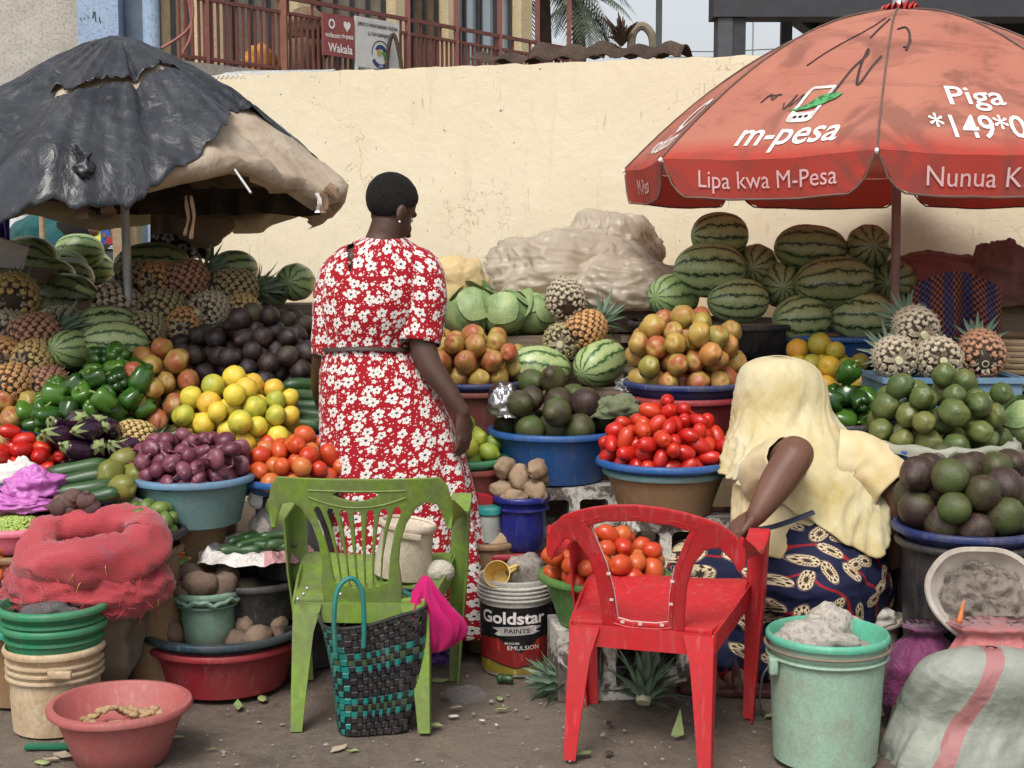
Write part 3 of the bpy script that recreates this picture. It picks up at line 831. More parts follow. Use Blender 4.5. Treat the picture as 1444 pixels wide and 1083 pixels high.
# signs on the railing
def sign(name, pa, pb, ya, yb, label, mat, off=-.09):
 sa, sb = on_line(pa, off), on_line(pb, off); A = lp(sa, off, 0); Bq = lp(sb, off, 0)
 zt = at(pa, ya, A.y).z; zb = at(pa, yb, A.y).z
 r = empty(name, Vector((A.x, A.y, zb)), ang); L = sb - sa; H = zt - zb
 m = MB(); m.box((0, 0, 0), (L, .03, H)); m.build('board', mat, r); tag(r, label, 'sign')
 return r, L, H
def put_text(par, s, x, z, size, mat, bold=.0, width=None, sx=1, name='lettering', y=-.004):
 me = text_mesh(s, size, bold, 0, width, sx=sx); project_mesh(me, lambda c: Vector((x + c.x, y, z + c.y))); me.materials.append(mat); return link(name, me, par)
def disc(par, cx, cz, r0, r1, mat, y=-.004, a0=0, a1=360, sx=1, name='emblem', n=28):
 v, f = [], []
 for k in range(n + 1):
  t = R_(a0 + (a1 - a0) * k / n); v += [(cx + r0 * cos(t) * sx, y, cz + r0 * sin(t)), (cx + r1 * cos(t) * sx, y, cz + r1 * sin(t))]
 for k in range(n): f.append((2*k, 2*k+1, 2*k+3, 2*k+2))
 return link(name, mesh(name, v, f, mat, False), par)
red_s = _conc('faded_red_board', (.34, .11, .10), (.27, .075, .075))
r, L, H = sign('shop_sign', 461, 504, 17, 77, 'small faded red wakala sign on the balcony railing', red_s)
put_text(r, 'Wakala', L * .54, H * .10, H * .30, MT['white_print'], .02, L * .78)
put_text(r, 'vodacom', L * .30, H * .44, H * .17, MT['white_print'], .02, L * .48)
put_text(r, 'm-pesa', L * .77, H * .46, H * .17, MT['white_print'], .02, L * .38)
disc(r, L * .27, H * .76, H * .07, H * .12, MT['white_print'], sx=.9)
ht = [(L * .76 + L * .012 * 16 * sin(t) ** 3 * .6, H * .76 + H * .009 * (13 * cos(t) - 5 * cos(2*t) - 2 * cos(3*t) - cos(4*t))) for t in np.linspace(0, 2 * pi, 29)[:-1]]
flat_poly('emblem', ht, -.004, MT['white_print'], r)
wh_s = _conc('white_board', (.70, .69, .66), (.60, .59, .56))
r, L, H = sign('association_sign', 506, 566, 22, 101, 'white notice sign with a round emblem on the balcony railing', wh_s)
put_text(r, 'JUMUIYA YA WAFANYABIASHARA TANZANIA', L * .5, H * .84, H * .095, MT['black_print'], .02, L * .92)
put_text(r, 'S.L.P 650 KILIMANJARO', L * .52, H * .69, H * .09, MT['black_print'], .02, L * .5)
put_text(r, 'MOBILE NO - 0757 716 486 440', L * .42, H * .04, H * .085, MT['black_print'], .02, L * .74)
disc(r, L * .56, H * .38, H * .225, H * .245, MT['black_print'], a0=-10, a1=190)
disc(r, L * .56, H * .38, H * .19, H * .27, MT['navy_print'], a0=210, a1=330)
disc(r, L * .56, H * .38, H * .09, H * .17, MT['navy_print'], a0=20, a1=150)
disc(r, L * .52, H * .40, 0, H * .06, simple('emblem_gold', (.55, .38, .10), .6), y=-.006)
disc(r, L * .61, H * .34, H * .02, H * .09, MT['green_print'], y=-.006, a0=-60, a1=120)
put_text(r, 'JWT', L * .56, H * .13, H * .06, MT['white_print'], .01, y=-.007)
# corrugated piece leaning in front of the white sign
pa = lp(on_line(560, -.2), -.2, 0); m = MB()
m.tube(spline([Vector((pa.x - .12, pa.y, 3.45)), Vector((pa.x - .10, pa.y, 3.95)), Vector((pa.x - .02, pa.y, 4.22)), Vector((pa.x + .07, pa.y, 3.9)), Vector((pa.x + .12, pa.y, 3.4))], 6), [.03] * 25, 6); o = m.build('bent_branch', MT['rust'], None, True); tag(o, 'dark bent strip arching in front of the white sign', 'metal strip')
# ------------------------------------------------------------------ palm, steel shed, posts, wires
def palm(px, py, Y, n, L, label, seed):
 rr = random.Random(seed); c = at(px, py, Y); r = empty('palm_tree', (c.x, c.y, 0)); tag(r, label, 'tree', 'palms behind the building')
 m = MB(); m.tube([(0, 0, 0), (.1, 0, c.z * .5), (0, 0, c.z)], [.2, .16, .13], 10); m.build('trunk', MT['rust'], r, True)
 v, f = [], []
 for k in range(n):
  a = 2 * pi * k / n + rr.uniform(-.2, .2); e = rr.uniform(-.2, 1.1); P = Vector((0, 0, c.z)); d = Vector((cos(a) * cos(e), sin(a) * cos(e), sin(e)))
  pts = [P]; seg = 14
  for j in range(seg):
   d = (d + Vector((0, 0, -.13))).normalized(); P = P + d * L / seg; pts.append(P)
  for j in range(1, seg):
   p = pts[j]; t = (pts[j + 1] - pts[j - 1]).normalized(); sd = t.cross(Vector((0, 0, 1))).normalized()
   for sg in (-1, 1):
    for q in (0, .5):
     pp = p + t * (L / seg * q); ll = L * .26 * sin(pi * min(1, (j + q) / seg * .9 + .1)) * rr.uniform(.8, 1.1)
     tip = pp + (sd * sg + t * .55 + Vector((0, 0, -.55 + rr.uniform(-.2, .1)))).normalized() * ll; w_ = t * .022
     b = len(v); v += [pp - w_, pp + w_, tip]; f.append((b, b + 1, b + 2))
 link('crown', mesh('crown', v, f, MT['palm'], False), r)
MT['palm'] = simple('palm_leaf', (.075, .10, .055), .6)
palm(765, -30, 27, 24, 2.1, 'drooping green palm behind the right end of the balcony', 3)
palm(815, 2, 30, 16, 1.5, 'smaller palm in the gap against the pale sky', 8)
def post(px, Y, wpx, ytop, name, label, mat):
 p = at(px, 335, Y); hw = wpx * Y / 4000; m = MB(); m.box((-hw, -hw, 0), (hw, hw, at(0, ytop, Y).z)); o = m.build(name, mat); o.location = (p.x, p.y, 0); tag(o, label, 'post'); return o
post(926, 9, 8, -60, 'lamp_post', 'thin dark post standing behind the wall', simple('dark_green_post', (.05, .06, .06), .5))
sh = empty('market_shed', at(1030, 335, 14).to_2d().to_3d()); tag(sh, 'dark steel market shed with a corrugated roof behind the umbrella', 'shed'); so = Vector(sh.location)
m = MB(); a0, a1 = at(1006, 0, 14).x - so.x, at(1034, 0, 14).x - so.x; m.box((a0 + .05, 0, 0), (a1, .3, 6)); m.build('column', simple('grey_steel', (.075, .08, .09), .5), sh)
m = MB(); m.box((a1 + .004, .02, 0), (at(1053, 0, 14).x - so.x, .28, 6)); m.build('column', MT['steel'], sh)
m = MB(); m.box((a0, -.03, 3.62), (6, .33, 3.95)); m.build('beam', MT['steel'], sh)
p = at(1103, 335, 15) - so; m = MB(); m.box((p.x - .055, p.y - .05, 0), (p.x + .055, p.y + .05, 5)); m.build('column', MT['steel'], sh)
# corrugated roof seen from below
v, f = [], []
rows = 9
for j in range(rows + 1):
 Y = 14.3 + 7.5 * j / rows; xl = 2.4 + (Y - 14.3) * .40
 for i in range(141):
  x = xl + (15 - xl) * i / 140
  v.append((x - so.x, Y - so.y, 4.1 + .02 * (j % 2) + .04 * sin(x * 2 * pi / .36)))
for j in range(rows):
 for i in range(140): a = j * 141 + i; f.append((a, a + 1, a + 142, a + 141))
link('roof', mesh('roof', v, f, MT['roofsheet'], True, 180), sh)
for j in range(5):
 Y = 15.5 + 1.5 * j; xl = 2.5 + (Y - 14.3) * .40; m = MB(); m.box((xl - so.x, Y - so.y, 3.84), (15, Y - so.y + .14, 4.0)); m.build('purlin', MT['steel'], sh)
m = MB(); m.bar(Vector((2.4, 14.3, 4.0)) - so, Vector((5.4, 21.8, 4.0)) - so, .14, .22); m.build('rafter', MT['steel'], sh)
for k, (ya, yb, lab) in enumerate([(70, 66, 'upper power line crossing the pale sky'), (78, 77, 'lower power line crossing the pale sky')]):
 m = MB(); m.tube([at(900, ya + 2, 40), at(1010, ya + 3, 40), at(1160, yb, 40)], .016, 4); o = m.build('power_line', MT['wire']); tag(o, lab, 'wire')
post(1057, 45, 2, -10, 'radio_mast', 'thin lattice mast far off in the sky gap', simple('mast', (.3, .3, .3), .6))
# ------------------------------------------------------------------ stepped stands that carry the produce
STEPS = [(4.42, 4.72, .50), (4.72, 5.0, .60), (5.0, 5.35, .72), (5.35, 5.7, .84), (5.7, 6.08, .98), (6.08, 6.5, 1.10)]
def stand(x0, x1, steps, label):
 r = empty('stepped_stand', ((x0 + x1) / 2, steps[0][0], 0)); tag(r, label, 'stand'); X = (x1 - x0) / 2
 for (a, c, z) in steps:
  n = 3
  for k in range(n):
   y0 = a + (c - a) * k / n + .004; y1 = a + (c - a) * (k + 1) / n - .004
   m = MB(); m.box((-X, y0 - steps[0][0], z - .03), (X, y1 - steps[0][0], z + U(-.003, .002))); m.build('plank', MT['wood'], r)
  m = MB(); m.box((-X + .03, a - steps[0][0] + .012, z - .14), (X - .03, a - steps[0][0] + .035, z - .0305)); m.build('riser', MT['wood'], r)
  for xx in np.linspace(-X + .06, X - .06, 4):
   m = MB(); m.box((xx - .03, a - steps[0][0] + .037, 0), (xx + .03, a - steps[0][0] + .09, z - .031)); m.build('leg', MT['wood'], r)
 return r
FRONT = [(4.60, 4.80, .54), (4.80, 4.99, .62)]
stand(-2.35, -1.28, FRONT, 'low wooden stand under the aubergines and cucumbers at left')
stand(-2.35, -.66, STEPS[2:], 'stepped wooden stand under the produce left of the standing woman')
RSTEP = [(5.35, 5.7, .70), (5.7, 6.08, .95), (6.08, 6.5, 1.08)]
stand(.47, 2.45, RSTEP, 'stepped wooden stand under the melons and fruit at right')
def level(x, y):
 if -2.35 <= x <= -1.28:
  for a, c, z in FRONT:
   if a <= y <= c: return z
 if -2.35 <= x <= -.66:
  for a, c, z in STEPS[2:]:
   if a <= y <= c: return z
 if .47 <= x <= 2.45:
  for a, c, z in RSTEP:
   if a <= y <= c: return z
 return 0.0
# ------------------------------------------------------------------ vessels
def vessel(name, x, y, zr, R, h, mat, label, cat, rb=None, lip=.018, fill=.05, rim=None, wob=.012, steps=0, rot=None, deep=False):
 """open basin or bucket with its rim top at zr; fill = depth of the inner floor below the rim"""
 rb = rb or R * .78
 fill = h - .012 if deep else min(fill, h - .012)
 ri = R - .006
 rf = rb + (R - rb) * (h - fill) / h - .008
 body = [(0, 0), (rb * .9, 0), (rb, .006), (rb + (R - rb) * .35, h * .36), (R - .004, h - .03)]
 if steps:
  body = body[:-1]
  for k in range(steps):
   zz = h - .03 - (steps - k) * .022
   body += [(R - .012, zz), (R + .002, zz + .002), (R + .002, zz + .008), (R - .012, zz + .012)]
 lipp = [(R - .002, h - .022), (R + lip, h - .020), (R + lip + .003, h - .010), (R + lip - .002, h - .001), (R, h + .001), (ri, h - .006)]
 inner = [(rf + .005, h - fill + .012), (rf - .01, h - fill), (0, h - fill)]
 if rim is None:
  me = lathe(name, body + lipp + inner, mat, 56, wob, U(0, 50), 50)
  o = link(name, me)
 else:
  o = link(name, lathe(name, body + [(R - .003, h - .0225)], mat, 56, wob, 3.3, 50))
  link('rim', lathe('rim', [(R - .006, h - .024)] + lipp + inner, rim, 56, wob, 3.3, 50), o)
 o.location = (x, y, zr - h)
 if rot: o.rotation_euler = rot
 tag(o, label, cat)
 return o
_nsup = [0]
def prop(x, y, zb, r, what, mat=None):
 """an upturned basin between a vessel's foot and whatever is under it"""
 z0 = level(x, y); g = zb - z0
 if g < .025: return
 prof = [(0, g), (r * .86, g), (r * .9, g - .008), (r * .97, .03), (r, .022), (r + .015, .02), (r + .017, .006), (r + .01, 0), (0, 0)]
 o = link('upturned_basin', lathe('upturned_basin', prof, mat or MT['brick_basin'], 40, .01, U(0, 9)))
 o.location = (x, y, z0); tag(o, 'upturned basin propping up ' + what, 'basin')
def bail(o, R, z, mat, drop=.10, ang=0, label=None):
 """wire handle hanging on a bucket"""
 pts = []
 for k in range(17):
  t = pi * k / 16; pts.append((cos(t) * (R + .012), -abs(sin(t)) * (R * .25) - R * sin(t) * .75, z - drop * sin(t)))
 m = MB(); m.tube(pts, .003, 6); b = m.build('handle', mat, o, True); b.rotation_euler = (0, 0, ang)
 for s in (-1, 1):
  q = MB(); q.box((s * (R + .002) - .014, -.018, z - .022), (s * (R + .002) + .014, .018, z + .022)); e = q.build('handle_lug', o.data.materials[0], o, False, 40, .004); e.rotation_euler = (0, 0, ang)
 return b
# ------------------------------------------------------------------ produce meshes
def ellips(name, rx, ry, rz, mat, amp=.05, sc=2.0, seed=0, nu=20, nv=14, extra=None):
 def fn(d):
  k = 1 + amp * fbm(d * sc + Vector((seed * 3.7, seed, 0)), 2)
  p = Vector((d.x * rx, d.y * ry, d.z * rz)) * k
  return extra(p, d) if extra else p
 return blob(name, fn, mat, nu, nv)
def dimple(depth, wd):
 def e(p, d):
  a = math.acos(max(-1, min(1, d.z))); return p * (1 - depth * math.exp(-(a / wd) ** 2))
 return e
def pear(name, prof, mat, seed, amp=.04, n=18, bend=0):
 v, f = lathe_vf(smoothprof(prof, 3), n)
 out = []
 for p in v:
  k = 1 + amp * fbm(p * 18 + Vector((seed * 5, 0, seed)), 2)
  q = Vector((p.x * k, p.y * k, p.z)); q.x += bend * (q.z / prof[-1][1]) ** 2; out.append(q)
 zc = sum(p.z for p in out) / len(out)
 return mesh(name, [p - Vector((0, 0, zc)) for p in out], f, mat, True, 180)
KIND = {}
KIND['tomato'] = [ellips('tomato', .027, .0265, .034 + .0035 * k, MT['tomato'], .05, 2, k, extra=dimple(.18, .35)) for k in range(4)]
KIND['plum_tomato'] = [ellips('tomato', .032, .031, .033 + .003 * k, MT['tomato2'], .06, 2, k + 9, extra=dimple(.16, .35)) for k in range(4)]
KIND['onion'] = []
for k in range(4):
 s = 1 + .10 * k
 KIND['onion'].append(pear('onion', [(0, 0), (.012, .001), (.026 * s, .012), (.033 * s, .030), (.028 * s, .046), (.012, .058), (.006, .068), (.005, .076 + .006 * k), (0, .078 + .006 * k)], MT['onion'], k, .07, 18, .004 * k))
for m_ in KIND['onion']: project_mesh(m_, lambda c: c * .86)
def _avo_m(mat, sc, k, neck):
 return pear('avocado', [(0, 0), (.022 * sc, .003), (.042 * sc, .022), (.049 * sc, .048), (.043 * sc, .074), (.030 * sc * (1 - neck * .3), .094 + .01 * neck), (.014 * sc, .108 + .016 * neck), (0, .111 + .018 * neck)], mat, k, .05)
KIND['avo_dark'] = [_avo_m(MT['avo_dark'], .86, k, n) for k, n in enumerate((0, .4, .9, .1))]
for m_ in KIND['avo_dark']: project_mesh(m_, lambda c: Vector((c.x, c.y, c.z * .82)))
KIND['avo_round'] = [_avo_m(MT['avo_green'], 1.12, k, n) for k, n in enumerate((0, .3, 0, .5))]
def _mg(mat, k, s=1.0):
 def e(p, d):
  a = math.acos(max(-1, min(1, d.z))); p = p * (1 - .14 * math.exp(-(a / .25) ** 2)); p.x += .008 * d.z * abs(d.z); return p
 return ellips('mango', .041 * s, .0435 * s, .052 * s, mat, .12, 1.6, k, extra=e)
KIND['mango'] = [_mg(MT['mango'], k) for k in range(4)]
KIND['mango_green'] = [_mg(MT['mango_green'], k + 5, .98) for k in range(4)]
KIND['mango_olive'] = [_mg(MT['mango_olive'], k + 8, 1.05) for k in range(2)]
KIND['orange'] = [ellips('orange', .041, .041, .039, MT['orange'], .05, 1.6, k, extra=dimple(.10, .22)) for k in range(3)]
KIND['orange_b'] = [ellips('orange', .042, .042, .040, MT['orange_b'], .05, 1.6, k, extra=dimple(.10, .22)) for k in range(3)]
def nip(p, d):
 a = math.acos(max(-1, min(1, d.z))); return p * (1 + .22 * math.exp(-(a / .28) ** 2))
KIND['lime'] = [ellips('lemon', .037, .037, .041, MT['lime'], .05, 1.6, k, extra=nip) for k in range(3)]
KIND['small_lime'] = [ellips('lime', .023, .023, .027, MT['smalllime'], .05, 1.6, k, 14, 10, extra=nip) for k in range(2)]
KIND['potato'] = [ellips('potato', .038, .033, .052, MT['potato'], .22, 1.4, k) for k in range(4)]
KIND['potato_dark'] = [ellips('potato', .040, .034, .050, MT['potato_dark'], .22, 1.4, k + 4) for k in range(4)]
KIND['beet'] = [pear('beetroot', [(0, 0), (.003, .004), (.008, .016), (.024, .028), (.033, .048), (.028, .066), (.012, .075), (.010, .084), (0, .085)], MT['beet'], k, .1) for k in range(3)]
KIND['garlic'] = [ellips('garlic', .022, .022, .022, MT['garlic'], .12, 3, k, 14, 10, extra=nip) for k in range(2)]
# sweet pepper: lobed body + stem part
def pepper_me(k):
 lob = 3 + k % 2; v, f = lathe_vf([(0, .012), (.012, .002), (.026, .0), (.036, .012), (.041, .034), (.044, .058), (.040, .078), (.026, .086), (.012, .080), (0, .074)], 24)
 out = []
 for p in v:
  r = sqrt(p.x ** 2 + p.y ** 2); t = atan2(p.y, p.x); q = 1 + .13 * abs(cos(lob * t / 2 + k)) - .07 + .05 * fbm(p * 20 + Vector((k * 4, 0, 0)), 2)
  zz = p.z + (.010 * abs(cos(lob * t / 2 + k)) if p.z < .02 and r > .01 else 0) * -1
  out.append(Vector((p.x * q, p.y * q, zz - .042)))
 return mesh('pepper', [p * .9 for p in out], f, MT['pepper'], True, 180)
KIND['pepper'] = [pepper_me(k) for k in range(4)]
_v, _f = tube_vf(spline([(0, 0, .028), (.002, 0, .042), (.010, .002, .056)], 3), [.012, .008, .005, .0045, .0045, .005, .006], 8)
PSTEM = mesh('stem', _v, _f, MT['pepper_stem'])
# aubergine body + calyx
KIND['eggplant'] = [pear('aubergine', [(0, 0), (.025, .004), (.046, .03), (.052, .065), (.042, .105), (.028, .135), (.02, .148), (0, .15)], MT['eggplant'], k, .05, 20, .012 * k) for k in range(2)]
_m = MB()
for k in range(6):
 t = 2 * pi * k / 6; _m.add([(cos(t + .5) * .021, sin(t + .5) * .021, .075), (cos(t - .5) * .021, sin(t - .5) * .021, .075), (cos(t) * .042, sin(t) * .042, .028), (0, 0, .084)], [(0, 1, 2), (0, 3, 1), (0, 2, 3), (1, 3, 2)])
_m.tube([(0, 0, .075), (.004, 0, .095), (.014, 0, .112)], [.009, .006, .006], 8)
ECAL = mesh('calyx', [p * .84 for p in _m.v], _m.f, MT['calyx'], True, 50)
for m_ in KIND['eggplant']: project_mesh(m_, lambda c: c * .84)
def cuke_me(L, r, bend, k, mat):
 pts, rad = [], []
 for j in range(13):
  t = j / 12; x = (t - .5) * L; pts.append((x, bend * (4 * (t - .5) ** 2 - .5), .004 * sin(k + t * 5))); rad.append(max(.002, r * (1 - (abs(2 * t - 1)) ** 5) ** .5 * (1 + .06 * sin(9 * t + k))))
 v, f = tube_vf(pts, rad, 14); return mesh('cucumber', v, f, mat, True, 180)
KIND['cucumber'] = [cuke_me(.22, .027, .012 * (k - 1), k, MT['cucumber']) for k in range(3)]
def carrot_me(k):
 pts = [(x, .004 * sin(x * 30 + k), 0) for x in np.linspace(-.08, .08, 10)]; v, f = tube_vf(pts, [.004 + .018 * ((.08 - p[0]) / .16) ** .7 for p in pts], 10); return mesh('carrot', v, f, MT['carrot'], True, 180)
KIND['carrot'] = [carrot_me(k) for k in range(2)]
def ginger_me(k):
 rr = random.Random(k); B = Body()
 for j in range(5):
  c = Vector((rr.uniform(-.035, .035), rr.uniform(-.018, .018), rr.uniform(-.006, .008))); B.ell(c, (rr.uniform(.012, .02), rr.uniform(.010, .016), rr.uniform(.010, .015)), Euler((0, 0, rr.uniform(0, 3))), 10)
 B.ell((0, 0, 0), (.04, .014, .013), None, 10)
 me = B.mesh('ginger', .004, 2); me.materials.append(MT['ginger']); return me
KIND['ginger'] = [ginger_me(k) for k in range(3)]
def melon_me(L, r, mat, k):
 def fn(d):
  e = 1 + .012 * cos(10 * atan2(d.z, d.y)) + .03 * fbm(d * 1.3 + Vector((k, k, 0)), 2); c = abs(d.x) ** 2.3; s = sqrt(max(0, 1 - c))
  q = Vector((0, d.y, d.z)); q = q.normalized() * s if q.length > 1e-6 else q
  return Vector((math.copysign(abs(d.x), d.x) * L / 2, q.y * r * e, q.z * r * e))
 return blob('watermelon', fn, mat, 40, 28)
def pineapple_me(k, H=.175, Rr=.076):
 """barrel of spiral-set eyes; each eye a raised boss with a dry bract tip"""
 v, f, eye = [], [], []
 def rad(t): return Rr * (max(0.0, 1 - abs(2 * t - 1) ** 2.6)) ** .45 * (1.03 - .10 * t)
 n = 118; ga = pi * (3 - sqrt(5))
 pv, pf = lathe_vf([(max(0, rad(t) * .965) if 0 < t < 1 else 0, t * H) for t in np.linspace(0, 1, 13)], 20)
 v += pv; f += pf; eye += [0.0] * len(pv)
 for i in range(n):
  t = (i + .5) / n; t = .035 + .93 * t; a = i * ga + k; r = rad(t)
  P = Vector((cos(a) * r, sin(a) * r, t * H)); dr = (rad(min(1, t + .01)) - rad(max(0, t - .01))) / (.02 * H)
  nr = Vector((cos(a), sin(a), -dr)).normalized(); tu = Vector((-sin(a), cos(a), 0)); tv = nr.cross(tu); tv = tv if tv.z > 0 else -tv
  sz = .0172 * (.70 + .30 * (r / Rr)); b = len(v)
  for q in range(6):
   w_ = 2 * pi * q / 6; v.append(P + (tu * cos(w_) + tv * sin(w_) * .92) * sz - nr * .003); eye.append(.16)
  for q in range(6):
   w_ = 2 * pi * q / 6; v.append(P + (tu * cos(w_) + tv * sin(w_) * .92) * sz * .70 + nr * .0052); eye.append(.52 + .2 * ((i * 7) % 5) / 5)
  v.append(P + nr * .007 + tv * .001); eye.append(.8)
  v.append(P + nr * (.012 + .005 * sin(i * 7.1)) + tv * .010); eye.append(1.0)
  for q in range(6):
   q2 = (q + 1) % 6; f.append((b + q, b + q2, b + 6 + q2, b + 6 + q)); f.append((b + 6 + q, b + 6 + q2, b + 12 + (1 if q in (1,) else 0)))
 v = [p - Vector((0, 0, H / 2)) for p in v]
 me = mesh('fruit', v, f, MT['pine'], True, 38)
 at_ = me.attributes.new('eye', 'FLOAT', 'POINT'); at_.data.foreach_set('value', eye)
 return me
def crown_me(k, n=38, L=.14, Hh=.175):
 rr = random.Random(k); v, f = [], []
 for i in range(n):
  t = i / n; a = i * 2.4; e = .25 + 1.2 * t ** .8; l = L * rr.uniform(.6, 1.05) * (.75 + .35 * sin(pi * t)); d = Vector((cos(a) * cos(e), sin(a) * cos(e), sin(e))); s = Vector((-sin(a), cos(a), 0))
  P = Vector((cos(a) * .018 * (1 - t), sin(a) * .018 * (1 - t), Hh / 2 - .006 + .03 * t)); b = len(v)
  for j in range(5):
   q = j / 4; w_ = .011 * (1 - q) ** .7 + .0006; up = d.cross(s) * -1
   C = P + d * l * q + Vector((0, 0, -.35 * l * q * q * cos(e))); v += [C + s * w_ + up * w_ * .5, C, C - s * w_ + up * w_ * .5]
  for j in range(4):
   c = b + 3 * j; f += [(c, c + 1, c + 4, c + 3), (c + 1, c + 2, c + 5, c + 4)]
 return mesh('crown', v, f, MT['crown'], True, 60)
PINE = [pineapple_me(k, .17 + .012 * k, .075 + .002 * k) for k in range(3)]
CROWN = [crown_me(k, 38, .13 + .02 * k) for k in range(2)]
def bract_me(k):
 rr = random.Random(k); m = MB()
 for i in range(17):
  a = i * 2.4 + rr.uniform(-.5, .5); l = rr.uniform(.02, .045); d = Vector((cos(a), sin(a), rr.uniform(-.7, .25))).normalized(); s = Vector((-sin(a), cos(a), 0)) * .007
  P = Vector((cos(a) * .014, sin(a) * .014, -.083)); m.add([P + s, P - s, P + d * l * .6 - s * .6 + Vector((0, 0, -.004)), P + d * l + Vector((0, 0, rr.uniform(-.01, .012))), P + d * l * .6 + s * .6 + Vector((0, 0, -.004))], [(0, 1, 2, 4), (4, 2, 3)])
 return mesh('dry_bracts', m.v, m.f, MT['bract'], False)
BRACT = [bract_me(k) for k in range(3)]
_v, _f = tube_vf([(0, 0, -.078), (0, 0, -.094)], [.015, .013], 12); STUB = mesh('cut_stem', _v, _f, MT['cut'], True, 40)
_v, _f = tube_vf([(0, 0, -.075), (.002, 0, -.11), (0, .002, -.145), (.003, 0, -.16)], [.014, .012, .013, .012], 10); STALK = mesh('stalk', _v, _f, MT['stalk'], True, 40)
PCOL = {'dark': (.42, .36, .26), 'orange': (.50, .27, .11), 'red': (.38, .20, .125), 'yellow': (.50, .36, .14), 'green': (.33, .28, .15)}
_pk = [0]
def pineapple(px, py, Y, aim, col, label, crown=True, stem='stub', s=1.0, group=None):
 """aim: direction in which the crown end points"""
 k = _pk[0]; _pk[0] += 1
 r = empty('pineapple', at(px, py, Y)); r.rotation_euler = Vector(aim).to_track_quat('Z', 'X').to_euler(); r.scale = (s, s, s)
 o = link('fruit', PINE[k % 3], r); o.rotation_euler = (0, 0, k * 1.3); o.color = PCOL[col] + (1,)
 if crown: c = link('crown', CROWN[k % 2], r); c.rotation_euler = (0, 0, k)
 link('dry_bracts', BRACT[k % 3], r).rotation_euler = (0, 0, k * 2.1)
 if stem == 'stub': link('cut_stem', STUB, r)
 elif stem == 'stalk': link('stalk', STALK, r)
 return tag(r, label, 'pineapple', group)
def cabbage(px, py, Y, r, label, rot=0):
 c = empty('cabbage', at(px, py, Y)); c.rotation_euler = (U(-.4, .4), U(-.4, .4), rot); tag(c, label, 'cabbage')
 link('head', ellips('head', r * .86, r * .86, r * .78, MT['cabbage'], .06, 2, px), c)
 for k in range(7):
  a = k * 2.4; e = U(-.1, .9); nn = 9; v, f = [], []; P = Vector((cos(a) * cos(e), sin(a) * cos(e), sin(e))); T = Vector((-sin(a), cos(a), 0)); W_ = P.cross(T)
  for j in range(nn):
   for i in range(nn):
    u, w2 = i / (nn - 1) * 2 - 1, j / (nn - 1) * 2 - 1; sq = sqrt(max(.05, 1 - .35 * (u * w2) ** 2))
    ang_ = Vector((u * .85 * sq, w2 * .85 * sq)); d = (P + T * ang_.x + W_ * ang_.y).normalized(); rr = r * (.90 + .012 * k) + r * (.05 + .34 * (k % 3 == 0)) * max(0, ang_.length - .5) ** 1.5 * 2 + r * .07 * min(1, ang_.length) * noise.noise(Vector((u * 4, w2 * 4, k + px)))
    v.append(d * rr)
  for j in range(nn - 1):
   for i in range(nn - 1): q = j * nn + i; f.append((q, q + 1, q + nn + 1, q + nn))
  link('leaf', mesh('leaf', v, f, MT['cabbage'], True, 180), c)
 return c
# ------------------------------------------------------------------ heaps
EYES = [Vector((0, 0, 1.5)), Vector((-.8, .1, 1.5)), Vector((.8, .1, 1.5)), Vector((0, .2, 2.0))]
def pack(cx, cy, z0, Rx, Ry, n, r, slope, seed, tight=.93, K=220, peak=(0, 0), zmax=None):
 rg = np.random.default_rng(seed); P = np.zeros((0, 3)); D = 2 * r * tight
 while len(P) < n:
  t = rg.uniform(0, 2 * pi, K); q = np.sqrt(rg.uniform(0, 1, K)); x = np.cos(t) * q * (Rx - r * .75); y = np.sin(t) * q * (Ry - r * .75)
  z = np.full(K, z0 + r * .9)
  if len(P):
   d2 = (x[:, None] - P[None, :, 0]) ** 2 + (y[:, None] - P[None, :, 1]) ** 2
   zz = np.where(d2 < D * D, P[None, :, 2] + np.sqrt(np.maximum(D * D - d2, 0)), -9); z = np.maximum(z, zz.max(1))
  cost = z + slope * np.sqrt(((x - peak[0]) / Rx) ** 2 + ((y - peak[1]) / Ry) ** 2) * max(Rx, Ry)
  i = int(np.argmin(cost)); P = np.vstack([P, [x[i], y[i], z[i]]])
 P[:, 0] += cx; P[:, 1] += cy
 return P
def seen(P, r, pts=36):
 """which balls of a heap can be seen from in front, a step left or right, or above"""
 ga = pi * (3 - sqrt(5)); i = np.arange(pts); z = 1 - 2 * (i + .5) / pts; s = np.sqrt(1 - z * z); S = np.stack([np.cos(ga * i) * s, np.sin(ga * i) * s, z], 1)
 keep = []
 for k, c in enumerate(P):
  ok = 0; others = np.delete(P, k, 0)
  for E in EYES:
   e = np.array(E); q = c + S * r * .96; d = e - q; L = np.linalg.norm(d, axis=1, keepdims=True); d = d / L
   front = (S * d).sum(1) > .1; q, dd = q[front], d[front]
   if not len(others): ok = 99; break
   oc = others[None] - q[:, None]; t = (oc * dd[:, None]).sum(2); dist2 = (oc ** 2).sum(2) - t * t
   blocked = ((dist2 < (r * .9) ** 2) & (t > 0)).any(1); ok = max(ok, int((~blocked).sum()))
  keep.append(ok >= 2)
 return np.array(keep)
ORI = {}
def topx(p):
 d = Vector(p) - Vector((0, 0, CAMZ)); zc = d.y * cos(TH) - d.z * sin(TH); return d.x / zc, (d.y * sin(TH) + d.z * cos(TH)) / zc
ZN = [['bottom left', 'bottom', 'bottom right'], ['left', 'middle', 'right'], ['top left', 'upper middle', 'top right']]
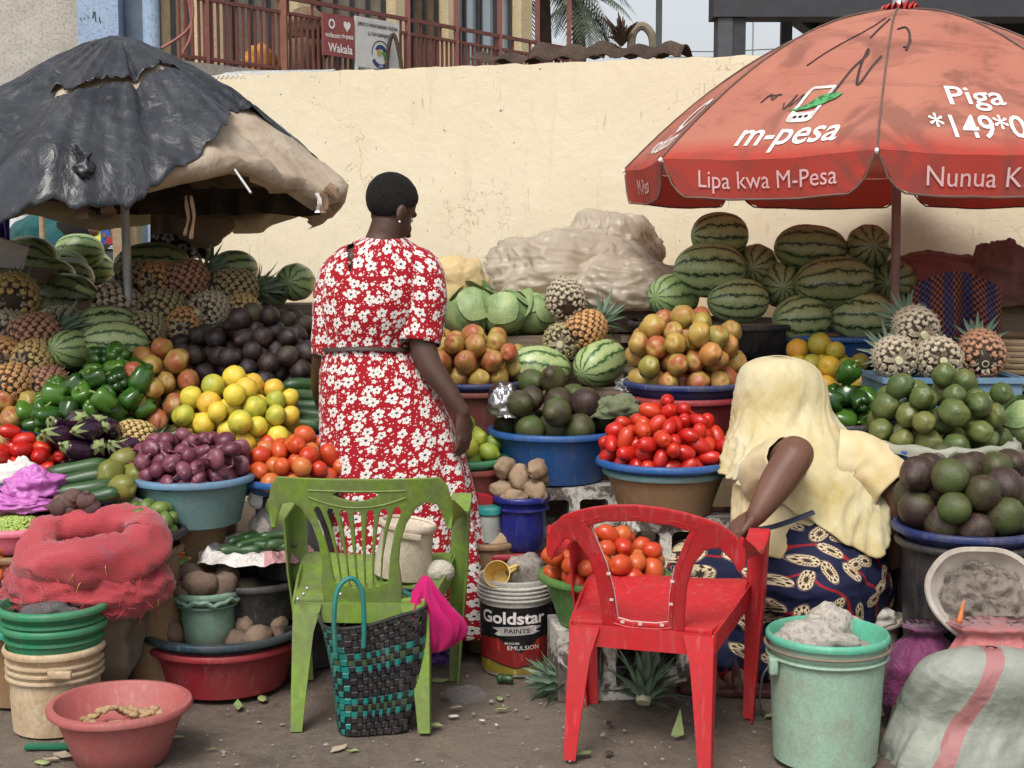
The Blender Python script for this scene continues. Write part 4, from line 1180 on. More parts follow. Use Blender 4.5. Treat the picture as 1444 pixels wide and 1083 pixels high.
def heap(kind, name, x, y, z0, Rx, Ry, n, r, slope, label, cat, group, seed=1, orient='any', peak=(0, 0), tight=.93, sv=.08, part=None):
 sv = sv * 1.5
 """label: 'what it is|which heap'; every fruit is told by its place in the heap"""
 P = pack(x, y, z0, Rx, Ry, n, r, slope, seed, tight, peak=peak); kp = seen(P, r); rr = random.Random(seed * 31 + 5); out = []
 P = P[kp]; Q = np.array([topx(c) for c in P]); what, which = label.split('|')
 lo, hi = Q.min(0), Q.max(0); top = int(np.argmax(Q[:, 1])); lf = int(np.argmin(Q[:, 0])); rt = int(np.argmax(Q[:, 0]))
 for i, c in enumerate(P):
  u = (Q[i] - lo) / np.maximum(hi - lo, 1e-6); zn = ZN[min(2, int(u[1] * 3))][min(2, int(u[0] * 3))]
  if len(P) < 10: zn = ['left', 'middle', 'right'][min(2, int(u[0] * 3))]
  lab = f'{what} on the very top of {which}' if i == top else f'{what} farthest left in {which}' if i == lf else f'{what} farthest right in {which}' if i == rt else f'{what} at the {zn} of {which}'
  o = link(name, rr.choice(KIND[kind])); o.location = c; s = 1 + rr.uniform(-sv, sv); o.scale = (s, s, s)
  if orient == 'any': o.rotation_euler = (rr.uniform(0, 6.3), rr.uniform(0, 6.3), rr.uniform(0, 6.3))
  elif orient == 'face':  # stem end towards the buyer
   o.rotation_euler = (Vector((rr.uniform(-.7, .7), -1, rr.uniform(-.2, .8)))).to_track_quat('Z', 'Y').to_euler()
  tag(o, lab, cat, group); out.append(o)
  if part == 'pepper': link('stem', PSTEM, o)
  elif part == 'eggplant': link('calyx', ECAL, o)
 return out
# ------------------------------------------------------------------ the stalls, right and centre
def spot(px, py, Y): p = at(px, py, Y); return p.x, p.y, p.z
# red tomatoes on the blue rimmed basin in the middle
x, y, z = spot(938, 645, 4.92)
vessel('basin', x, y, z, .225, .055, MT['blue_basin'], 'shallow blue basin holding the red tomato heap behind the red chair', 'basin', .19, .016, .03)
vessel('basin', x, y, z - .035, .205, .16, MT['brown_basin'], 'brown plastic basin under the red tomato heap', 'basin', .16, .012, .02, MT['teal_basin'])
heap('tomato', 'tomato', x, y, z - .030, .228, .228, 165, .0268, .62, 'red plum tomato|the tall heap behind the red chair', 'tomato', 'red tomatoes heaped behind the red chair', 3, 'any', tight=.97)
TOMZ = z - .195
# blue basin of dark round avocados in the centre
x, y, z = spot(783, 603, 5.38)
vessel('basin', x, y, z, .24, .20, MT['blue_basin'], 'bright blue basin under the central avocado heap', 'basin', .18, .02, .035)
heap('avo_round', 'avocado', x, y, z - .034, .24, .235, 27, .055, .50, 'round dark avocado|the central bright blue basin', 'avocado', 'avocados in the central blue basin', 5, 'face')
AVZ = z - .20; AVX, AVY = x, y
# mangoes, tall heap
x, y, z = spot(966, 536, 5.42)
vessel('basin', x, y, z, .225, .07, MT['navy'], 'navy tray under the tall mango heap beside the yellow headscarf', 'basin', .20, .012, .035)
vessel('basin', x, y, z - .055, .215, .17, MT['red_basin'], 'red basin under the tall mango heap', 'basin', .17, .016, .02)
prop(x, y, z - .225, .17, 'the tall mango heap')
heap('mango', 'mango', x, y, z - .034, .225, .225, 62, .0435, .70, 'ripe mango|the tall heap beside the yellow headscarf', 'mango', 'mangoes in the tall heap', 8, 'face')
# mangoes beside the woman
x, y, z = spot(664, 534, 5.76)
vessel('basin', x, y, z, .225, .05, MT['navy'], 'navy tray of mangoes right of the standing woman', 'basin', .2, .012, .03)
vessel('basin', x, y, z - .035, .215, .32, MT['brick_basin'], 'tall brick red bucket under the mangoes beside the standing woman', 'bucket', .18, .016, .02)
prop(x, y, z - .355, .16, 'the brick red mango bucket')
heap('mango', 'mango', x, y, z - .03, .225, .225, 46, .046, .50, 'ripe mango|the heap right of the standing woman', 'mango', 'mangoes beside the standing woman', 11, 'face')
# lemons in green basin
x, y, z = spot(656, 643, 5.24)
vessel('basin', x, y, z, .152, .05, MT['kelly'], 'green tray of limes beside the standing woman hand', 'basin', .13, .012, .035)
vessel('basin', x, y, z - .035, .145, .25, MT['brick_basin'], 'brick red bucket under the tray of limes', 'bucket', .14, .016, .02)
prop(x, y, z - .285, .14, 'the bucket of the lime tray')
heap('lime', 'lime', x, y, z - .035, .15, .15, 20, .038, .45, 'yellow green lime|the tray by the standing woman hand', 'lime', 'limes in the green tray', 4)
# melons and pineapples between the two
MEL = {'pale': [melon_me(.27, .095, MT['melon_pale'], 1)], 'mid': [melon_me(.30, .105, MT['melon_mid'], 2)], 'dark': [melon_me(.31, .10, MT['melon_dark'], 3)]}
def melon(px, py, Y, kind, yaw, label, s=1.0, roll=0, pitch=0, fat=1.0, group=None):
 o = link('watermelon', MEL[kind][0]); o.location = at(px, py, Y); o.rotation_euler = (roll, pitch, yaw); o.scale = (s, s * fat, s * fat); tag(o, label, 'watermelon', group); return o
melon(761, 519, 5.74, 'pale', .15, 'pale striped watermelon lying level above the central avocados', .96, .4, .12)
melon(846, 512, 5.74, 'pale', .9, 'pale striped watermelon tilted beside the level one above the central avocados', .98, 1.4, -.25)
for args in [(793, 481, 5.8, (.15, 1, .1), 'green', 'pineapple at lower left of the trio behind two pale melons'),
             (826, 466, 5.78, (.75, .6, .45), 'orange', 'pineapple with its crown pointing right above two pale melons'),
             (797, 422, 5.84, (-.1, .9, .5), 'dark', 'pineapple on top of the trio behind two pale melons')]:
 pineapple(*args, crown=args[0] == 826, stem='none' if args[0] != 793 else 'stub')
cabbage(665, 440, 6.0, .125, 'dark cabbage nearest the standing woman behind the mangoes', .3)
cabbage(713, 442, 5.98, .112, 'middle cabbage of the three behind the mangoes', 1.2)
cabbage(752, 445, 6.05, .105, 'pale crinkled cabbage nearest the plastic sheeting', 2.2)
# two stacks of watermelon under the red umbrella
x, y, z = spot(1010, 452, 6.0)
vessel('basin', x, y, z, .36, .14, MT['black_basin'], 'wide black basin under the left melon stack', 'basin', .30, .016, .03); prop(x, y, z - .14, .25, 'the left melon basin', MT['black_basin'])
for px, py, Y, k, yaw, s, fat, lab in [(1015, 332, 6.0, 'mid', .2, .82, 1.15, 'watermelon on the very top of the left stack under the umbrella'), (1001, 381, 5.92, 'mid', -.15, 1.0, 1.1, 'large watermelon in the middle of the left stack'),
      (1066, 377, 6.05, 'dark', 1.3, .9, 1.1, 'dark watermelon end on at the right of the left stack'), (1041, 424, 5.86, 'mid', .1, .86, 1.05, 'watermelon at lower right of the left stack above the mangoes'), (950, 418, 5.95, 'pale', .8, .9, 1.1, 'pale watermelon at lower left of the left stack behind the mangoes')]:
 melon(px, py, Y, k, yaw, lab, s, U(0, 3), 0, fat)
x, y, z = spot(1182, 468, 6.0)
vessel('basin', x, y, z, .33, .13, MT['blue_basin'], 'blue basin under the right melon stack by the umbrella pole', 'basin', .28, .016, .03); prop(x, y, z - .13, .25, 'the right melon basin', MT['red_basin'])
for px, py, Y, k, yaw, s, fat, lab in [(1131, 450, 5.82, 'mid', .3, .84, 1.12, 'watermelon at lower left of the right stack'), (1216, 447, 5.82, 'mid', -.25, .88, 1.1, 'watermelon at lower right of the right stack beside the pole'), (1176, 398, 5.85, 'dark', .05, 1.08, 1.0, 'longest watermelon across the middle of the right stack'),
      (1104, 402, 5.98, 'dark', 1.4, .88, 1.1, 'dark watermelon end on at the left of the right stack'), (1143, 350, 5.95, 'dark', -.12, .98, 1.0, 'dark watermelon lying on top of the right stack'), (1224, 348, 5.95, 'dark', 1.5, .82, 1.15, 'round ended watermelon on top of the right stack beside the pole'), (1258, 400, 6.0, 'dark', 1.2, .92, 1.12, 'dark watermelon behind the umbrella pole'), (1272, 436, 6.05, 'mid', .9, .7, 1.1, 'small watermelon low behind the umbrella pole')]:
 melon(px, py, Y, k, yaw, lab, s, U(0, 3), U(-.06, .06), fat)
# oranges under the umbrella
x, y, z = spot(1158, 540, 5.5)
vessel('basin', x, y, z, .22, .08, MT['navy'], 'navy basin of oranges behind the yellow headscarf', 'basin', .19, .014, .03); prop(x, y, z - .08, .19, 'the shaded oranges')
heap('orange_b', 'orange', x, y, z - .03, .225, .2, 34, .0415, .62, 'greenish orange|the heap right of the yellow headscarf', 'orange', 'oranges behind the yellow headscarf', 6)
# pineapples on the blue crate
x, y, z = spot(1325, 528, 5.12)
cr = empty('crate', (x, y, z - .14)); tag(cr, 'blue plastic crate under the four pineapples at right', 'crate')
for a, b_, nm in [((-.24, -.17, 0), (.24, -.158, .14), 'side'), ((-.24, .158, 0), (.24, .17, .14), 'side'), ((-.24, -.157, 0), (-.228, .157, .14), 'side'), ((.228, -.157, 0), (.24, .157, .14), 'side'), ((-.227, -.157, .10), (.227, .157, .11), 'floor')]:
 m = MB(); m.box(a, b_); m.build(nm, MT['blue_rim'] if nm == 'side' else MT['blue_basin'], cr)
m = MB()
for a, b_ in [((-.25, -.182, .125), (.25, -.171, .145)), ((-.252, -.17, .125), (-.241, .17, .145)), ((.241, -.17, .125), (.252, .17, .145))]: m.box(a, b_)
m.build('rim', MT['blue_rim'], cr); prop(x, y, z - .14, .18, 'the blue pineapple crate')
for args in [(1262, 504, 5.02, (.1, 1, .05), 'dark', 'pineapple with a white cut stem at the left of the blue crate'), (1322, 506, 5.0, (.05, 1, 0), 'dark', 'pineapple in the middle of the blue crate'), (1384, 498, 5.05, (.15, 1, .35), 'red', 'reddish pineapple at the right end of the blue crate'), (1291, 462, 5.1, (-.1, 1, .25), 'dark', 'pineapple on top of the others on the blue crate')]:
 pineapple(*args, crown=True, stem='stub')
m = MB()
# green peppers and green mangoes
x, y, z = spot(1192, 592, 5.1)
vessel('basin', x, y, z, .16, .07, MT['black_basin'], 'black basin of green peppers behind the yellow headscarf', 'basin', .14, .012, .03); prop(x, y, z - .07, .13, 'the peppers at right')
heap('pepper', 'pepper', x, y, z - .03, .19, .17, 18, .044, .6, 'dark green pepper|the cluster beside the green mangoes', 'pepper', 'peppers beside the green mangoes', 12, 'any', part='pepper')
x, y, z = spot(1325, 622, 4.78)
vessel('basin', x, y, z, .235, .14, MT['blue_basin'], 'blue basin of green mangoes at right', 'basin', .19, .016, .03)
heap('mango_green', 'mango', x, y, z - .03, .245, .23, 50, .047, .52, 'unripe green mango|the big heap at right', 'mango', 'green mangoes at right', 14, 'face')
o = vessel('upturned_basin', x, y, z - .141, .215, z - .141, MT['black_basin'], 'tall black bucket under the green mangoes at right', 'bucket', .17, .012, .02)
# liner cloth hanging over the basin edge
v, f = [], []
for i in range(97):
 t = 2 * pi * i / 96; w_ = .05 + .03 * noise.noise(Vector((cos(t) * 2.5, sin(t) * 2.5, 4)))
 for j in range(5):
  q = j / 4; rr_ = .222 + .036 * min(1, q * 2) + .008 * sin(t * 17) * q; v.append((cos(t) * rr_, sin(t) * rr_, .012 - .0 + (-.002 if q < .5 else -w_ * (q - .4)) + .004 * sin(t * 11 + 1)))
for i in range(96):
 for j in range(4): a = i * 5 + j; f.append((a, a + 5, a + 6, a + 1))
lo = link('liner_cloth', mesh('liner_cloth', v, f, fabric('pale_liner', (.34, .34, .27), (.22, .23, .18)), True, 180)); lo.location = (x, y, z); tag(lo, 'pale green cloth liner around the green mango basin', 'cloth')
# big avocados at right front
x, y, z = spot(1362, 738, 4.45)
vessel('basin', x, y, z, .215, .06, MT['navy'], 'dark blue rimmed tray of avocados at the right edge', 'basin', .19, .014, .03)
vessel('bucket', x, y, z - .046, .205, z - .05, MT['black_basin'], 'large black bucket under the avocados at the right edge', 'bucket', .17, .012, .02)
heap('avo_round', 'avocado', x, y, z - .03, .215, .215, 36, .050, .42, 'large avocado|the heap at the right edge', 'avocado', 'avocados at the right edge', 21, 'face')
# orange tomatoes in the green basin behind the red chair
x, y, z = spot(852, 806, 4.58)
vessel('basin', x, y, z, .20, .17, MT['green_basin'], 'green basin of orange tomatoes seen through the red chair back', 'basin', .15, .018, .035)
heap('plum_tomato', 'tomato', x, y, z - .034, .205, .205, 62, .034, .42, 'orange tomato|the green basin behind the red chair', 'tomato', 'tomatoes in the green basin', 17)
GBX, GBY, GBZ = x, y, z - .17
# hollow concrete blocks
def block(x, y, z, L, D, H, yaw, label, holes=2):
 r = empty('concrete_block', (x, y, z), yaw); tag(r, label, 'block')
 hw = .028; n = holes; lo = [rrect(-L/2, 0, L/2, H, .006)]
 wd = (L - (n + 1) * .04) / n
 for k in range(n): a = -L/2 + .04 + k * (wd + .04); lo.append(rrect(a, .045, a + wd, H - .045, .02)[::-1])
 me = plate('block_body', lo, D, MT['block'], 0, .03, .03, lambda c: Vector((c.x, c.z, c.y)) + Vector((fbm((c.x*20, c.y*20, c.z*20), 3), fbm((c.x*20+9, c.y*20, c.z*20), 3), fbm((c.x*20, c.y*20+5, c.z*20), 3))) * .004, 40)
 link('block_body', me, r); return r
block(AVX + .05, AVY - .06, 0, .34, .22, .19, .1, 'lowest whitewashed block in the stack under the central avocados')
block(AVX + .05, AVY - .05, .192, .34, .22, .19, -.05, 'second whitewashed block in the stack under the central avocados')
block(AVX + .06, AVY - .06, .384, .34, .22, AVZ - .386, .06, 'top hollow whitewashed block right under the blue avocado basin')
x, y, z = spot(938, 645, 4.92)
block(x + .05, y, 0, .42, .22, .18, -.08, 'lowest whitewashed block under the red tomato basin'); block(x + .05, y + .01, .182, .42, .22, .18, .05, 'second whitewashed block under the red tomato basin'); block(x + .06, y, .364, .42, .22, TOMZ - .366, -.03, 'top whitewashed block under the red tomato basin', 3)
block(GBX + .0, GBY + .02, 0, .34, .22, GBZ - .002, .12, 'stained whitewashed block on the ground behind the red chair legs')
block(GBX + .28, GBY + .16, 0, .30, .16, .19, -.1, 'dark stained block on the ground beside the sandal')
# navy bucket with potatoes standing in a red basin of potatoes
x, y, z = spot(736, 697, 5.08)
bk = vessel('bucket', x, y, z, .098, .20, MT['navy_bucket'], 'small navy bucket of potatoes beside the standing woman', 'bucket', .082, .006, .06, steps=1)
heap('potato', 'potato', x, y, z - .050, .10, .10, 9, .043, .4, 'brown potato|the small navy bucket', 'potato', 'potatoes in the navy bucket', 2, tight=.86)
x, y, z = spot(712, 770, 5.13)
vessel('basin', x, y, z, .14, .075, MT['red_basin'], 'red basin of potatoes under the navy bucket', 'basin', .12, .012, .04)
vessel('upturned_basin', x, y + .05, z - .076, .12, z - .076, MT['black_basin'], 'dark bucket under the red potato basin', 'bucket', .11, .01, .02)
KIND['bigpotato'] = [ellips('potato', .062, .052, .078, MT['potato'], .15, 1.4, k + 11) for k in range(2)]
heap('bigpotato', 'potato', x + .0, y - .06, z - .035, .15, .08, 4, .05, .1, 'big potato|the red basin below the navy bucket', 'potato', 'potatoes in the red basin', 9, tight=.85)
# paint bucket with text
def paint_bucket():
 p = gnd(727, 955); x, y = p.x, p.y + .11; H = .335; R0 = .125
 r = empty('paint_bucket', (x, y, 0)); tag(r, 'open paint bucket with printed label holding a stone and a cup', 'bucket')
 prof = [(0, 0), (.112, 0), (.116, .006), (R0, H - .075)]
 for k in range(4): zz = H - .072 + k * .014; prof += [(R0 + .001, zz), (R0 + .009, zz + .002), (R0 + .009, zz + .006), (R0 + .001, zz + .009)]
 prof += [(R0 + .006, H - .006), (R0 + .004, H), (R0 - .002, H - .004), (R0 - .006, H - .06), (0, H - .06)]
 link('body', lathe('body', prof, MT['paintwhite'], 56), r)
 def rr_(z): return .116 + (R0 - .116) * z / (H - .075) + .0012
 def wrap(off): return lambda c: Vector((sin(c.x / .12) * (rr_(c.y) + off), -cos(c.x / .12) * (rr_(c.y) + off), c.y))
 def band(name, pts, mat, off):
  me = plate(name, [pts], .0002, mat, 0, .012, 0, None); project_mesh(me, wrap(off)); return link(name, me, r)
 Lh = .37
 blk = plastic('label_black', (.018, .018, .024), .4, .25); rd = plastic('label_red', (.50, .035, .03), .4, .25); yl = plastic('label_yellow', (.55, .42, .06), .4, .3)
 band('label', [(-Lh, .012), (Lh, .012), (Lh, .245), (-Lh, .245)], blk, 0)
 band('label_stripe', [(-Lh, .030), (-.10, .055), (.0, .03), (.12, .05), (Lh, .04), (Lh, .012), (-Lh, .012)], yl, .0010)
 band('label_stripe', [(-Lh, .13), (-.06, .135), (.02, .085), (.085, .135), (Lh, .14), (Lh, .045), (.12, .056), (.0, .035), (-.10, .06), (-Lh, .035)], rd, .0006)
 br = [(-.075, .150), (-.06, .146), (.06, .152), (.088, .158), (.07, .166), (.095, .176), (.06, .183), (-.04, .178), (-.085, .172), (-.06, .162)]
 band('label_brush_stroke', br, MT['white_print'], .0014)
 for s, u, z, size, mat, wd, bold in [('Goldstar', -.012, .190, .058, MT['white_print'], .235, .028), ('PAINTS', .005, .1575, .022, MT['black_print'], .085, .012), ('HI-COVER', -.012, .118, .010, MT['white_print'], .05, .015), ('EMULSION', .028, .098, .022, MT['white_print'], .11, -.004)]:
  me = text_mesh(s, size, bold, 0, wd, .008, None); project_mesh(me, lambda c: Vector((c.x + u, c.y + z, 0))); project_mesh(me, wrap(.0022)); me.materials.append(mat); link('lettering', me, r)
 st = link('stone', ellips('stone', .075, .065, .072, MT['stone'], .3, 1.7, 5, 24, 16)); st.location = (x + .035, y + .02, H - .01); st.rotation_euler = (.3, .2, .6); tag(st, 'round grey stone resting in the printed paint bucket', 'stone')
 cup = empty('cup', (x - .055, y - .055, H + .005)); cup.rotation_euler = (R_(62), R_(-28), 0); tag(cup, 'yellow plastic cup tipped over in the printed paint bucket', 'cup')
 link('cup_body', lathe('cup_body', [(0, -.045), (.028, -.045), (.031, -.04), (.045, .04), (.047, .043), (.044, .043), (.029, -.036), (0, -.038)], MT['yellow_cup'], 32), cup)
 m = MB(); m.tube(spline([(.040, 0, .025), (.068, 0, .022), (.070, 0, -.005), (.036, 0, -.018)], 5), .006, 8); m.build('handle', MT['yellow_cup'], cup, True)
paint_bucket()
# ------------------------------------------------------------------ the stalls, left
x, y, z = spot(272, 668, 4.82)
vessel('basin', x, y, z, .195, .17, MT['teal_basin'], 'teal basin full of red onions', 'basin', .16, .018, .03, MT['blue_rim'])
heap('onion', 'onion', x, y, z - .03, .20, .20, 98, .029, .30, 'red onion|the teal basin', 'onion', 'red onions in the teal basin', 19)
ONX, ONY, ONZ = x, y, z - .17
vessel('upturned_basin', x - .03, y + .05, z - .172, .13, z - .175, MT['brown_basin'], 'brown bucket under the teal onion basin', 'bucket', .115, .012, .02)
x, y, z = spot(418, 668, 4.97)
vessel('basin', x, y, z, .20, .06, MT['blue_basin'], 'blue tray of tomatoes left of the standing woman', 'basin', .17, .014, .035)
prop(x, y, z - .06, .16, 'the tomato tray left of the standing woman', MT['black_basin'])
heap('plum_tomato', 'tomato', x, y, z - .035, .205, .2, 66, .033, .50, 'red orange tomato|the heap left of the standing woman', 'tomato', 'tomatoes left of the standing woman', 23)
x, y, z = spot(334, 622, 5.16)
vessel('basin', x, y, z, .235, .06, MT['navy'], 'navy tray of yellow oranges in front of the dark avocados', 'basin', .2, .012, .03); prop(x, y, z - .06, .18, 'the yellow oranges')
heap('orange', 'orange', x, y, z - .03, .235, .2, 60, .041, .55, 'yellow orange|the heap before the dark avocados', 'orange', 'yellow oranges at left', 25, peak=(.0, .03))
x, y, z = spot(205, 612, 5.28)
heap('mango', 'mango', x, y, level(x, y), .21, .17, 54, .0445, .62, 'ripe mango|the pile between peppers and oranges', 'mango', 'mangoes between peppers and oranges', 29, 'face', peak=(.05, .05))
x, y, z = spot(322, 560, 5.5)
heap('avo_dark', 'avocado', x + .02, y, level(x, y), .36, .17, 120, .039, .55, 'dark purple avocado|the big left heap', 'avocado', 'dark avocados at left', 31, 'any', peak=(.08, .04))
x, y, z = spot(398, 492, 5.8)
vessel('basin', x, y, z, .19, .08, MT['blue_basin'], 'blue basin of dark avocados touching the standing woman sleeve', 'basin', .16, .012, .03); prop(x, y, z - .08, .15, 'the upper dark avocados')
heap('avo_dark', 'avocado', x, y, z - .03, .21, .17, 42, .039, .45, 'dark avocado|the upper basin by the woman sleeve', 'avocado', 'dark avocados in the upper basin', 33, 'any')
x, y, z = spot(122, 600, 5.17)
vessel('basin', x, y, z, .235, .06, MT['navy'], 'navy tray of shiny green peppers', 'basin', .2, .012, .03); prop(x, y, z - .06, .2, 'the green pepper tray')
heap('pepper', 'pepper', x, y, z - .03, .25, .22, 80, .0385, .66, 'shiny green pepper|the big heap at left', 'pepper', 'green peppers at left', 37, 'any', part='pepper', peak=(.10, .08))
heap('mango', 'mango', *spot(8, 590, 5.2)[:2], level(-1.8, 5.2), .13, .13, 12, .048, .4, 'ripe mango|the small heap at the far left edge', 'mango', 'mangoes at the far left edge', 38, 'face')
# aubergines, cucumbers, olive mangoes on the lower steps
x, y, z = spot(112, 648, 4.88)
heap('eggplant', 'aubergine', x, y, level(x, y) + .045, .22, .14, 27, .047, .5, 'glossy purple aubergine|the heap above the cucumbers', 'aubergine', 'aubergines at left', 41, 'face', part='eggplant', tight=.86)
def cuke(px, py, Y, yaw, label, group, pitch=0, k=0, s=1):
 o = link('cucumber', KIND['cucumber'][k % 3]); o.location = at(px, py, Y); o.rotation_euler = (U(0, 6), pitch, yaw); o.scale = (s, s, s); tag(o, label, 'cucumber', group)
for k, (px, py, Y, yw) in enumerate([(108, 662, 4.72, .22), (112, 676, 4.68, .2), (120, 690, 4.64, .22), (126, 701, 4.60, .15), (70, 678, 4.74, .1), (88, 690, 4.66, .3), (98, 702, 4.68, .2), (118, 706, 4.7, .1)]):
 cuke(px, py, Y, yw, ('front cucumber ' + ORD[k] + ' in the row below the aubergines') if k < 4 else ('rear cucumber ' + ORD[k - 4] + ' behind the row below the aubergines'), 'cucumbers in front of the aubergines', -.12, k)
for k, (px, py) in enumerate([(437, 545), (432, 558), (436, 572), (430, 586), (444, 595), (425, 600)]):
 cuke(px, py, 5.35 - .02 * k, U(-.3, .4), 'cucumber ' + ORD[k] + ' in the stack left of the standing woman', 'cucumbers beside the standing woman', .05, k)
sx, sy, _ = spot(437, 600, 5.32); m = vessel('basin', sx, sy, at(0, 606, 5.3).z, .17, .05, MT['blue_basin'], 'blue tray under the cucumbers beside the standing woman', 'basin', .15, .01, .02); prop(sx, sy, at(0, 606, 5.3).z - .05, .13, 'the cucumber tray beside the standing woman')
KIND['mo'] = KIND['mango_olive']
for k, (px, py, Y) in enumerate([(156, 667, 4.70), (172, 688, 4.64), (190, 672, 4.74), (175, 650, 4.8), (168, 706, 4.68), (150, 700, 4.7)]):
 o = link('mango', KIND['mo'][k % 2]); o.location = at(px, py, Y); o.rotation_euler = (1.4, U(-.4, .4), U(0, 3)); tag(o, ['olive green mango touching the ends of the cucumbers', 'spotted olive mango lying in front of the onion basin', 'olive mango tight against the onions', 'upper olive mango below the small yellow pineapple', 'lowest olive mango behind the newspaper', 'olive mango half under the cucumbers'][k], 'mango', 'olive mangoes by the onions')
o = link('avocado', KIND['avo_dark'][0]); o.location = at(213, 640, 4.9); o.rotation_euler = (1.5, 0, .4); tag(o, 'single dark avocado above the red onions', 'avocado')
pineapple(191, 618, 4.98, (1, .15, -.08), 'yellow', 'small yellow pineapple lying on its side in front of the mangoes', True, 'none', .82)
x, y, z = spot(18, 672, 4.78)
vessel('basin', x, y, z, .17, .06, MT['navy'], 'navy tray of tomatoes at the far left edge', 'basin', .15, .01, .03); prop(x, y, z - .06, .12, 'the far left tomato tray')
heap('tomato', 'tomato', x, y, z - .03, .18, .15, 62, .029, .55, 'bright red tomato|the heap at the far left edge', 'tomato', 'tomatoes at the far left edge', 43)
# pineapples, left
LP = [(20, 420, 5.75, (-.3, 1, .15), 'yellow', 'large brown pineapple at the top of the far left pile', 1.25, True, 'none'), (15, 470, 5.65, (.2, 1, .2), 'dark', 'large pineapple half cut by the left edge of the pile', 1.2, True, 'none'),
      (48, 472, 5.42, (.85, .5, .25), 'red', 'reddish pineapple with its blue green crown pointing right', 1.05, True, 'stub'), (85, 462, 5.6, (.7, .8, .1), 'dark', 'dark pineapple behind the blue green crown at left', 1.05, False, 'none'),
      (50, 508, 5.32, (.4, 1, .1), 'yellow', 'yellow eyed pineapple low in the far left pile', 1.02, True, 'none'), (8, 505, 5.35, (-.4, 1, .2), 'orange', 'orange tinged pineapple at the left picture edge', 1.0, False, 'none'),
      (22, 540, 5.24, (.5, .9, .1), 'orange', 'pineapple lying with a cut stalk at the far left', .95, True, 'stalk'), (66, 542, 5.28, (.6, .8, .1), 'red', 'small dark pineapple above the pepper tray at far left', .95, False, 'stub')]
for px, py, Y, aim, col, lab, s, cr_, stm in LP: pineapple(px, py, Y, aim, col, lab, cr_, stm, s)
MP = [(168, 432, 5.75, (.85, .3, -.45), 'dark', 'pale eyed pineapple with a long green stalk pointing up left', 1.15, False, 'stalk'), (195, 395, 5.95, (.6, .7, .1), 'green', 'pineapple with its cut stalk pointing left on the top row', 1.0, False, 'stalk'),
      (225, 396, 5.85, (.3, 1, .1), 'orange', 'bright orange pineapple in the middle of the top row', 1.0, False, 'none'), (262, 396, 5.85, (.7, .6, .35), 'red', 'reddish pineapple with its crown pointing up right', 1.08, True, 'stub'),
      (230, 437, 5.72, (.5, .9, .05), 'green', 'pineapple in the second row beside the pale eyed one', 1.05, False, 'stub'), (296, 437, 5.72, (.4, 1, .1), 'dark', 'pineapple with a stub of green stalk in the second row', 1.0, False, 'stub'),
      (331, 407, 5.9, (.85, .45, .0), 'green', 'pineapple at the right of the top row with crown to the right', 1.08, True, 'stub'), (208, 467, 5.62, (.2, 1, .1), 'green', 'pineapple low beside the striped melon', .92, False, 'none'),
      (262, 458, 5.68, (.1, 1, .1), 'orange', 'orange pineapple peeping above the dark avocados', .95, False, 'none'), (340, 440, 5.8, (.3, 1, .1), 'yellow', 'pale pineapple half behind the dark avocados', .95, False, 'none'), (290, 412, 5.95, (.1, 1, .1), 'orange', 'orange pineapple tucked behind the second row', .9, False, 'none')]
for px, py, Y, aim, col, lab, s, cr_, stm in MP: pineapple(px, py, Y, aim, col, lab, cr_, stm, s)
# watermelons, left
for px, py, Y, k, yaw, s, fat, lab in [(100, 493, 5.38, 'pale', 1.25, .80, 1.0, 'round pale watermelon end on beside the green peppers'), (163, 484, 5.42, 'pale', .35, .92, 1.0, 'pale watermelon with fine stripes above the green peppers'), (150, 462, 5.6, 'mid', .5, .85, 1.0, 'green watermelon behind the fine striped pale one'),
      (38, 372, 6.3, 'mid', -.4, 1.05, 1.1, 'large watermelon at the upper left behind the white card'), (62, 395, 6.25, 'mid', .3, .95, 1.0, 'watermelon in the second row behind the far left pineapples'), (95, 418, 6.1, 'dark', -.5, 1.0, 1.0, 'broad watermelon with a brown patch behind the pineapple crown'), (88, 377, 6.5, 'mid', -.2, .8, 1.0, 'watermelon under the yellow topped melon at left'), (112, 355, 6.6, 'pale', .1, .84, 1.05, 'yellowish watermelon on top of the left melon stack'), (92, 392, 6.4, 'mid', .15, .86, 1.0, 'long watermelon low in the left melon stack'), (125, 378, 6.7, 'mid', .5, .8, 1.0, 'watermelon beside the poster cabinet'),
      (30, 405, 6.2, 'pale', 1.0, .9, 1.0, 'watermelon just behind the big brown pineapple'), (215, 376, 6.3, 'dark', .05, 1.1, 1.0, 'dark long watermelon behind the orange pineapple'), (330, 380, 6.2, 'mid', .6, .72, 1.1, 'watermelon behind the top row pineapple crown'), (417, 398, 6.1, 'pale', 1.45, .85, 1.0, 'round watermelon left of the standing woman shoulder'), (378, 412, 6.15, 'pale', .9, .75, 1.0, 'small pale watermelon half behind the dark avocados')]:
 melon(px, py, Y, k, yaw, lab, s, U(0, 3), U(-.1, .1), fat)
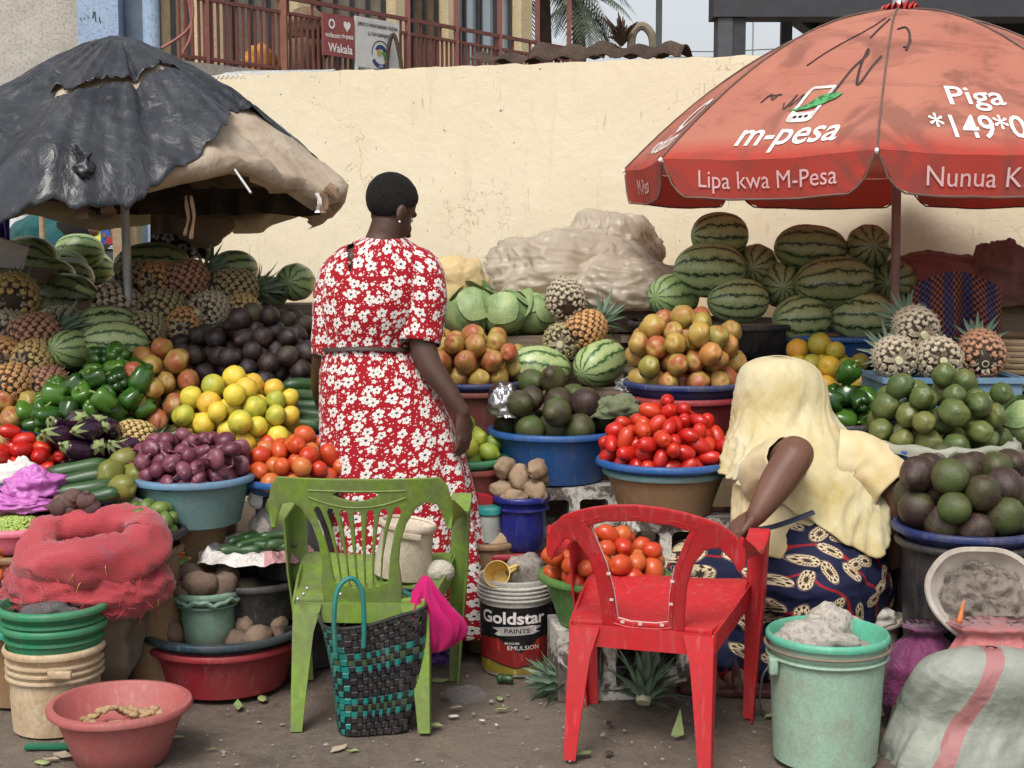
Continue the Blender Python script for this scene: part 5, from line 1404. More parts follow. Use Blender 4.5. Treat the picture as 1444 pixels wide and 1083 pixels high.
# crates behind that carry the back melons and pineapples
def crate(px, py, Y, L, D, z1, label):
 p = at(px, py, Y); z0 = level(p.x, p.y); H = z1 - z0
 if H < .03: return
 r = empty('wooden_crate', (p.x, p.y, z0)); tag(r, label, 'crate')
 n = max(1, int(H / .11))
 for k in range(n):
  a = H * k / n + .004; b_ = H * (k + 1) / n - .006
  for q in ((-L/2, -D/2, L/2, -D/2 + .012), (-L/2, D/2 - .012, L/2, D/2), (-L/2, -D/2 + .013, -L/2 + .012, D/2 - .013), (L/2 - .012, -D/2 + .013, L/2, D/2 - .013)):
   m = MB(); m.box((q[0], q[1], a), (q[2], q[3], b_)); m.build('slat', MT['wood'], r)
 m = MB(); m.box((-L/2, -D/2, H - .005), (L/2, D/2, H + .003)); m.build('lid', MT['wood'], r)
crate(45, 440, 6.28, .55, .40, at(0, 420, 6.28).z, 'wooden crate under the far left watermelons')
crate(110, 430, 6.55, .45, .36, at(0, 408, 6.55).z, 'wooden crate under the yellowish melon stack')
crate(235, 440, 6.0, .75, .30, at(0, 425, 5.95).z, 'wooden crate under the top row of pineapples')
crate(35, 500, 5.68, .35, .26, at(0, 502, 5.6).z, 'wooden crate under the large brown pineapples')
crate(395, 440, 6.2, .40, .26, at(0, 430, 6.15).z, 'wooden crate under the melons by the woman shoulder')
crate(800, 500, 5.8, .62, .24, at(0, 545, 5.74).z, 'wooden crate under the two pale melons in the centre')
crate(710, 480, 6.05, .50, .25, at(0, 474, 6.0).z, 'wooden crate under the three cabbages')
# ------------------------------------------------------------------ red umbrella
def _redcan():
 g = G('faded_red_canvas'); v = g.coord(); z = g.n('SeparateXYZ'); g.set(z, 'i0', v)
 n1 = g.noise(2.3, 6, .6, .6, v); n2 = g.noise(400, 2, .5, 0, v)
 c = g.mix(g.ramp(n1, [(.35, 0), (.65, 1)]), (.54, .225, .16), (.48, .18, .128))       # sun-bleached top cloth
 c = g.mix(g.ramp(g.math('ADD', z.outputs[2], g.math('MULTIPLY', g.math('SUBTRACT', n1, .5), .12)), [(.0, .95), (.01, .8), (.07, 0)]), c, (.50, .065, .05))   # unbleached skirt (object z 0 = rim)
 st = g.noise(2.6, 4, .65, 1.4, g.vm('ADD', v, (3.3, 1, 0)).outputs[0])
 c = g.mix(g.math('MULTIPLY', g.ramp(st, [(.50, 0), (.62, 1)]), .55), c, (.20, .085, .07))
 mp = g.n('Mapping'); g.set(mp, 'Vector', v); mp.inputs['Scale'].default_value = (3, 3, 14)
 c = g.mix(g.math('MULTIPLY', g.ramp(g.noise(1.2, 5, .7, .8, mp.outputs[0]), [(.54, 0), (.70, 1)]), .5), c, (.22, .09, .07))
 g.bump(g.math('ADD', g.math('MULTIPLY', n2, .15), g.noise(14, 4, .6, .4, v)), .25, .008)
 m = g.done(c, .85, Specular_IOR_Level=.2); translucent(g, c, .28); return m
MT['redcan'] = _redcan()
UC = Vector((1.55, 5.8, 1.79)); UR, UH = 1.12, .61
um = empty('market_umbrella', (UC.x, UC.y, 0)); tag(um, 'large faded red umbrella printed with white lettering at right', 'umbrella')
PH0 = R_(18)
def rib(i, t):
 a = PH0 + i * pi / 4; return Vector((-UR * t * sin(a), -UR * t * cos(a), UH * (1 - t ** 1.85)))
def canopy(i, s, t, off=0):
 """panel i, s across (0..1, seen left to right from outside), t radial; local to rim height"""
 p = rib(i + 1, t) * (1 - s) + rib(i, t) * s
 p.z -= .018 * sin(pi * s) * t ** 2
 p.z += .004 * fbm((p.x * 6, p.y * 6, 2), 3)
 e = .01; q = rib(i + 1, min(1, t + e)) * (1 - s) + rib(i, min(1, t + e)) * s; q0 = rib(i + 1, t - e) * (1 - s) + rib(i, t - e) * s
 n = (rib(i, t) - rib(i + 1, t)).cross(q0 - q); n.normalize()
 if n.z < 0: n = -n
 return p + n * off
def skirt(i, s, d, off=0):
 """hanging valance, d = drop below the rim"""
 p = canopy(i, s, 1.0); a = PH0 + (i + 1 - s) * pi / 4; o = Vector((-sin(a), -cos(a), 0))
 return p + Vector((0, 0, -d)) + o * (off + .012 * sin(s * 9 + i) * d / .18 - .02 * d / .18)
for i in range(8):
 v, f = [], []; ns, nt = 14, 22
 for j in range(nt + 1):
  for k in range(ns + 1): v.append(canopy(i, k / ns, max(.02, j / nt)))
 for j in range(nt):
  for k in range(ns): a = j * (ns + 1) + k; f.append((a, a + 1, a + ns + 2, a + ns + 1))
 b0 = len(v); nd = 6
 for j in range(nd + 1):
  for k in range(ns + 1):
   s = k / ns; e = min(s, 1 - s); dmax = .138 * min(1, (e / .10 + .02)) ** .45 if e < .1 else .138
   if e == 0: dmax = .02
   v.append(skirt(i, .012 + .976 * s, dmax * j / nd + .001))
 for j in range(nd):
  for k in range(ns): a = b0 + j * (ns + 1) + k; f.append((a, a + 1, a + ns + 2, a + ns + 1))
 o = link('canopy_panel', mesh('canopy_panel', v, f, MT['redcan'], True, 60), um); o.location = (0, 0, UC.z)
 # dark piping along the skirt edge
 m = MB(); m.tube([skirt(i, .012 + .976 * k / 28, (.138 * min(1, (min(k, 28 - k) / 28 / .10 + .02)) ** .45 if min(k, 28 - k) / 28 < .1 else .138) if 0 < k < 28 else .02, .002) for k in range(29)], .004, 5); o = m.build('edge_piping', simple('piping', (.16, .10, .08), .8) if i == 0 else bpy.data.materials['piping'], um, True); o.location = (0, 0, UC.z)
 m = MB(); m.tube([rib(i, t) + Vector((0, 0, .004)) for t in np.linspace(.04, 1, 16)], .004, 5); o = m.build('seam', bpy.data.materials['piping'], um, True); o.location = (0, 0, UC.z)
 m = MB(); m.tube([rib(i, t) - Vector((0, 0, .014)) for t in np.linspace(.02, 1, 14)], .006, 6); q = rib(i, .5) - Vector((0, 0, .02)); m.tube([q, Vector((0, 0, .12))], .005, 6); o = m.build('rib', MT['steelpole'], um, True); o.location = (0, 0, UC.z)
 tp = rib(i, 1.0); m = MB(); m.tube([tp, tp * 1.010 + Vector((0, 0, -.010))], [.007, .006], 8); o = m.build('rib_tip', MT['white_print'], um, True); o.location = (0, 0, UC.z)
m = MB(); m.tube([(0.03, 0, 0), (0, 0, UC.z + UH + .02)], .019, 14); m.build('pole', simple('pole_paint', (.36, .22, .20), .5), um, True)
m = MB(); m.tube([(0, 0, UC.z + UH - .015), (0, 0, UC.z + UH + .02), (0, 0, UC.z + UH + .05)], [.05, .03, .028], 14); m.build('finial', MT['nail'], um, True)
v, f = [], []
for k in range(40):
 t = 2 * pi * k / 40; r1 = .075 + .015 * sin(k * 2.7); v += [(cos(t) * .03, sin(t) * .03, UC.z + UH + .008), (cos(t) * .055, sin(t) * .055, UC.z + UH + .022 + .006 * sin(k * 1.9)), (cos(t) * r1, sin(t) * r1, UC.z + UH + .012 + .022 * sin(k * 3.3))]
for k in range(40):
 a, b_ = 3 * k, 3 * ((k + 1) % 40); f += [(a, a + 1, b_ + 1, b_), (a + 1, a + 2, b_ + 2, b_ + 1)]
link('torn_cap', mesh('torn_cap', v, f, simple('cap_red', (.55, .05, .05), .7), True, 50), um)
m = MB(); m.box((-.02, -.2, 0), (.3, .2, .10)); bs = m.build('foot', MT['block'], um); bs.location = (-.1, 0, 0)
SL = sqrt(UR ** 2 * .92 + UH ** 2); CH = 2 * UR * sin(pi / 8)
def on_panel(i, me, s0, b0, mat, name, off=.004):
 """artwork (metres, x across, y up the slope) centred at s0, b0 metres above the rim"""
 def fn(c):
  t = 1 - (b0 + c.y) / SL; s = s0 + c.x / (CH * t); return canopy(i, s, t, off)
 project_mesh(me, fn); me.materials.clear(); me.materials.append(mat); o = link(name, me, um); o.location = (0, 0, UC.z); return o
def on_skirt(i, me, s0, d0, mat, name='lettering'):
 project_mesh(me, lambda c: skirt(i, s0 + c.x / CH, d0 - c.y, .006)); me.materials.clear(); me.materials.append(mat); o = link(name, me, um); o.location = (0, 0, UC.z)
WP, PKP = MT['white_print'], G('pink_print').done((.66, .42, .42), .75)
on_panel(0, text_mesh('m-pesa', .135, .010, .22, .40, .03, .03), .56, .055, WP, 'lettering')
on_skirt(0, text_mesh('Lipa kwa M-Pesa', .088, 0, 0, .55, .03, .03), .51, .100, PKP)
# telephone mark with a green swoosh
k_ = .27
ph = lambda pts: [(x + k_ * y, y) for x, y in pts]
fr = plate('phone_mark', [ph(rrect(-.052, -.08, .052, .09, .018)), ph(rrect(-.038, -.035, .038, .076, .006))[::-1]], .0005, WP, 0, .03, .03)
on_panel(0, fr, .61, .225, WP, 'phone_mark', .004)
for q in (-.022, 0, .022): on_panel(0, plate('phone_key', [ph(rrect(q - .007, -.062, q + .007, -.052, .002))], .0003, MT['redcan'], 0, 0, 0), .61, .225, MT['pen'], 'phone_key', .0062)
sw = [(-.085, -.022), (-.05, -.020), (-.01, -.002), (.03, .038), (.06, .046), (.115, .040), (.095, .015), (.05, -.008), (.0, -.024), (-.05, -.030)]
on_panel(0, plate('green_swoosh', [sw], .0003, MT['green_print'], 0, .03, .03), .61, .225, MT['green_print'], 'green_swoosh', .0065)
on_panel(1, text_mesh('vodacom', .12, .006, 0, .46, .03, .03), .56, .07, WP, 'lettering')
ring = plate('round_mark', [arc(0, 0, .12, .085, 0, 350, 30), arc(.005, .0, .080, .055, 350, 0, 30)], .0005, WP, 0, .03, .03)
on_panel(1, ring, .60, .235, WP, 'round_mark')
on_skirt(1, text_mesh('M-Pesa', .088, 0, 0, .30, .03, .03), .52, .100, PKP)
on_panel(7, text_mesh('Piga', .125, .009, 0, .20, .03, .03), .47, .205, WP, 'lettering'); on_panel(7, text_mesh('*149*01#', .13, .009, 0, .46, .03, .03), .52, .065, WP, 'lettering')
on_skirt(7, text_mesh('Nunua Kifurushi', .095, 0, 0, .60, .03, .03), .55, .105, PKP)
# scribbles and scratches on the cloth
def scrib(i, pts, r=.004):
 P = spline([(s, b_, 0) for s, b_ in pts], 6); m = MB(); m.tube([canopy(i, p.x, 1 - p.y / SL, .003) for p in P], r, 4); o = m.build('pen_mark', MT['pen'], um); o.location = (0, 0, UC.z)
scrib(0, [(.71, .26), (.78, .40), (.85, .48), (.84, .52), (.83, .40), (.85, .30), (.91, .40), (.96, .46)], .005); scrib(0, [(.82, .62), (.87, .70), (.95, .82)], .004); scrib(0, [(.60, .62), (.78, .74), (.88, .84)], .003); scrib(0, [(.42, .45), (.5, .55), (.66, .66)], .003)
scrib(0, [(.30, .25), (.33, .29), (.36, .26), (.38, .29)], .003); scrib(0, [(.31, .28), (.40, .285)], .003); scrib(0, [(.45, .24), (.47, .21), (.50, .28), (.49, .22), (.54, .28), (.53, .23)], .0025)
scrib(7, [(.06, .68), (.14, .70), (.17, .64), (.15, .54), (.11, .52)], .004); scrib(7, [(.17, .58), (.13, .50)], .005)
# ------------------------------------------------------------------ black tarp over an old beige umbrella
TC = Vector((-1.55, 5.7, 1.655)); TR, THt = .90, .60
tu = empty('tarp_umbrella', (TC.x, TC.y, 0)); tag(tu, 'old umbrella covered with torn black plastic sheet at left', 'umbrella')
def tarp(a, t, lift=0):
 k = ((a + pi / 8) % (pi / 4)) - pi / 8; ch = cos(pi / 8) / cos(k - 0) if False else 1 / max(.9, cos(abs(k))) * .96
 sag = abs(k) / (pi / 8)                       # 0 on the rib, 1 between ribs
 r = TR * t * (1 - .075 * (1 - sag) * 0 - .07 * sag)
 z = THt * (1 - t ** 1.35) - .055 * sag * t
 return Vector((r * cos(a), r * sin(a), z + lift))
beige = fabric('old_canvas', (.62, .52, .40), (.42, .32, .22), .85, 6, 500, .3, .3, cr=7)
def BT(a):
 dg = math.degrees(a) % 360; return .93 if 160 < dg < 285 else .88 + .05 * abs(dg - 320) / 35 if dg < 345 and dg >= 285 else 1.0
v, f = [], []; na, nt = 160, 30
for j in range(nt + 1):
 for i in range(na):
  a = 2 * pi * i / na; t = .02 + .98 * j / nt; edge = 1 + (.03 * noise.noise(Vector((cos(a) * 7, sin(a) * 7, 2))) if j > nt - 4 else 0)
  p = tarp(a, t * edge * BT(a)); p.z += .018 * ridge(p * 3.6, 4) * (.3 + t) + .028 * t * ridge(Vector((cos(a) * 5, sin(a) * 5, t * .8)), 2); v.append(p)
for j in range(nt):
 for i in range(na): q, q2 = j * na + i, j * na + (i + 1) % na; f.append((q, q2, q2 + na, q + na))
# uneven skirt
b0 = len(v)
for j in range(1, 5):
 for i in range(na):
  a = 2 * pi * i / na; p = tarp(a, BT(a)); d = (.06 + .05 * noise.noise(Vector((cos(a) * 3, sin(a) * 3, 7)))) * (.12 if 2.8 < a < 5.0 else .25 if a > 5 else 1); p += Vector((cos(a), sin(a), 0)) * (-.015 * j * (1 + noise.noise(Vector((cos(a) * 9, sin(a) * 9, 1))))) ; p.z -= d * j / 4; v.append(p)
for j in range(4):
 for i in range(na):
  r0 = (nt * na if j == 0 else b0 + (j - 1) * na); r1 = b0 + j * na; f.append((r0 + i, r0 + (i + 1) % na, r1 + (i + 1) % na, r1 + i))
o = link('old_canopy', mesh('old_canopy', v, f, beige, True, 180), tu); o.location = (0, 0, TC.z)
def _blk():
 g = G('black_plastic_sheet'); v = g.coord(); n1 = g.noise(4, 6, .6, 1.6, v); n2 = g.noise(11, 5, .6, 1.8, v)
 c = g.mix(g.ramp(n1, [(.4, 0), (.7, 1)]), (.016, .018, .023), (.040, .043, .050))
 c = g.mix(g.math('MULTIPLY', g.ramp(n2, [(.58, 0), (.72, 1)]), .45), c, (.15, .145, .14))
 g.bump(g.math('ADD', crease(g, v, 5), n2), .28, .03)
 return g.done(c, g.ramp(n1, [(.3, .24), (.7, .42)]), Specular_IOR_Level=.5)
MT['blk'] = _blk()
def tmax(deg):
 pts = [(-180, 1.06), (-120, 1.07), (-98, 1.05), (-72, 1.0), (-50, .84), (-32, .66), (-18, .56), (-8, .60), (2, .80), (15, .95), (40, 1.02), (180, 1.02)]
 for (a, b_), (c, d) in zip(pts, pts[1:]):
  if a <= deg <= c: return b_ + (d - b_) * (deg - a) / (c - a)
 return 1
tear = [tarp(R_(a), t).to_2d() for a, t in ((-104, .53), (-96, .60), (-90, .60), (-70, .48), (-50, .40), (-28, .33))]
def tdist(p):
 best = 9
 for k, (a, b_) in enumerate(zip(tear, tear[1:])):
  ab = b_ - a; u = max(0, min(1, (p - a).dot(ab) / ab.length_squared)); best = min(best, (p - a - ab * u).length)
 return best
v, f = [], []; na, nt = 320, 70
for j in range(nt + 1):
 for i in range(na):
  a = 2 * pi * i / na; dg = math.degrees(a); dg = dg - 360 if dg > 180 else dg; t = .012 + (tmax(dg) + .022 * noise.noise(Vector((cos(a) * 14, sin(a) * 14, 0))) + .012 * noise.noise(Vector((cos(a) * 40, sin(a) * 40, 3)))) * j / nt
  p = tarp(a, t, .016)
  w1 = ridge(Vector((p.x * 2.2 + 3, p.y * 2.2, 0)), 3); fl = abs(sin(a * 4 + 1.2 + 2.5 * noise.noise(Vector((cos(a) * 2, sin(a) * 2, t * 1.5)))))
  p.z += .014 * w1 * (.25 + t) + .024 * t * (fl ** 3 - .3) + .024 * min(1, t * 2) * ridge(Vector((cos(a) * 4.5 + 2, sin(a) * 4.5, t * 1.1)), 3) + .005 * ridge(p * 9, 2)
  if t > .93: p.z -= (t - .93) * .8
  v.append(p)
for j in range(nt):
 for i in range(na):
  q, q2 = j * na + i, j * na + (i + 1) % na; c = (v[q] + v[q2 + na]) / 2
  if tdist(c.to_2d()) < .017 + .006 * noise.noise(c * 30): continue
  f.append((q, q2, q2 + na, q + na))
o = link('black_sheet', mesh('black_sheet', v, f, MT['blk'], True, 180), tu); o.location = (0, 0, TC.z + .006)
md = o.modifiers.new('t', 'SOLIDIFY'); md.thickness = .003
# knot at the front rib
kp = at(119, 240, 4.86) - Vector((TC.x, TC.y, 0)); kn = link('knot', ellips('knot', .035, .035, .038, MT['blk'], .5, 3, 2, 24, 16), tu); kn.location = kp
m = MB()
for k in range(7): a = U(0, 6); m.tube([kp + Vector((0, 0, .03)), kp + Vector((cos(a) * .04, sin(a) * .03, .05 + U(0, .04)))], [.016, .004], 5)
m.build('knot_folds', MT['blk'], tu, True)
m = MB(); m.tube([(0.02, 0, 0), (0, 0, TC.z + THt)], .017, 12); m.build('pole', MT['steelpole'], tu, True)
for i in range(8):
 a = 2 * pi * i / 8; m = MB(); m.tube([tarp(a, t, -.014) for t in np.linspace(.02, .98, 10)], .005, 6); m.tube([tarp(a, .5, -.02), Vector((0, 0, .12))], .004, 6); o = m.build('rib', MT['steelpole'], tu, True); o.location = (0, 0, TC.z)
# hanging rags, strings and scraps along the rim
def strip(pts, wd, mat, name, seed=0):
 P = spline(pts, 5); v, f = [], []
 for k, p in enumerate(P): w_ = wd * (1 + .3 * noise.noise(Vector((k * .5, seed, 0)))); t = k / len(P); v += [p + Vector((-w_ / 2, .01 * sin(k + seed), 0)), p + Vector((0, -.012 * sin(k * .8), 0)), p + Vector((w_ / 2, .01 * cos(k + seed), 0))]
 for k in range(len(P) - 1): a = 3 * k; f += [(a, a + 1, a + 4, a + 3), (a + 1, a + 2, a + 5, a + 4)]
 o = link(name, mesh(name, v, f, mat, True, 180), tu); o.location = -Vector((TC.x, TC.y, 0)); return o
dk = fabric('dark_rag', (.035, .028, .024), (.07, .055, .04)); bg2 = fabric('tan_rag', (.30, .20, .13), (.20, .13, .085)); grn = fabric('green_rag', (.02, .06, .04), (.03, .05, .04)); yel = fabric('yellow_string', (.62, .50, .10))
strip([at(113, 262, 4.9), at(113, 285, 4.9), at(117, 308, 4.9)], .045, bg2, 'hanging_rag', 1); strip([at(118, 258, 4.88), at(121, 275, 4.88), at(119, 285, 4.87), at(124, 293, 4.87)], .012, yel, 'string', 2)
for k, (px, py, l, wd, mt) in enumerate([(60, 268, 12, .10, bg2), (150, 268, 22, .05, bg2), (262, 262, 50, .012, bg2), (270, 262, 55, .012, bg2), (455, 270, 26, .03, bg2), (448, 274, 22, .02, MT['white_print'])]):
 Y = 5.0 if px < 380 else 5.35; dy_ = 20 if 140 < px < 420 else 4; strip([at(px, py + dy_ - 6, Y + .12), at(px + 3, py + dy_ + l * .5, Y + .12), at(px - 1, py + dy_ + l, Y + .12)], wd, mt, 'hanging_rag', k)
m = MB(); m.tube([at(462, 262, 5.5) - Vector((TC.x, TC.y, 0)), at(470, 270, 5.5) - Vector((TC.x, TC.y, 0)), at(476, 280, 5.5) - Vector((TC.x, TC.y, 0))], [.018, .026, .012], 8); m.build('rim_knot', bg2, tu, True)
# dark lining and cloth hanging under the tarp
def drape(name, px0, px1, y0, y1, Y, mat, label, cat, amp=.03, nf=5, sag=.0):
 v, f = [], []; nu, nv = 60, 30
 for j in range(nv + 1):
  for i in range(nu + 1):
   u, t = i / nu, j / nv; px = px0 + (px1 - px0) * (u + (.0 if True else 0)); p = at(px, y0 + (y1 - y0) * t + sag * sin(pi * u) * (1 - t) , Y)
   p.y += amp * (.4 + .6 * t) * sin(nf * 2 * pi * u + 1.5 * noise.noise(Vector((u * 3, t, 0)))) + amp * .4 * noise.noise(Vector((u * 5, t * 3, 3))); p.z += .012 * noise.noise(Vector((u * 6, 0, 5))) * t; v.append(p)
 for j in range(nv):
  for i in range(nu): a = j * (nu + 1) + i; f.append((a, a + 1, a + nu + 2, a + nu + 1))
 uv = [(i / nu * (px1 - px0) / 90, j / nv * (y1 - y0) / 90) for j in range(nv + 1) for i in range(nu + 1)]
 c = Vector(at((px0 + px1) / 2, y1, Y)); o = link(name, mesh(name, [p - c for p in v], f, mat, True, 180, uv)); o.location = c; return tag(o, label, cat)
def flower_nodes(g, uvv, scale, R0=.38, pet=5):
 """scattered open flowers in a 2-D pattern: returns (petal mask, dark heart mask, random)"""
 sc = g.vm('SCALE', uvv); sc.inputs['Scale'].default_value = scale
 vo = g.n('TexVoronoi', {'voronoi_dimensions': '2D', 'feature': 'F1'}, Scale=1.0, Randomness=.72); g.set(vo, 'Vector', sc.outputs[0])
 d = g.vm('SUBTRACT', sc.outputs[0], vo.outputs['Position']).outputs[0]
 xy = g.n('SeparateXYZ'); g.set(xy, 'i0', d); cc = g.n('SeparateColor'); g.set(cc, 'i0', vo.outputs['Color'])
 th = g.math('ADD', g.math('ARCTAN2', xy.outputs[1], xy.outputs[0]), g.math('MULTIPLY', cc.outputs[0], 6.28)); r = g.math('DIVIDE', vo.outputs['Distance'], g.math('ADD', .75, g.math('MULTIPLY', cc.outputs[1], .45)))
 lob = g.math('ABSOLUTE', g.math('COSINE', g.math('MULTIPLY', th, pet / 2)))
 edge = g.math('MULTIPLY', g.math('ADD', .50, g.math('MULTIPLY', g.math('POWER', lob, .55), .5)), R0)
 edge = g.math('ADD', edge, g.math('MULTIPLY', g.math('SUBTRACT', g.noise(9, 3, .6, 0, sc.outputs[0]), .5), .10))
 petal = g.math('LESS_THAN', r, edge)
 ray = g.math('LESS_THAN', g.math('ABSOLUTE', g.math('SINE', g.math('MULTIPLY', th, pet / 2 * 2))), .30)
 heart = g.math('MAXIMUM', g.math('LESS_THAN', r, R0 * .22), g.math('MULTIPLY', g.math('MULTIPLY', ray, g.math('LESS_THAN', r, R0 * .66)), g.math('GREATER_THAN', g.noise(14, 2, .5, 0, sc.outputs[0]), .47)))
 return petal, heart, cc.outputs[2], sc.outputs[0]
def _hang():
 g = G('flowered_hanging'); uvv = g.coord('UV'); p, h, _, sc = flower_nodes(g, uvv, 5.0, .45); z = g.n('SeparateXYZ'); g.set(z, 'i0', uvv)
 low = g.math('GREATER_THAN', z.outputs[1], .42)
 c = g.mix(low, (.36, .25, .20), (.05, .035, .03)); c = g.mix(g.math('MULTIPLY', p, low), c, (.62, .60, .58)); c = g.mix(g.math('MULTIPLY', h, low), c, (.05, .05, .05)); return g.done(c, .9)
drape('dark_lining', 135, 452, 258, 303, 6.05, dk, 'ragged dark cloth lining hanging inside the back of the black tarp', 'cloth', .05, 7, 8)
drape('hanging_cloth', 212, 302, 292, 366, 6.45, _hang(), 'brown cloth with white flowers hanging under the black tarp', 'cloth', .03, 4)
pm = fabric('thin_beige_pouch', (.46, .36, .25), (.34, .25, .17), trans=.3)
def pouchfn(d): p = Vector((d.x * .115, d.y * .06, d.z * .085 if d.z < 0 else d.z * .05)) * (1 + .15 * ridge(d * 2, 3)); p.x *= 1 + .2 * d.z; return p
o = link('hanging_pouch', blob('hanging_pouch', pouchfn, pm, 40, 26)); o.location = at(287, 318, 6.35); tag(o, 'thin beige bag slung under the edge of the black tarp', 'bag')
# blue cloth, card and thin pole at the left edge
drape('hanging_cloth', -12, 14, 284, 345, 6.3, fabric('blue_print', (.03, .04, .30), (.08, .02, .12), sc=20), 'blue patterned cloth hanging at the far left edge', 'cloth', .02, 2)
m = MB(); m.box((-.09, -.004, -.07), (.09, .004, .07)); o = m.build('card', MT['paper']); o.location = at(6, 358, 6.0); o.rotation_euler = (.5, .35, .2); tag(o, 'white cardboard sheet leaning at the left edge over the melons', 'cardboard')
m = MB(); m.box((-.14, -.1, -.02), (.14, .1, .02)); o = m.build('box', simple('card_brown', (.22, .16, .11), .9)); o.location = at(25, 385, 6.05); o.rotation_euler = (.1, .1, .1); tag(o, 'low brown carton under the white card at the left edge', 'carton')
p = at(60, 335, 6.7); m = MB(); m.tube([(0, 0, 0), (0, 0, at(0, 280, 6.7).z)], .014, 10); o = m.build('thin_pole', MT['post'], None, True); o.location = (p.x, p.y, 0); tag(o, 'thin wooden pole in front of the bent over people', 'pole')
# ------------------------------------------------------------------ sheeting and sacks behind the stalls
def heapcloth(name, px, py, Y, r, mat, label, cat, amp=.25, sc=2.2, seed=0, cr=.12, nu=110, nv=70, flat=-.35, sharp=0):
 def fn(d):
  q = Vector((d.x * r[0], d.y * r[1], max(d.z, flat) * r[2])); wq = Vector((d.x, d.y, d.z * (.45 if sharp else 1))) * sc + Vector((seed, 2, 0)); wq = wq + Vector((noise.noise(wq * .8), noise.noise(wq * .8 + Vector((5, 0, 0))), noise.noise(wq * .8 + Vector((0, 5, 0))))) * .5
  k = 1 + amp * fbm(d * sc * .6 + Vector((seed, 0, 0)), 2) + amp * .45 * ridge(wq, 3) - cr * crumple(d + Vector((seed, 0, 0)), sc * 1.6)
  if sharp:   # gathers running down from the top, like a slumped plastic bag
   a = atan2(d.y, d.x) + .6 * noise.noise(d * 1.5 + Vector((seed, 0, 0))); g_ = Vector((cos(a) * 1.9 + seed, sin(a) * 1.9, d.z * .8)); sn = sqrt(max(0, 1 - d.z * d.z))
   k = 1 + .22 * fbm(d * 1.3 + Vector((seed, 0, 0)), 2) + sharp * (.25 + .75 * sn) * (.55 * ridge(g_, 2) + .38 * ridge(g_ * 2.6 + Vector((0, 0, d.z * 1.5)), 2) + .2 * ridge(d * 5 + Vector((seed, 0, 0)), 2))
  return q * k
 o = link(name, blob(name, fn, mat, nu, nv)); o.location = at(px, py, Y); return tag(o, label, cat)
def _film():
 g = G('cloudy_plastic_film'); v = g.coord(); n1 = g.noise(5, 5, .6, .5, v)
 c = g.mix(g.ramp(n1, [(.35, 0), (.7, 1)]), (.74, .66, .54), (.60, .51, .40)); g.bump(crease(g, v, 20), .22, .010)
 m = g.done(c, .26, Specular_IOR_Level=.55); translucent(g, c, .55); return m
MT['film'] = _film()
heapcloth('plastic_sheeting', 805, 392, 6.35, (.36, .22, .20), MT['film'], 'heap of crumpled cloudy plastic sheeting behind the cabbages', 'plastic sheet', .12, 1.9, 3, .0, 190, 110, -.35, .20)
o = heapcloth('plastic_sheeting', 858, 362, 6.45, (.20, .16, .18), MT['film'], 'tallest crumpled lump of plastic sheeting beside the left melon stack', 'plastic sheet', .12, 2.0, 12, .0, 170, 100, -.35, .22)
heapcloth('plastic_sheeting', 880, 415, 6.2, (.25, .16, .15), MT['film'], 'lower crumpled lump of plastic sheeting above the black basin', 'plastic sheet', .12, 2.1, 21, .0, 150, 90, -.35, .22)
heapcloth('paper_sack', 640, 410, 6.1, (.14, .10, .14), fabric('tan_paper', (.56, .43, .22), (.45, .33, .16)), 'tan paper sack right of the standing woman shoulder', 'sack', .18, 1.5, 5, .10)
heapcloth('paper_sack', 682, 405, 6.3, (.10, .08, .10), fabric('grey_sack', (.40, .36, .30), (.28, .25, .2)), 'small grey sack between tan sack and plastic sheeting', 'sack', .2, 1.8, 7, .12)
mar = fabric('maroon_cloth', (.17, .05, .045), (.24, .09, .08))
heapcloth('cloth_bundle', 1318, 402, 6.1, (.28, .18, .13), mar, 'maroon folded bundle behind the umbrella pole', 'bundle', .16, 1.8, 8, .08)
heapcloth('cloth_bundle', 1420, 405, 6.0, (.19, .15, .17), fabric('dull_rose_cloth', (.20, .09, .075), (.13, .07, .06)), 'crumpled maroon bundle at the right edge behind the basket', 'bundle', .26, 2.0, 9, .12)
crate(1350, 440, 6.15, .75, .34, at(0, 428, 6.1).z, 'wooden crate under the maroon bundles'); crate(820, 440, 6.3, .95, .30, at(0, 428, 6.3).z, 'wooden crate under the plastic sheeting')
# checked cloth in a coiled basket
def _check():
 g = G('checked_cloth'); uvv = g.coord('UV'); ck = g.n('TexChecker', None, Scale=1.0); sc = g.vm('SCALE', uvv); sc.inputs['Scale'].default_value = 24; g.set(ck, 'Vector', sc.outputs[0])
 x_ = g.n('SeparateXYZ'); g.set(x_, 'i0', uvv); band = g.math('GREATER_THAN', g.math('FRACT', g.math('MULTIPLY', x_.outputs[0], 3.0)), .55)
 c = g.mix(band, (.26, .075, .035), (.07, .05, .14)); c = g.mix(ck.outputs['Fac'], c, (.012, .008, .02)); return g.done(c, .85)
drape('checked_cloth', 1282, 1412, 408, 492, 5.45, _check(), 'orange and purple checked cloth spread behind the pineapples', 'cloth', .04, 2, -26)
bx = empty('coiled_basket', at(1440, 500, 5.35)); tag(bx, 'round coiled straw basket at the right edge', 'basket')
for k in range(9):
 R0 = .20 + .012 * k - .0012 * k * k; m = MB(); m.tube([(cos(t) * R0, sin(t) * R0, -.11 + .021 * k) for t in np.linspace(0, 2 * pi, 40)], .0125, 8); m.build('coil', simple('straw', (.24, .17, .10), .85) if k == 0 else bpy.data.materials['straw'], bx, True)
prop(bx.location.x, bx.location.y, bx.location.z - .12, .16, 'the coiled straw basket')
# ------------------------------------------------------------------ foreground wares
def grp(px, py, back): p = gnd(px, py); return p.x, p.y + back
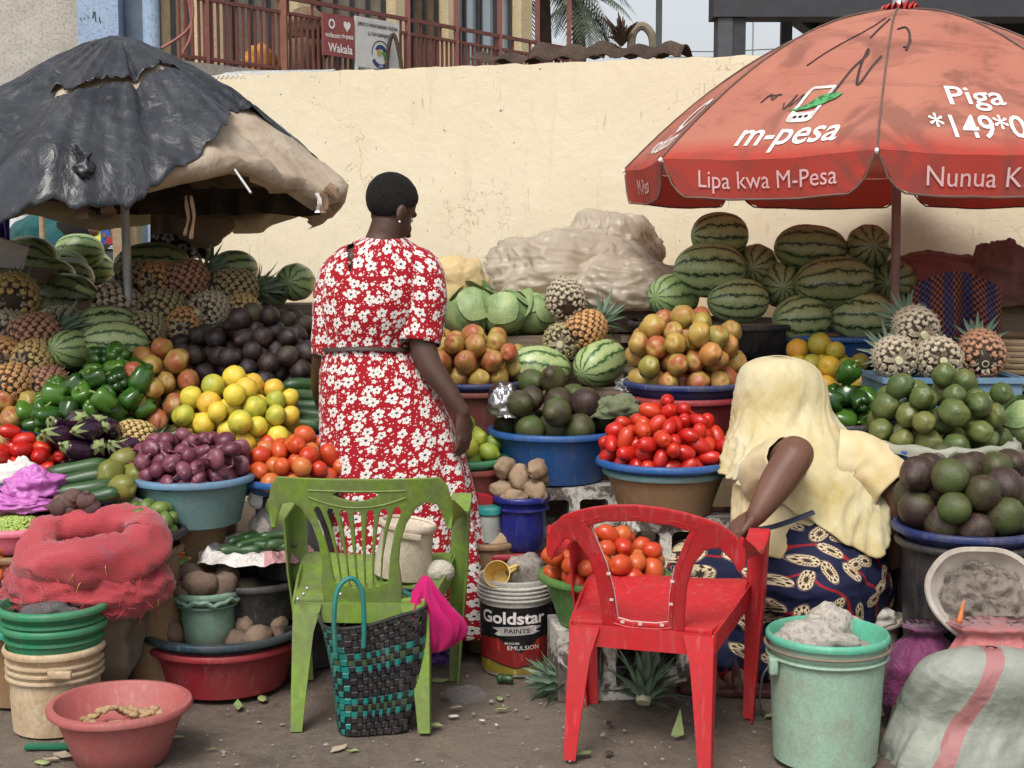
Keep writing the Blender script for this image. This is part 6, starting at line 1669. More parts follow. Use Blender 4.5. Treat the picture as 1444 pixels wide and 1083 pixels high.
# dusty pink bowl with ginger
x, y = grp(152, 1097, .14)
vessel('bowl', x, y, .175, .185, .175, MT['pink_basin'], 'dusty pink bowl of ginger in the front left corner', 'bowl', .13, .018, .085, wob=.02)
for k in range(34):
 a, q = U(0, 6.3), sqrt(U(0, 1)); o = link('ginger', KIND['ginger'][k % 3]); o.location = (x + cos(a) * q * .125, y + sin(a) * q * .10 - .01, .105 + .035 * (1 - q) + U(0, .02)); o.rotation_euler = (U(-.5, .5), U(-.5, .5), U(0, 6)); o.scale = (.62,) * 3
 tag(o, ('ginger root at the left of the dusty pink bowl' if o.location.x < x - .04 else 'ginger root at the right of the dusty pink bowl' if o.location.x > x + .04 else 'ginger root in the middle of the dusty pink bowl'), 'ginger', 'ginger in the pink bowl')
st = link('stone', ellips('stone', .035, .03, .03, MT['stone'], .3, 1.6, 7)); st.location = gnd(258, 985) + Vector((0, .03, .02)); tag(st, 'small grey stone on the ground beside the pink bowl', 'stone')
# red basin with dark basin, small bucket and potatoes
x, y = grp(298, 992, .22)
vessel('basin', x, y, .165, .245, .165, MT['red_basin'], 'large red basin on the ground left of the green chair', 'basin', .205, .02, .03, wob=.008)
vessel('basin', x, y, .205, .258, .09, MT['dteal_basin'], 'dark teal basin set inside the large red basin', 'basin', .21, .02, .075, wob=.012)
heap('potato_dark', 'potato', x + .12, y - .04, .122, .10, .15, 13, .036, .05, 'muddy potato|the dark teal basin', 'potato', 'potatoes in the dark teal basin', 51, tight=.88)
heap('potato_dark', 'potato', x - .15, y + .0, .122, .06, .12, 6, .034, .05, 'muddy potato|the heap left of the small bucket', 'potato', 'potatoes left of the small bucket', 52, tight=.88)
bx_, by_ = x - .045, y - .035
bk = vessel('bucket', bx_, by_, .335, .105, .20, MT['grey_green'], 'small grey green bucket of potatoes standing in the dark teal basin', 'bucket', .083, .008, .05, steps=1)
m = MB(); m.tube([(cos(t) * .112, sin(t) * .112, .172 + .006 * sin(t * 7) + .004 * sin(t * 17)) for t in np.linspace(0, 2 * pi, 60)], .009, 6); m.build('frayed_rim', MT['grey_green'], bk, True)
KIND['bp2'] = [ellips('potato', .048, .042, .062, MT['potato_dark'], .16, 1.4, k + 17) for k in range(3)]
heap('bp2', 'potato', bx_, by_, .285, .115, .105, 6, .048, .25, 'large muddy potato|the small grey green bucket', 'potato', 'potatoes in the small grey green bucket', 54, tight=.82)
# buckets at the left edge
x, y = grp(58, 1048, .15)
for k, (z1, mat, lab) in enumerate([(.265, MT['beige'], 'grimy beige bucket at the bottom of the left edge stack')]):
 b_ = vessel('bucket', x, y, z1, .145, .265, mat, lab, 'bucket', .128, .006, .03, steps=3, wob=.006)
 m = MB(); m.box((.03, -.168, .200), (.10, -.150, .223)); m.build('lid_clip', mat, b_, False, 40, .004)
g1 = vessel('bucket', x, y + .01, .335, .15, .085, MT['kelly'], 'green bucket stacked on the beige one at the left edge', 'bucket', .14, .010, .02, steps=1, wob=.006)
g2 = vessel('bucket', x, y + .005, .392, .155, .07, MT['kelly'], 'upper green bucket holding a dark stone and green cloth', 'bucket', .145, .012, .055, steps=1, wob=.008)
st = link('stone', ellips('stone', .09, .06, .035, MT['stone_dark'], .25, 1.7, 3, 28, 18)); st.location = (x - .01, y - .02, .365); st.rotation_euler = (.05, -.05, .2); tag(st, 'flat dark stone in the upper green bucket', 'stone')
heapcloth('cloth', 12, 888, 4.36, (.07, .06, .035), fabric('sea_green_cloth', (.03, .30, .22), (.05, .22, .17)), 'sea green cloth beside the dark stone in the green bucket', 'cloth', .3, 2, 2, .1, 40, 26)
cl = MB(); cl.box((-.05, -.02, 0), (.09, .02, .012)); o = cl.build('cloth_scrap', fabric('dark_green_scrap', (.01, .12, .06)), None, False, 40, .004); o.location = gnd(60, 1055); tag(o, 'dark green scrap sticking out under the beige bucket', 'cloth')
# red mesh sack with its rolled top
def _meshmat():
 g = G('red_mesh_sack'); v = g.coord(); n1 = g.noise(6, 5, .6, .5, v)
 wv = g.n('TexWave', {'wave_type': 'BANDS', 'bands_direction': 'Z'}, Scale=60, Distortion=3, Detail=3); g.set(wv, 'Vector', v)
 wu_ = g.n('TexWave', {'wave_type': 'BANDS', 'bands_direction': 'X'}, Scale=60, Distortion=3, Detail=3); g.set(wu_, 'Vector', v)
 c = g.mix(g.ramp(n1, [(.35, 0), (.68, 1)]), (.52, .045, .055), (.36, .026, .042)); net = g.math('MULTIPLY', wv.outputs['Fac'], wu_.outputs['Fac'])
 c = g.mix(g.ramp(net, [(.0, .55), (.25, 0)]), c, (.17, .03, .035)); c = g.mix(g.math('MULTIPLY', g.ramp(g.noise(9, 4, .6, 0, v), [(.6, 0), (.7, 1)]), .5), c, (.20, .08, .12))
 g.bump(net, .4, .006); return g.done(c, .8, Sheen_Weight=.3)
MT['netting'] = _meshmat()
sx_, sy_ = at(122, 800, 4.42).x, 4.42; ms = empty('mesh_sack', (sx_, sy_, 0)); tag(ms, 'bulging red mesh sack with a rolled down top at left', 'sack')
def sackfn(d):
 k = 1 + .10 * ridge(d * 2.4, 3) + .07 * fbm(d * 5, 2); return Vector((d.x * .17 - .02, d.y * .15, .30 + d.z * (.30 if d.z < 0 else .20))) * 1.0 + Vector((d.x, d.y, 0)) * .05 * (k - 1) * 4
def netfn(d):
 k = ridge(d * 3.0, 3); return Vector((d.x * (.25 + .02 * k), d.y * (.175 + .02 * k), .40 + d.z * (.16 + .02 * fbm(d * 8, 2)) * (.75 if d.z < 0 else .9)))
link('inner_sack', blob('inner_sack', sackfn, fabric('brown_sacking', (.13, .095, .06), (.09, .065, .042), sc=9), 60, 40), ms)
link('netting', blob('netting', netfn, MT['netting'], 80, 50), ms)
pts = []
for k in range(49):
 t = 2 * pi * k / 48; pts.append((cos(t) * .155 + .02, sin(t) * .12 + .0, .515 + .035 * sin(t + .4) + .012 * sin(3 * t)))
v, f = tube_vf(pts, [(.062 + .012 * noise.noise(Vector((k * .35, 0, 0))), .075 + .014 * noise.noise(Vector((k * .3, 3, 0)))) for k in range(49)], 28, False)
v = [p + Vector((0, 0, 1)) * (.016 * ridge(p * 9, 3) + .02 * fbm(p * 5, 2)) + Vector((p.x, p.y, 0)).normalized() * (.022 * ridge(p * 8 + Vector((3, 0, 0)), 3)) for p in v]
link('rolled_top', mesh('rolled_top', v, f, MT['netting'], True, 180), ms)
m = MB()
for k in range(110):
 a = U(-pi, 0) + U(-.3, .3); z = U(.33, .50); R0 = .25 + U(-.01, .012); p = Vector((cos(a) * R0, sin(a) * R0 * .86, z)); q = p + Vector((U(-.035, .035), U(-.03, .01), U(-.05, .015))); m.tube([p, (p + q) / 2 + Vector((U(-.01, .01), -.006, U(-.01, .01))), q], .0009, 3)
tag(m.build('loose_threads', MT['netting'], ms), kind='stuff')
m = MB()
for k in range(5):
 a = U(-1.5, -.3); z = U(.34, .48); p = Vector((cos(a) * .255, sin(a) * .20, z)); m.tube([p, p + Vector((U(-.02, .02), -.01, .02)), p + Vector((U(-.03, .03), 0, .05))], .0014, 4)
tag(m.build('yellow_threads', fabric('yellow_thread', (.55, .42, .08)), ms), kind='stuff')
# pink basin of peas and the things around it
x, y, z = spot(22, 738, 4.5); ps_ = vessel('basin', x, y, z, .125, .085, MT['rose_basin'], 'pink plastic basin of shelled green peas', 'basin', .105, .012, .02)
vessel('upturned_basin', x, y, z - .086, .12, z - .088, MT['brown_basin'], 'brown bucket under the basin of peas', 'bucket', .11, .01, .02)
v0, f0 = lathe_vf([(0, -.0055), (.0045, -.003), (.0045, .003), (0, .0055)], 6); V, Fc = [], []
for k in range(1500):
 a, q = U(0, 6.3), sqrt(U(0, 1)) * .115; c = Vector((cos(a) * q, sin(a) * q, -.012 + .030 * (1 - (q / .115) ** 2) + U(-.004, .004))); b_ = len(V); R3 = Euler((U(0, 3), U(0, 3), 0)).to_matrix(); V += [c + R3 @ p for p in v0]; Fc += [tuple(i + b_ for i in q2) for q2 in f0]
o = link('peas', mesh('peas', V, Fc, MT['pea'], True, 180)); o.location = (x, y, z); tag(o, 'shelled green peas filling the pink basin', 'peas', None, 'stuff')
heapcloth('plastic_bag', 46, 688, 4.62, (.075, .06, .055), plastic('magenta_bag', (.52, .14, .46), .35, .1), 'crumpled magenta plastic bag behind the basin of peas', 'plastic bag', .45, 2.2, 4, .25, 60, 40)
heapcloth('plastic_bag', 20, 712, 4.58, (.11, .06, .03), plastic('magenta_bag_b', (.50, .13, .44), .35, .1), 'flat magenta plastic bag just above the peas', 'plastic bag', .4, 2.2, 8, .25, 60, 40)
heapcloth('paper', 25, 672, 4.64, (.06, .03, .05), MT['paper'], 'crumpled white paper beside the tomatoes at the far left', 'paper', .4, 2, 11, .3, 40, 26)
for k, (px, py) in enumerate([(82, 716), (95, 708), (108, 714), (122, 708), (98, 720), (116, 719), (130, 716), (104, 703), (88, 710)]):
 o = link('beetroot', KIND['beet'][k % 3]); o.location = at(px, py, 4.52 + .02 * (k % 3)); o.rotation_euler = (U(0, 6), U(0, 6), U(0, 6)); tag(o, 'dull beetroot in the little heap behind the mesh sack', 'beetroot', 'beetroots behind the mesh sack')
# black basket of small limes, blue cup, newspaper
x, y, z = spot(207, 745, 4.58); bsk = vessel('basket', x, y, z, .115, .06, MT['black_basin'], 'flat black basket of small limes below the onions', 'basket', .06, .014, .025, wob=.03)
vessel('upturned_basin', x, y + .03, z - .061, .10, z - .064, MT['brown_basin'], 'brown bucket under the basket of small limes', 'bucket', .09, .01, .02)
heap('small_lime', 'lime', x, y, z - .022, .115, .11, 34, .024, .25, 'small dark lime|the flat black basket', 'lime', 'small limes in the black basket', 61)
cup = empty('cup', at(153, 726, 4.62)); cup.rotation_euler = (R_(100), 0, R_(-50)); tag(cup, 'bright blue cup lying beside the small limes', 'cup')
link('cup_body', lathe('cup_body', [(0, -.04), (.026, -.04), (.03, -.035), (.036, .04), (.034, .042), (.028, -.032), (0, -.034)], MT['blue_cup'], 28), cup)
m = MB(); m.tube(spline([(.032, 0, .022), (.056, 0, .018), (.054, 0, -.015), (.029, 0, -.022)], 4), .005, 8); m.build('handle', MT['blue_cup'], cup, True)
nw = empty('newspaper', at(188, 710, 4.66)); nw.rotation_euler = (R_(28), R_(10), R_(-12)); tag(nw, 'folded printed newspaper stuck in front of the onion basin', 'newspaper')
v = [(-.10, -.035, 0), (.13, -.05, .0), (.10, .0, .008), (-.07, .045, .004)]; link('sheet', mesh('sheet', v + [(a, b_, c - .006) for a, b_, c in v], [(0, 1, 2, 3), (4, 7, 6, 5), (0, 4, 5, 1), (1, 5, 6, 2), (2, 6, 7, 3), (3, 7, 4, 0)], MT['paper'], False), nw)
for q, c in [((-.075, -.012, -.02, .022), (.60, .55, .12)), ((-.01, -.02, .03, .0), (.35, .45, .25)), ((.04, -.033, .085, -.012), (.25, .45, .60)), ((-.085, -.028, -.03, -.018), (.45, .2, .15))]:
 link('printed_picture', mesh('printed_picture', [(q[0], q[1], .0085), (q[2], q[1], .0095), (q[2], q[3], .0095), (q[0], q[3], .0085)], [(0, 1, 2, 3)], simple('print_' + str(c[0]), c, .7), False), nw)
# carrots in green bucket
x, y, z = spot(228, 785, 4.7); vessel('bucket', x, y, z, .085, z, MT['green_basin'], 'green bucket of carrots behind the mesh sack', 'bucket', .075, .006, .05, steps=3)
for k in range(9):
 o = link('carrot', KIND['carrot'][k % 2]); o.location = (x + U(-.03, .03), y - .01 + U(-.04, .04), z - .025 + .012 * (k % 4)); o.rotation_euler = (0, U(-.2, .2), U(-.5, .5)); tag(o, 'orange carrot in the green bucket behind the mesh sack', 'carrot', 'carrots in the green bucket')
for k in range(7):
 o = link('carrot', KIND['carrot'][k % 2]); o.location = at(2 + U(-5, 5), 776 + k * 5, 4.42); o.rotation_euler = (0, .05, U(.8, 1.6)); tag(o, 'orange carrot at the left picture edge', 'carrot', 'carrots at the left edge')
heapcloth('woven_sack', -10, 850, 4.5, (.15, .13, .15), fabric('brown_woven', (.15, .12, .085), (.10, .08, .06)), 'brown woven sack at the left edge under the carrots', 'sack', .1, 2, 3, .05, 50, 34)
# black basin with sack, cucumbers and bag of garlic
x, y, z = spot(360, 803, 4.78); vessel('basin', x, y, z - .02, .17, .15, MT['black_basin'], 'black basin under the white sack of cucumbers', 'basin', .14, .014, .03)
vessel('upturned_basin', x, y, z - .172, .16, z - .175, MT['black_basin'], 'dark bucket under the black cucumber basin', 'bucket', .15, .01, .02)
v, f = [], []
for j in range(23):
 for i in range(72):
  t = 2 * pi * i / 72; q = j / 22; R0 = .195 * q * (1 + .10 * noise.noise(Vector((cos(t) * 2, sin(t) * 2, 5))) * q + .03 * sin(t * 9) * q); zz = -.03 + .075 * q ** 3 - (.07 * max(0, q - .82) / .18) + .02 * noise.noise(Vector((cos(t) * q * 4, sin(t) * q * 4, 1))); v.append((x + cos(t) * R0, y + sin(t) * R0, z + .08 + zz))
for j in range(22):
 for i in range(72): a, b_ = j * 72 + i, j * 72 + (i + 1) % 72; f.append((a, b_, b_ + 72, a + 72))
g = G('white_poly_sack'); vv = g.coord(); n1 = g.noise(7, 5, .6, .6, vv); cc = g.mix(g.ramp(n1, [(.4, 0), (.7, 1)]), (.66, .63, .60), (.50, .45, .42)); xx = g.n('SeparateXYZ'); g.set(xx, 'i0', vv)
cc = g.mix(g.math('MULTIPLY', g.math('GREATER_THAN', g.math('ADD', xx.outputs[0], g.math('MULTIPLY', n1, .05)), .09), .75), cc, (.42, .13, .16)); g.bump(crease(g, vv, 11), .8, .03); g.done(cc, .6)
c0 = Vector((x, y, z)); o = link('poly_sack', mesh('poly_sack', [Vector(p) - c0 for p in v], f, g.m, True, 180)); o.location = c0; tag(o, 'white woven plastic sack lining the basin of cucumbers', 'sack')
for k, (px, py, yw, Yd) in enumerate([(338, 776, .25, 4.68), (345, 759, .9, 4.80), (359, 767, .7, 4.72), (369, 757, .5, 4.82), (383, 770, -.2, 4.70), (396, 755, .3, 4.78), (404, 768, .2, 4.69)]): cuke(px, py, Yd, yw, ['leftmost', 'second', 'third', 'fourth', 'fifth', 'sixth', 'rightmost'][k] + ' short dark cucumber from left on the white plastic sack', 'cucumbers on the white sack', 0, k, .68)
def bagfn(d): k = 1 + .08 * ridge(d * 3, 3); w_ = .062 * (1 - .75 * max(0, d.z) ** 1.2); return Vector((d.x * w_ * k, d.y * w_ * k, d.z * .075))
clear = G('clear_bag'); clear.n; clear.done((.85, .85, .84), .18, Transmission_Weight=.7, IOR=1.2, Alpha=.42)
gb = empty('garlic_bag', at(378, 738, 4.88)); tag(gb, 'knotted clear plastic bag of garlic behind the cucumbers', 'bag'); link('film', blob('film', bagfn, clear.m, 40, 26), gb)
def earfn(d): return Vector((d.x * .028, d.y * .010, d.z * .030)) * (1 + .2 * ridge(d * 2, 2))
e = link('knot_ear', blob('knot_ear', earfn, plastic('white_film', (.72, .72, .72), .3, .05), 24, 16), gb); e.location = (-.035, 0, .085); e.rotation_euler = (0, -.7, 0)
for k in range(9): o = link('garlic', KIND['garlic'][k % 2]); o.location = gb.location + Vector((U(-.03, .03), U(-.03, .0), U(-.05, .01))); o.rotation_euler = (U(-.5, .5), U(-.5, .5), 0); tag(o, 'garlic bulb inside the clear knotted bag', 'garlic', 'garlic in the bag')
# mint bucket with stones
x, y = grp(1180, 1096, .155); mb = vessel('bucket', x, y, .375, .168, .375, MT['mint'], 'large mint green bucket of stones in the front right', 'bucket', .148, .006, .085, MT['mint_in'], wob=.006, steps=0)
m = MB(); m.tube([(cos(t) * .170, sin(t) * .170, .312) for t in np.linspace(0, 2 * pi, 56)], .0055, 6); m.build('hoop', MT['mint'], mb, True)
m = MB(); m.tube([(cos(t) * .176, sin(t) * .176, .338) for t in np.linspace(0, 2 * pi, 56)], .005, 6); m.build('hoop', simple('grimy_hoop', (.20, .17, .12), .7), mb, True)
m = MB(); m.box((-.178, -.075, .265), (-.152, -.035, .315)); m.build('handle_lug', MT['mint'], mb, False, 40, .006)
m = MB(); m.tube(spline([(-.175, -.055, .29), (-.195, -.06, .26), (-.20, -.05, .19), (-.19, -.03, .14), (-.20, .01, .12)], 5), .0035, 6); m.build('handle', MT['wire'], mb, True)
def rock(nm, px, py, Y, r, seed, rot, lab, mat='stone', vert=1):
 def fn(d):
  k = 1 + .22 * fbm(d * 1.4 + Vector((seed, 0, 0)), 2) - .28 * crumple(d + Vector((seed, 0, 0)), 1.3) + .05 * fbm(d * 9, 3); return Vector((d.x * r[0], d.y * r[1], d.z * r[2])) * k
 o = link(nm, blob(nm, fn, MT[mat], 60, 40, 180)); o.location = at(px, py, Y); o.rotation_euler = rot; tag(o, lab, 'stone')
MT['rockpale'] = _conc('pale_rock', (.46, .42, .37), (.30, .27, .235))
rock('stone', 1152, 905, 4.02, (.12, .085, .055), 4, (0, .15, .1), 'rough pale rock at the front of the mint bucket', 'rockpale'); rock('stone', 1172, 888, 4.14, (.09, .07, .075), 9, (.2, .4, .5), 'wedge shaped rock standing up in the mint bucket', 'rockpale'); rock('stone', 1222, 925, 4.06, (.055, .05, .05), 2, (0, 0, 0), 'smooth round stone at the right of the mint bucket', 'stone')
# bags at the right
pur = fabric('purple_bag', (.17, .035, .10), (.11, .025, .075), .6, 6, cr=14); pnk = fabric('pink_bag', (.50, .18, .17), (.40, .13, .13), .6, 6, cr=12)
def sackbag(name, px, py, Y, r, h, mat, label, seed, neck=.35):
 b0 = gnd(px, py); p = at(px, py, Y); r0 = empty(name, (p.x, p.y, 0)); tag(r0, label, 'bag')
 v, f = [], []; nu, nv = 72, 40
 for j in range(nv + 1):
  t = j / nv
  for i in range(nu):
   a = 2 * pi * i / nu; prof = (.72 + .28 * min(1, t * 4)) if t < .25 else (1.0 - (1 - neck) * max(0, (t - .62) / .30) ** 1.3 if t < .92 else neck + .25 * (t - .92) / .08)
   fold = .11 * ridge(Vector((cos(a) * 2.2, sin(a) * 2.2, t * 1.2 + seed)), 3) + .10 * max(0, t - .55) * sin(a * 9 + seed) + .05 * fbm(Vector((cos(a) * 1.5, sin(a) * 1.5, t * 2 + seed)), 2)
   rr_ = prof * (1 + fold); v.append((cos(a) * r[0] * rr_, sin(a) * r[1] * rr_, h * t))
 v.append((0, 0, .0)); v.append((0, 0, h * .9))
 for j in range(nv):
  for i in range(nu): a, b_ = j * nu + i, j * nu + (i + 1) % nu; f.append((a, b_, b_ + nu, a + nu))
 for i in range(nu): f.append(((i + 1) % nu, i, len(v) - 2)); f.append((nv * nu + i, nv * nu + (i + 1) % nu, len(v) - 1))
 link('bag_body', mesh('bag_body', v, f, mat, True, 180), r0); return r0
sackbag('cloth_bag', 1302, 980, 4.24, (.115, .11), .32, pur, 'purple cloth bag with a tied neck beside the mint bucket', 2.0)
sackbag('cloth_bag', 1402, 980, 4.03, (.15, .085), .385, pnk, 'pink cloth bag holding a carrot at the right edge', 5.0, .62)
o = link('carrot', KIND['carrot'][0]); o.location = at(1356, 862, 4.0); o.rotation_euler = (0, R_(-75), .3); o.scale = (.42,) * 3; tag(o, 'carrot tip sticking out of the pink bag', 'carrot')
# white bowl lying on its side with grey wrapping
bw = empty('tilted_basin', at(1392, 840, 4.12)); bw.rotation_euler = (R_(62), R_(18), R_(-22)); tag(bw, 'white basin tipped on its side above the pink bag', 'basin')
link('shell', lathe('shell', [(0, -.10), (.09, -.098), (.13, -.06), (.155, 0), (.168, .004), (.172, -.002), (.166, -.010), (.150, -.012), (.12, -.07), (.085, -.09), (0, -.092)], fabric('white_wicker', (.48, .44, .38), (.32, .28, .23), sc=14), 48, .10, 3, 40, 1.06, .9), bw)
def crfn(d): return Vector((d.x * .135, d.y * .13, -.045 + d.z * .035)) * 1.0 + Vector((0, 0, .02 * crumple(d, 3) - .03 * ridge(d * 3, 3)))
link('grey_lining', blob('grey_lining', crfn, fabric('grey_paper', (.23, .195, .165), (.15, .125, .105), cr=16), 60, 40), bw)
# grey woven sack with a red stripe
def _stripe():
 g = G('grey_woven_sack'); v = g.coord(); x_ = g.n('SeparateXYZ'); g.set(x_, 'i0', v); n1 = g.noise(5, 5, .6, .6, v)
 c = g.mix(g.ramp(n1, [(.35, 0), (.7, 1)]), (.30, .32, .275), (.18, .195, .165)); s = g.math('ADD', g.math('SUBTRACT', x_.outputs[0], g.math('MULTIPLY', x_.outputs[2], .45)), g.math('MULTIPLY', g.noise(3, 3, .5, 0, v), .06))
 band = g.math('MULTIPLY', g.math('GREATER_THAN', s, -.165), g.math('LESS_THAN', s, -.115)); c = g.mix(g.math('MULTIPLY', band, .75), c, (.36, .10, .11))
 g.bump(g.math('ADD', crease(g, v, 5), g.math('MULTIPLY', g.noise(160, 2, .5, 0, v), .15)), .35, .03); return g.done(c, .6)
# pineapple crowns thrown on the ground, litter
def ground_crown(px, py, aim, s, label):
 r = empty('leafy_offcut', gnd(px, py) + Vector((0, 0, .05))); r.rotation_euler = Vector(aim).to_track_quat('Z', 'X').to_euler(); r.scale = (s, s, s); tag(r, label, 'pineapple top')
 c = link('leaves', CROWN[1], r); c.location = (0, 0, -.085); c2 = link('leaves', CROWN[0], r); c2.location = (0, 0, -.06); c2.rotation_euler = (0, 0, 1.9)
 c3 = link('cut_base', STUB, r); c3.location = (0, 0, .075); c3.scale = (1.5, 1.5, 1)
ground_crown(908, 1004, (.15, .5, .6), 1.15, 'cut pineapple top lying on the ground under the red chair'); ground_crown(800, 985, (-1, .35, .12), 1.05, 'cut pineapple top on the ground left of the red chair legs')
o = link('cucumber', KIND['cucumber'][0]); o.location = gnd(712, 963) + Vector((0, 0, .014)); o.scale = (.28, .55, .55); o.rotation_euler = (0, 0, .1); tag(o, 'chopped green stalk end on the ground before the paint bucket', 'stalk')
heapcloth('plastic_bag', 655, 985, 4.55, (.065, .05, .035), clear.m, 'crumpled clear plastic bag on the ground by the green chair', 'plastic bag', .5, 2.4, 6, .35, 50, 30, -.35, .3)
lf = MB(); lf.add([(0, 0, 0), (.02, .005, .004), (.012, .02, .055), (-.012, -.004, .006)], [(0, 1, 2), (0, 2, 3), (0, 3, 1), (1, 3, 2)]); o = lf.build('leaf_scrap', MT['stalk']); o.location = gnd(953, 1040); o.scale = (1.3, 1.3, 1.5); tag(o, 'pale folded leaf scrap on the ground under the red chair', 'leaf')
for k, (px, py, mat, sz) in enumerate([(640, 1010, 'paper', .010), (680, 1016, 'paper', .006), (700, 1022, 'paper', .005), (858, 1062, 'rust', .012), (60, 1075, 'stalk', .014), (250, 1010, 'stone', .006), (880, 1030, 'stone', .006), (620, 960, 'stalk', .02), (370, 985, 'stalk', .016), (1270, 1040, 'rust', .01), (705, 985, 'stalk', .012)]):
 o = link('litter_scrap', ellips('litter_scrap', sz * 1.8, sz, sz * .3, MT[mat], .4, 2, k, 10, 6)); o.location = gnd(px, py) + Vector((0, 0, .001)); o.rotation_euler = (0, 0, U(0, 3)); tag(o, 'tiny scrap of litter on the dirt', 'litter', 'litter on the dirt')
V, Fc = [], []
for k in range(550):
 px, py = U(-40, 1480), U(930, 1110); c = gnd(px, py); r0 = abs(rng.gauss(0, 1)) * .0035 + .0015; b_ = len(V)
 V += [c + Vector((r0, 0, 0)), c + Vector((0, r0, 0)), c + Vector((-r0, 0, 0)), c + Vector((0, -r0, 0)), c + Vector((U(-.3, .3) * r0, U(-.3, .3) * r0, r0 * U(.5, 1)))]; Fc += [(b_, b_ + 1, b_ + 4), (b_ + 1, b_ + 2, b_ + 4), (b_ + 2, b_ + 3, b_ + 4), (b_ + 3, b_, b_ + 4)]
for k in range(30):
 px, py = U(20, 1260), U(985, 1078); L = U(.02, .045); W_ = L * U(.25, .45); vv = [(-L, 0, 0), (-L * .3, W_, U(.002, .008)), (L * .5, W_ * .7, .004), (L, 0, U(.002, .012)), (L * .4, -W_ * .8, .003), (-L * .4, -W_, U(.002, .007)), (0, 0, .0015)]
 o = link('fallen_leaf', mesh('fallen_leaf', vv, [(i, (i + 1) % 6, 6) for i in range(6)], MT[['stalk', 'rust', 'bract', 'cabbage'][k % 4]], True, 180)); o.location = gnd(px, py) + Vector((0, 0, .003)); o.rotation_euler = (U(-.1, .1), U(-.1, .1), U(0, 6)); tag(o, ['small green leaf fallen on the dirt', 'small dark dry leaf fallen on the dirt', 'small pale husk fallen on the dirt', 'torn bit of cabbage leaf on the dirt'][k % 4], 'leaf', 'fallen leaves on the dirt')
o = link('grit', mesh('grit', V, Fc, MT['stone'], False)); tag(o, 'loose grit scattered over the packed dirt', 'grit', None, 'stuff')
# small packets and the teal lidded jar behind the woman
p = at(690, 728, 5.05); j = empty('jar', (p.x, p.y, p.z - .05)); tag(j, 'small jar with a teal lid between the woman and the navy bucket', 'jar')
link('glass', lathe('glass', [(0, -.04), (.04, -.04), (.04, .05), (.03, .06), (0, .06)], simple('jar_glass', (.38, .40, .37), .3), 24), j); link('lid', lathe('lid', [(0, .061), (.046, .061), (.048, .08), (.044, .088), (0, .088)], plastic('teal_lid', (.02, .25, .24), .4, .1), 28), j)
m = MB(); m.box((-.03, -.015, -.02), (.03, .015, .02)); o = m.build('packet', simple('packet_red', (.55, .03, .04), .4)); o.location = at(682, 705, 5.08); o.rotation_euler = (.2, .2, .3); tag(o, 'small red and white packet below the limes', 'packet')
vessel('upturned_basin', p.x, p.y + .03, p.z - .09, .10, p.z - .09, MT['brown_basin'], 'brown bucket under the teal lidded jar', 'bucket', .09, .008, .01)
# wilted leaves and foil beside the central avocados, cabbage leaf and ginger at the right edge
heapcloth('wilted_leaves', 872, 580, 5.25, (.075, .06, .05), fabric('wilted', (.16, .18, .10), (.10, .12, .06)), 'wilted pale leaves between the avocados and red tomatoes', 'leaves', .4, 2.2, 15, .2, 50, 34)
heapcloth('foil_bag', 712, 575, 5.3, (.05, .05, .07), G('foil').done((.5, .5, .52), .25, Metallic=.8), 'crumpled silvery bag behind the central avocados', 'bag', .4, 2.2, 16, .3, 50, 34)
heapcloth('foil_bag', 890, 545, 5.5, (.05, .04, .03), bpy.data.materials['foil'], 'crumpled silvery sheet beside the navy mango tray', 'foil', .4, 2.2, 18, .3, 40, 26)
cabbage(1448, 598, 4.85, .09, 'pale cabbage with torn leaves at the right edge', .4)
crate(1450, 660, 4.88, .2, .2, at(0, 632, 4.88).z, 'wooden crate at the right edge under the cabbage')
for k in range(5): o = link('ginger', KIND['ginger'][k % 3]); o.location = at(1412 + 9 * (k % 3), 676 + 8 * (k // 3), 4.62 + .02 * k); o.rotation_euler = (U(0, 1), U(0, 1), U(0, 3)); o.scale = (.7,) * 3; tag(o, 'knob of ginger behind the avocados at the right edge', 'ginger', 'ginger at the right edge')
crate(1425, 720, 4.66, .16, .14, at(0, 690, 4.66).z, 'small wooden crate under the ginger at right')
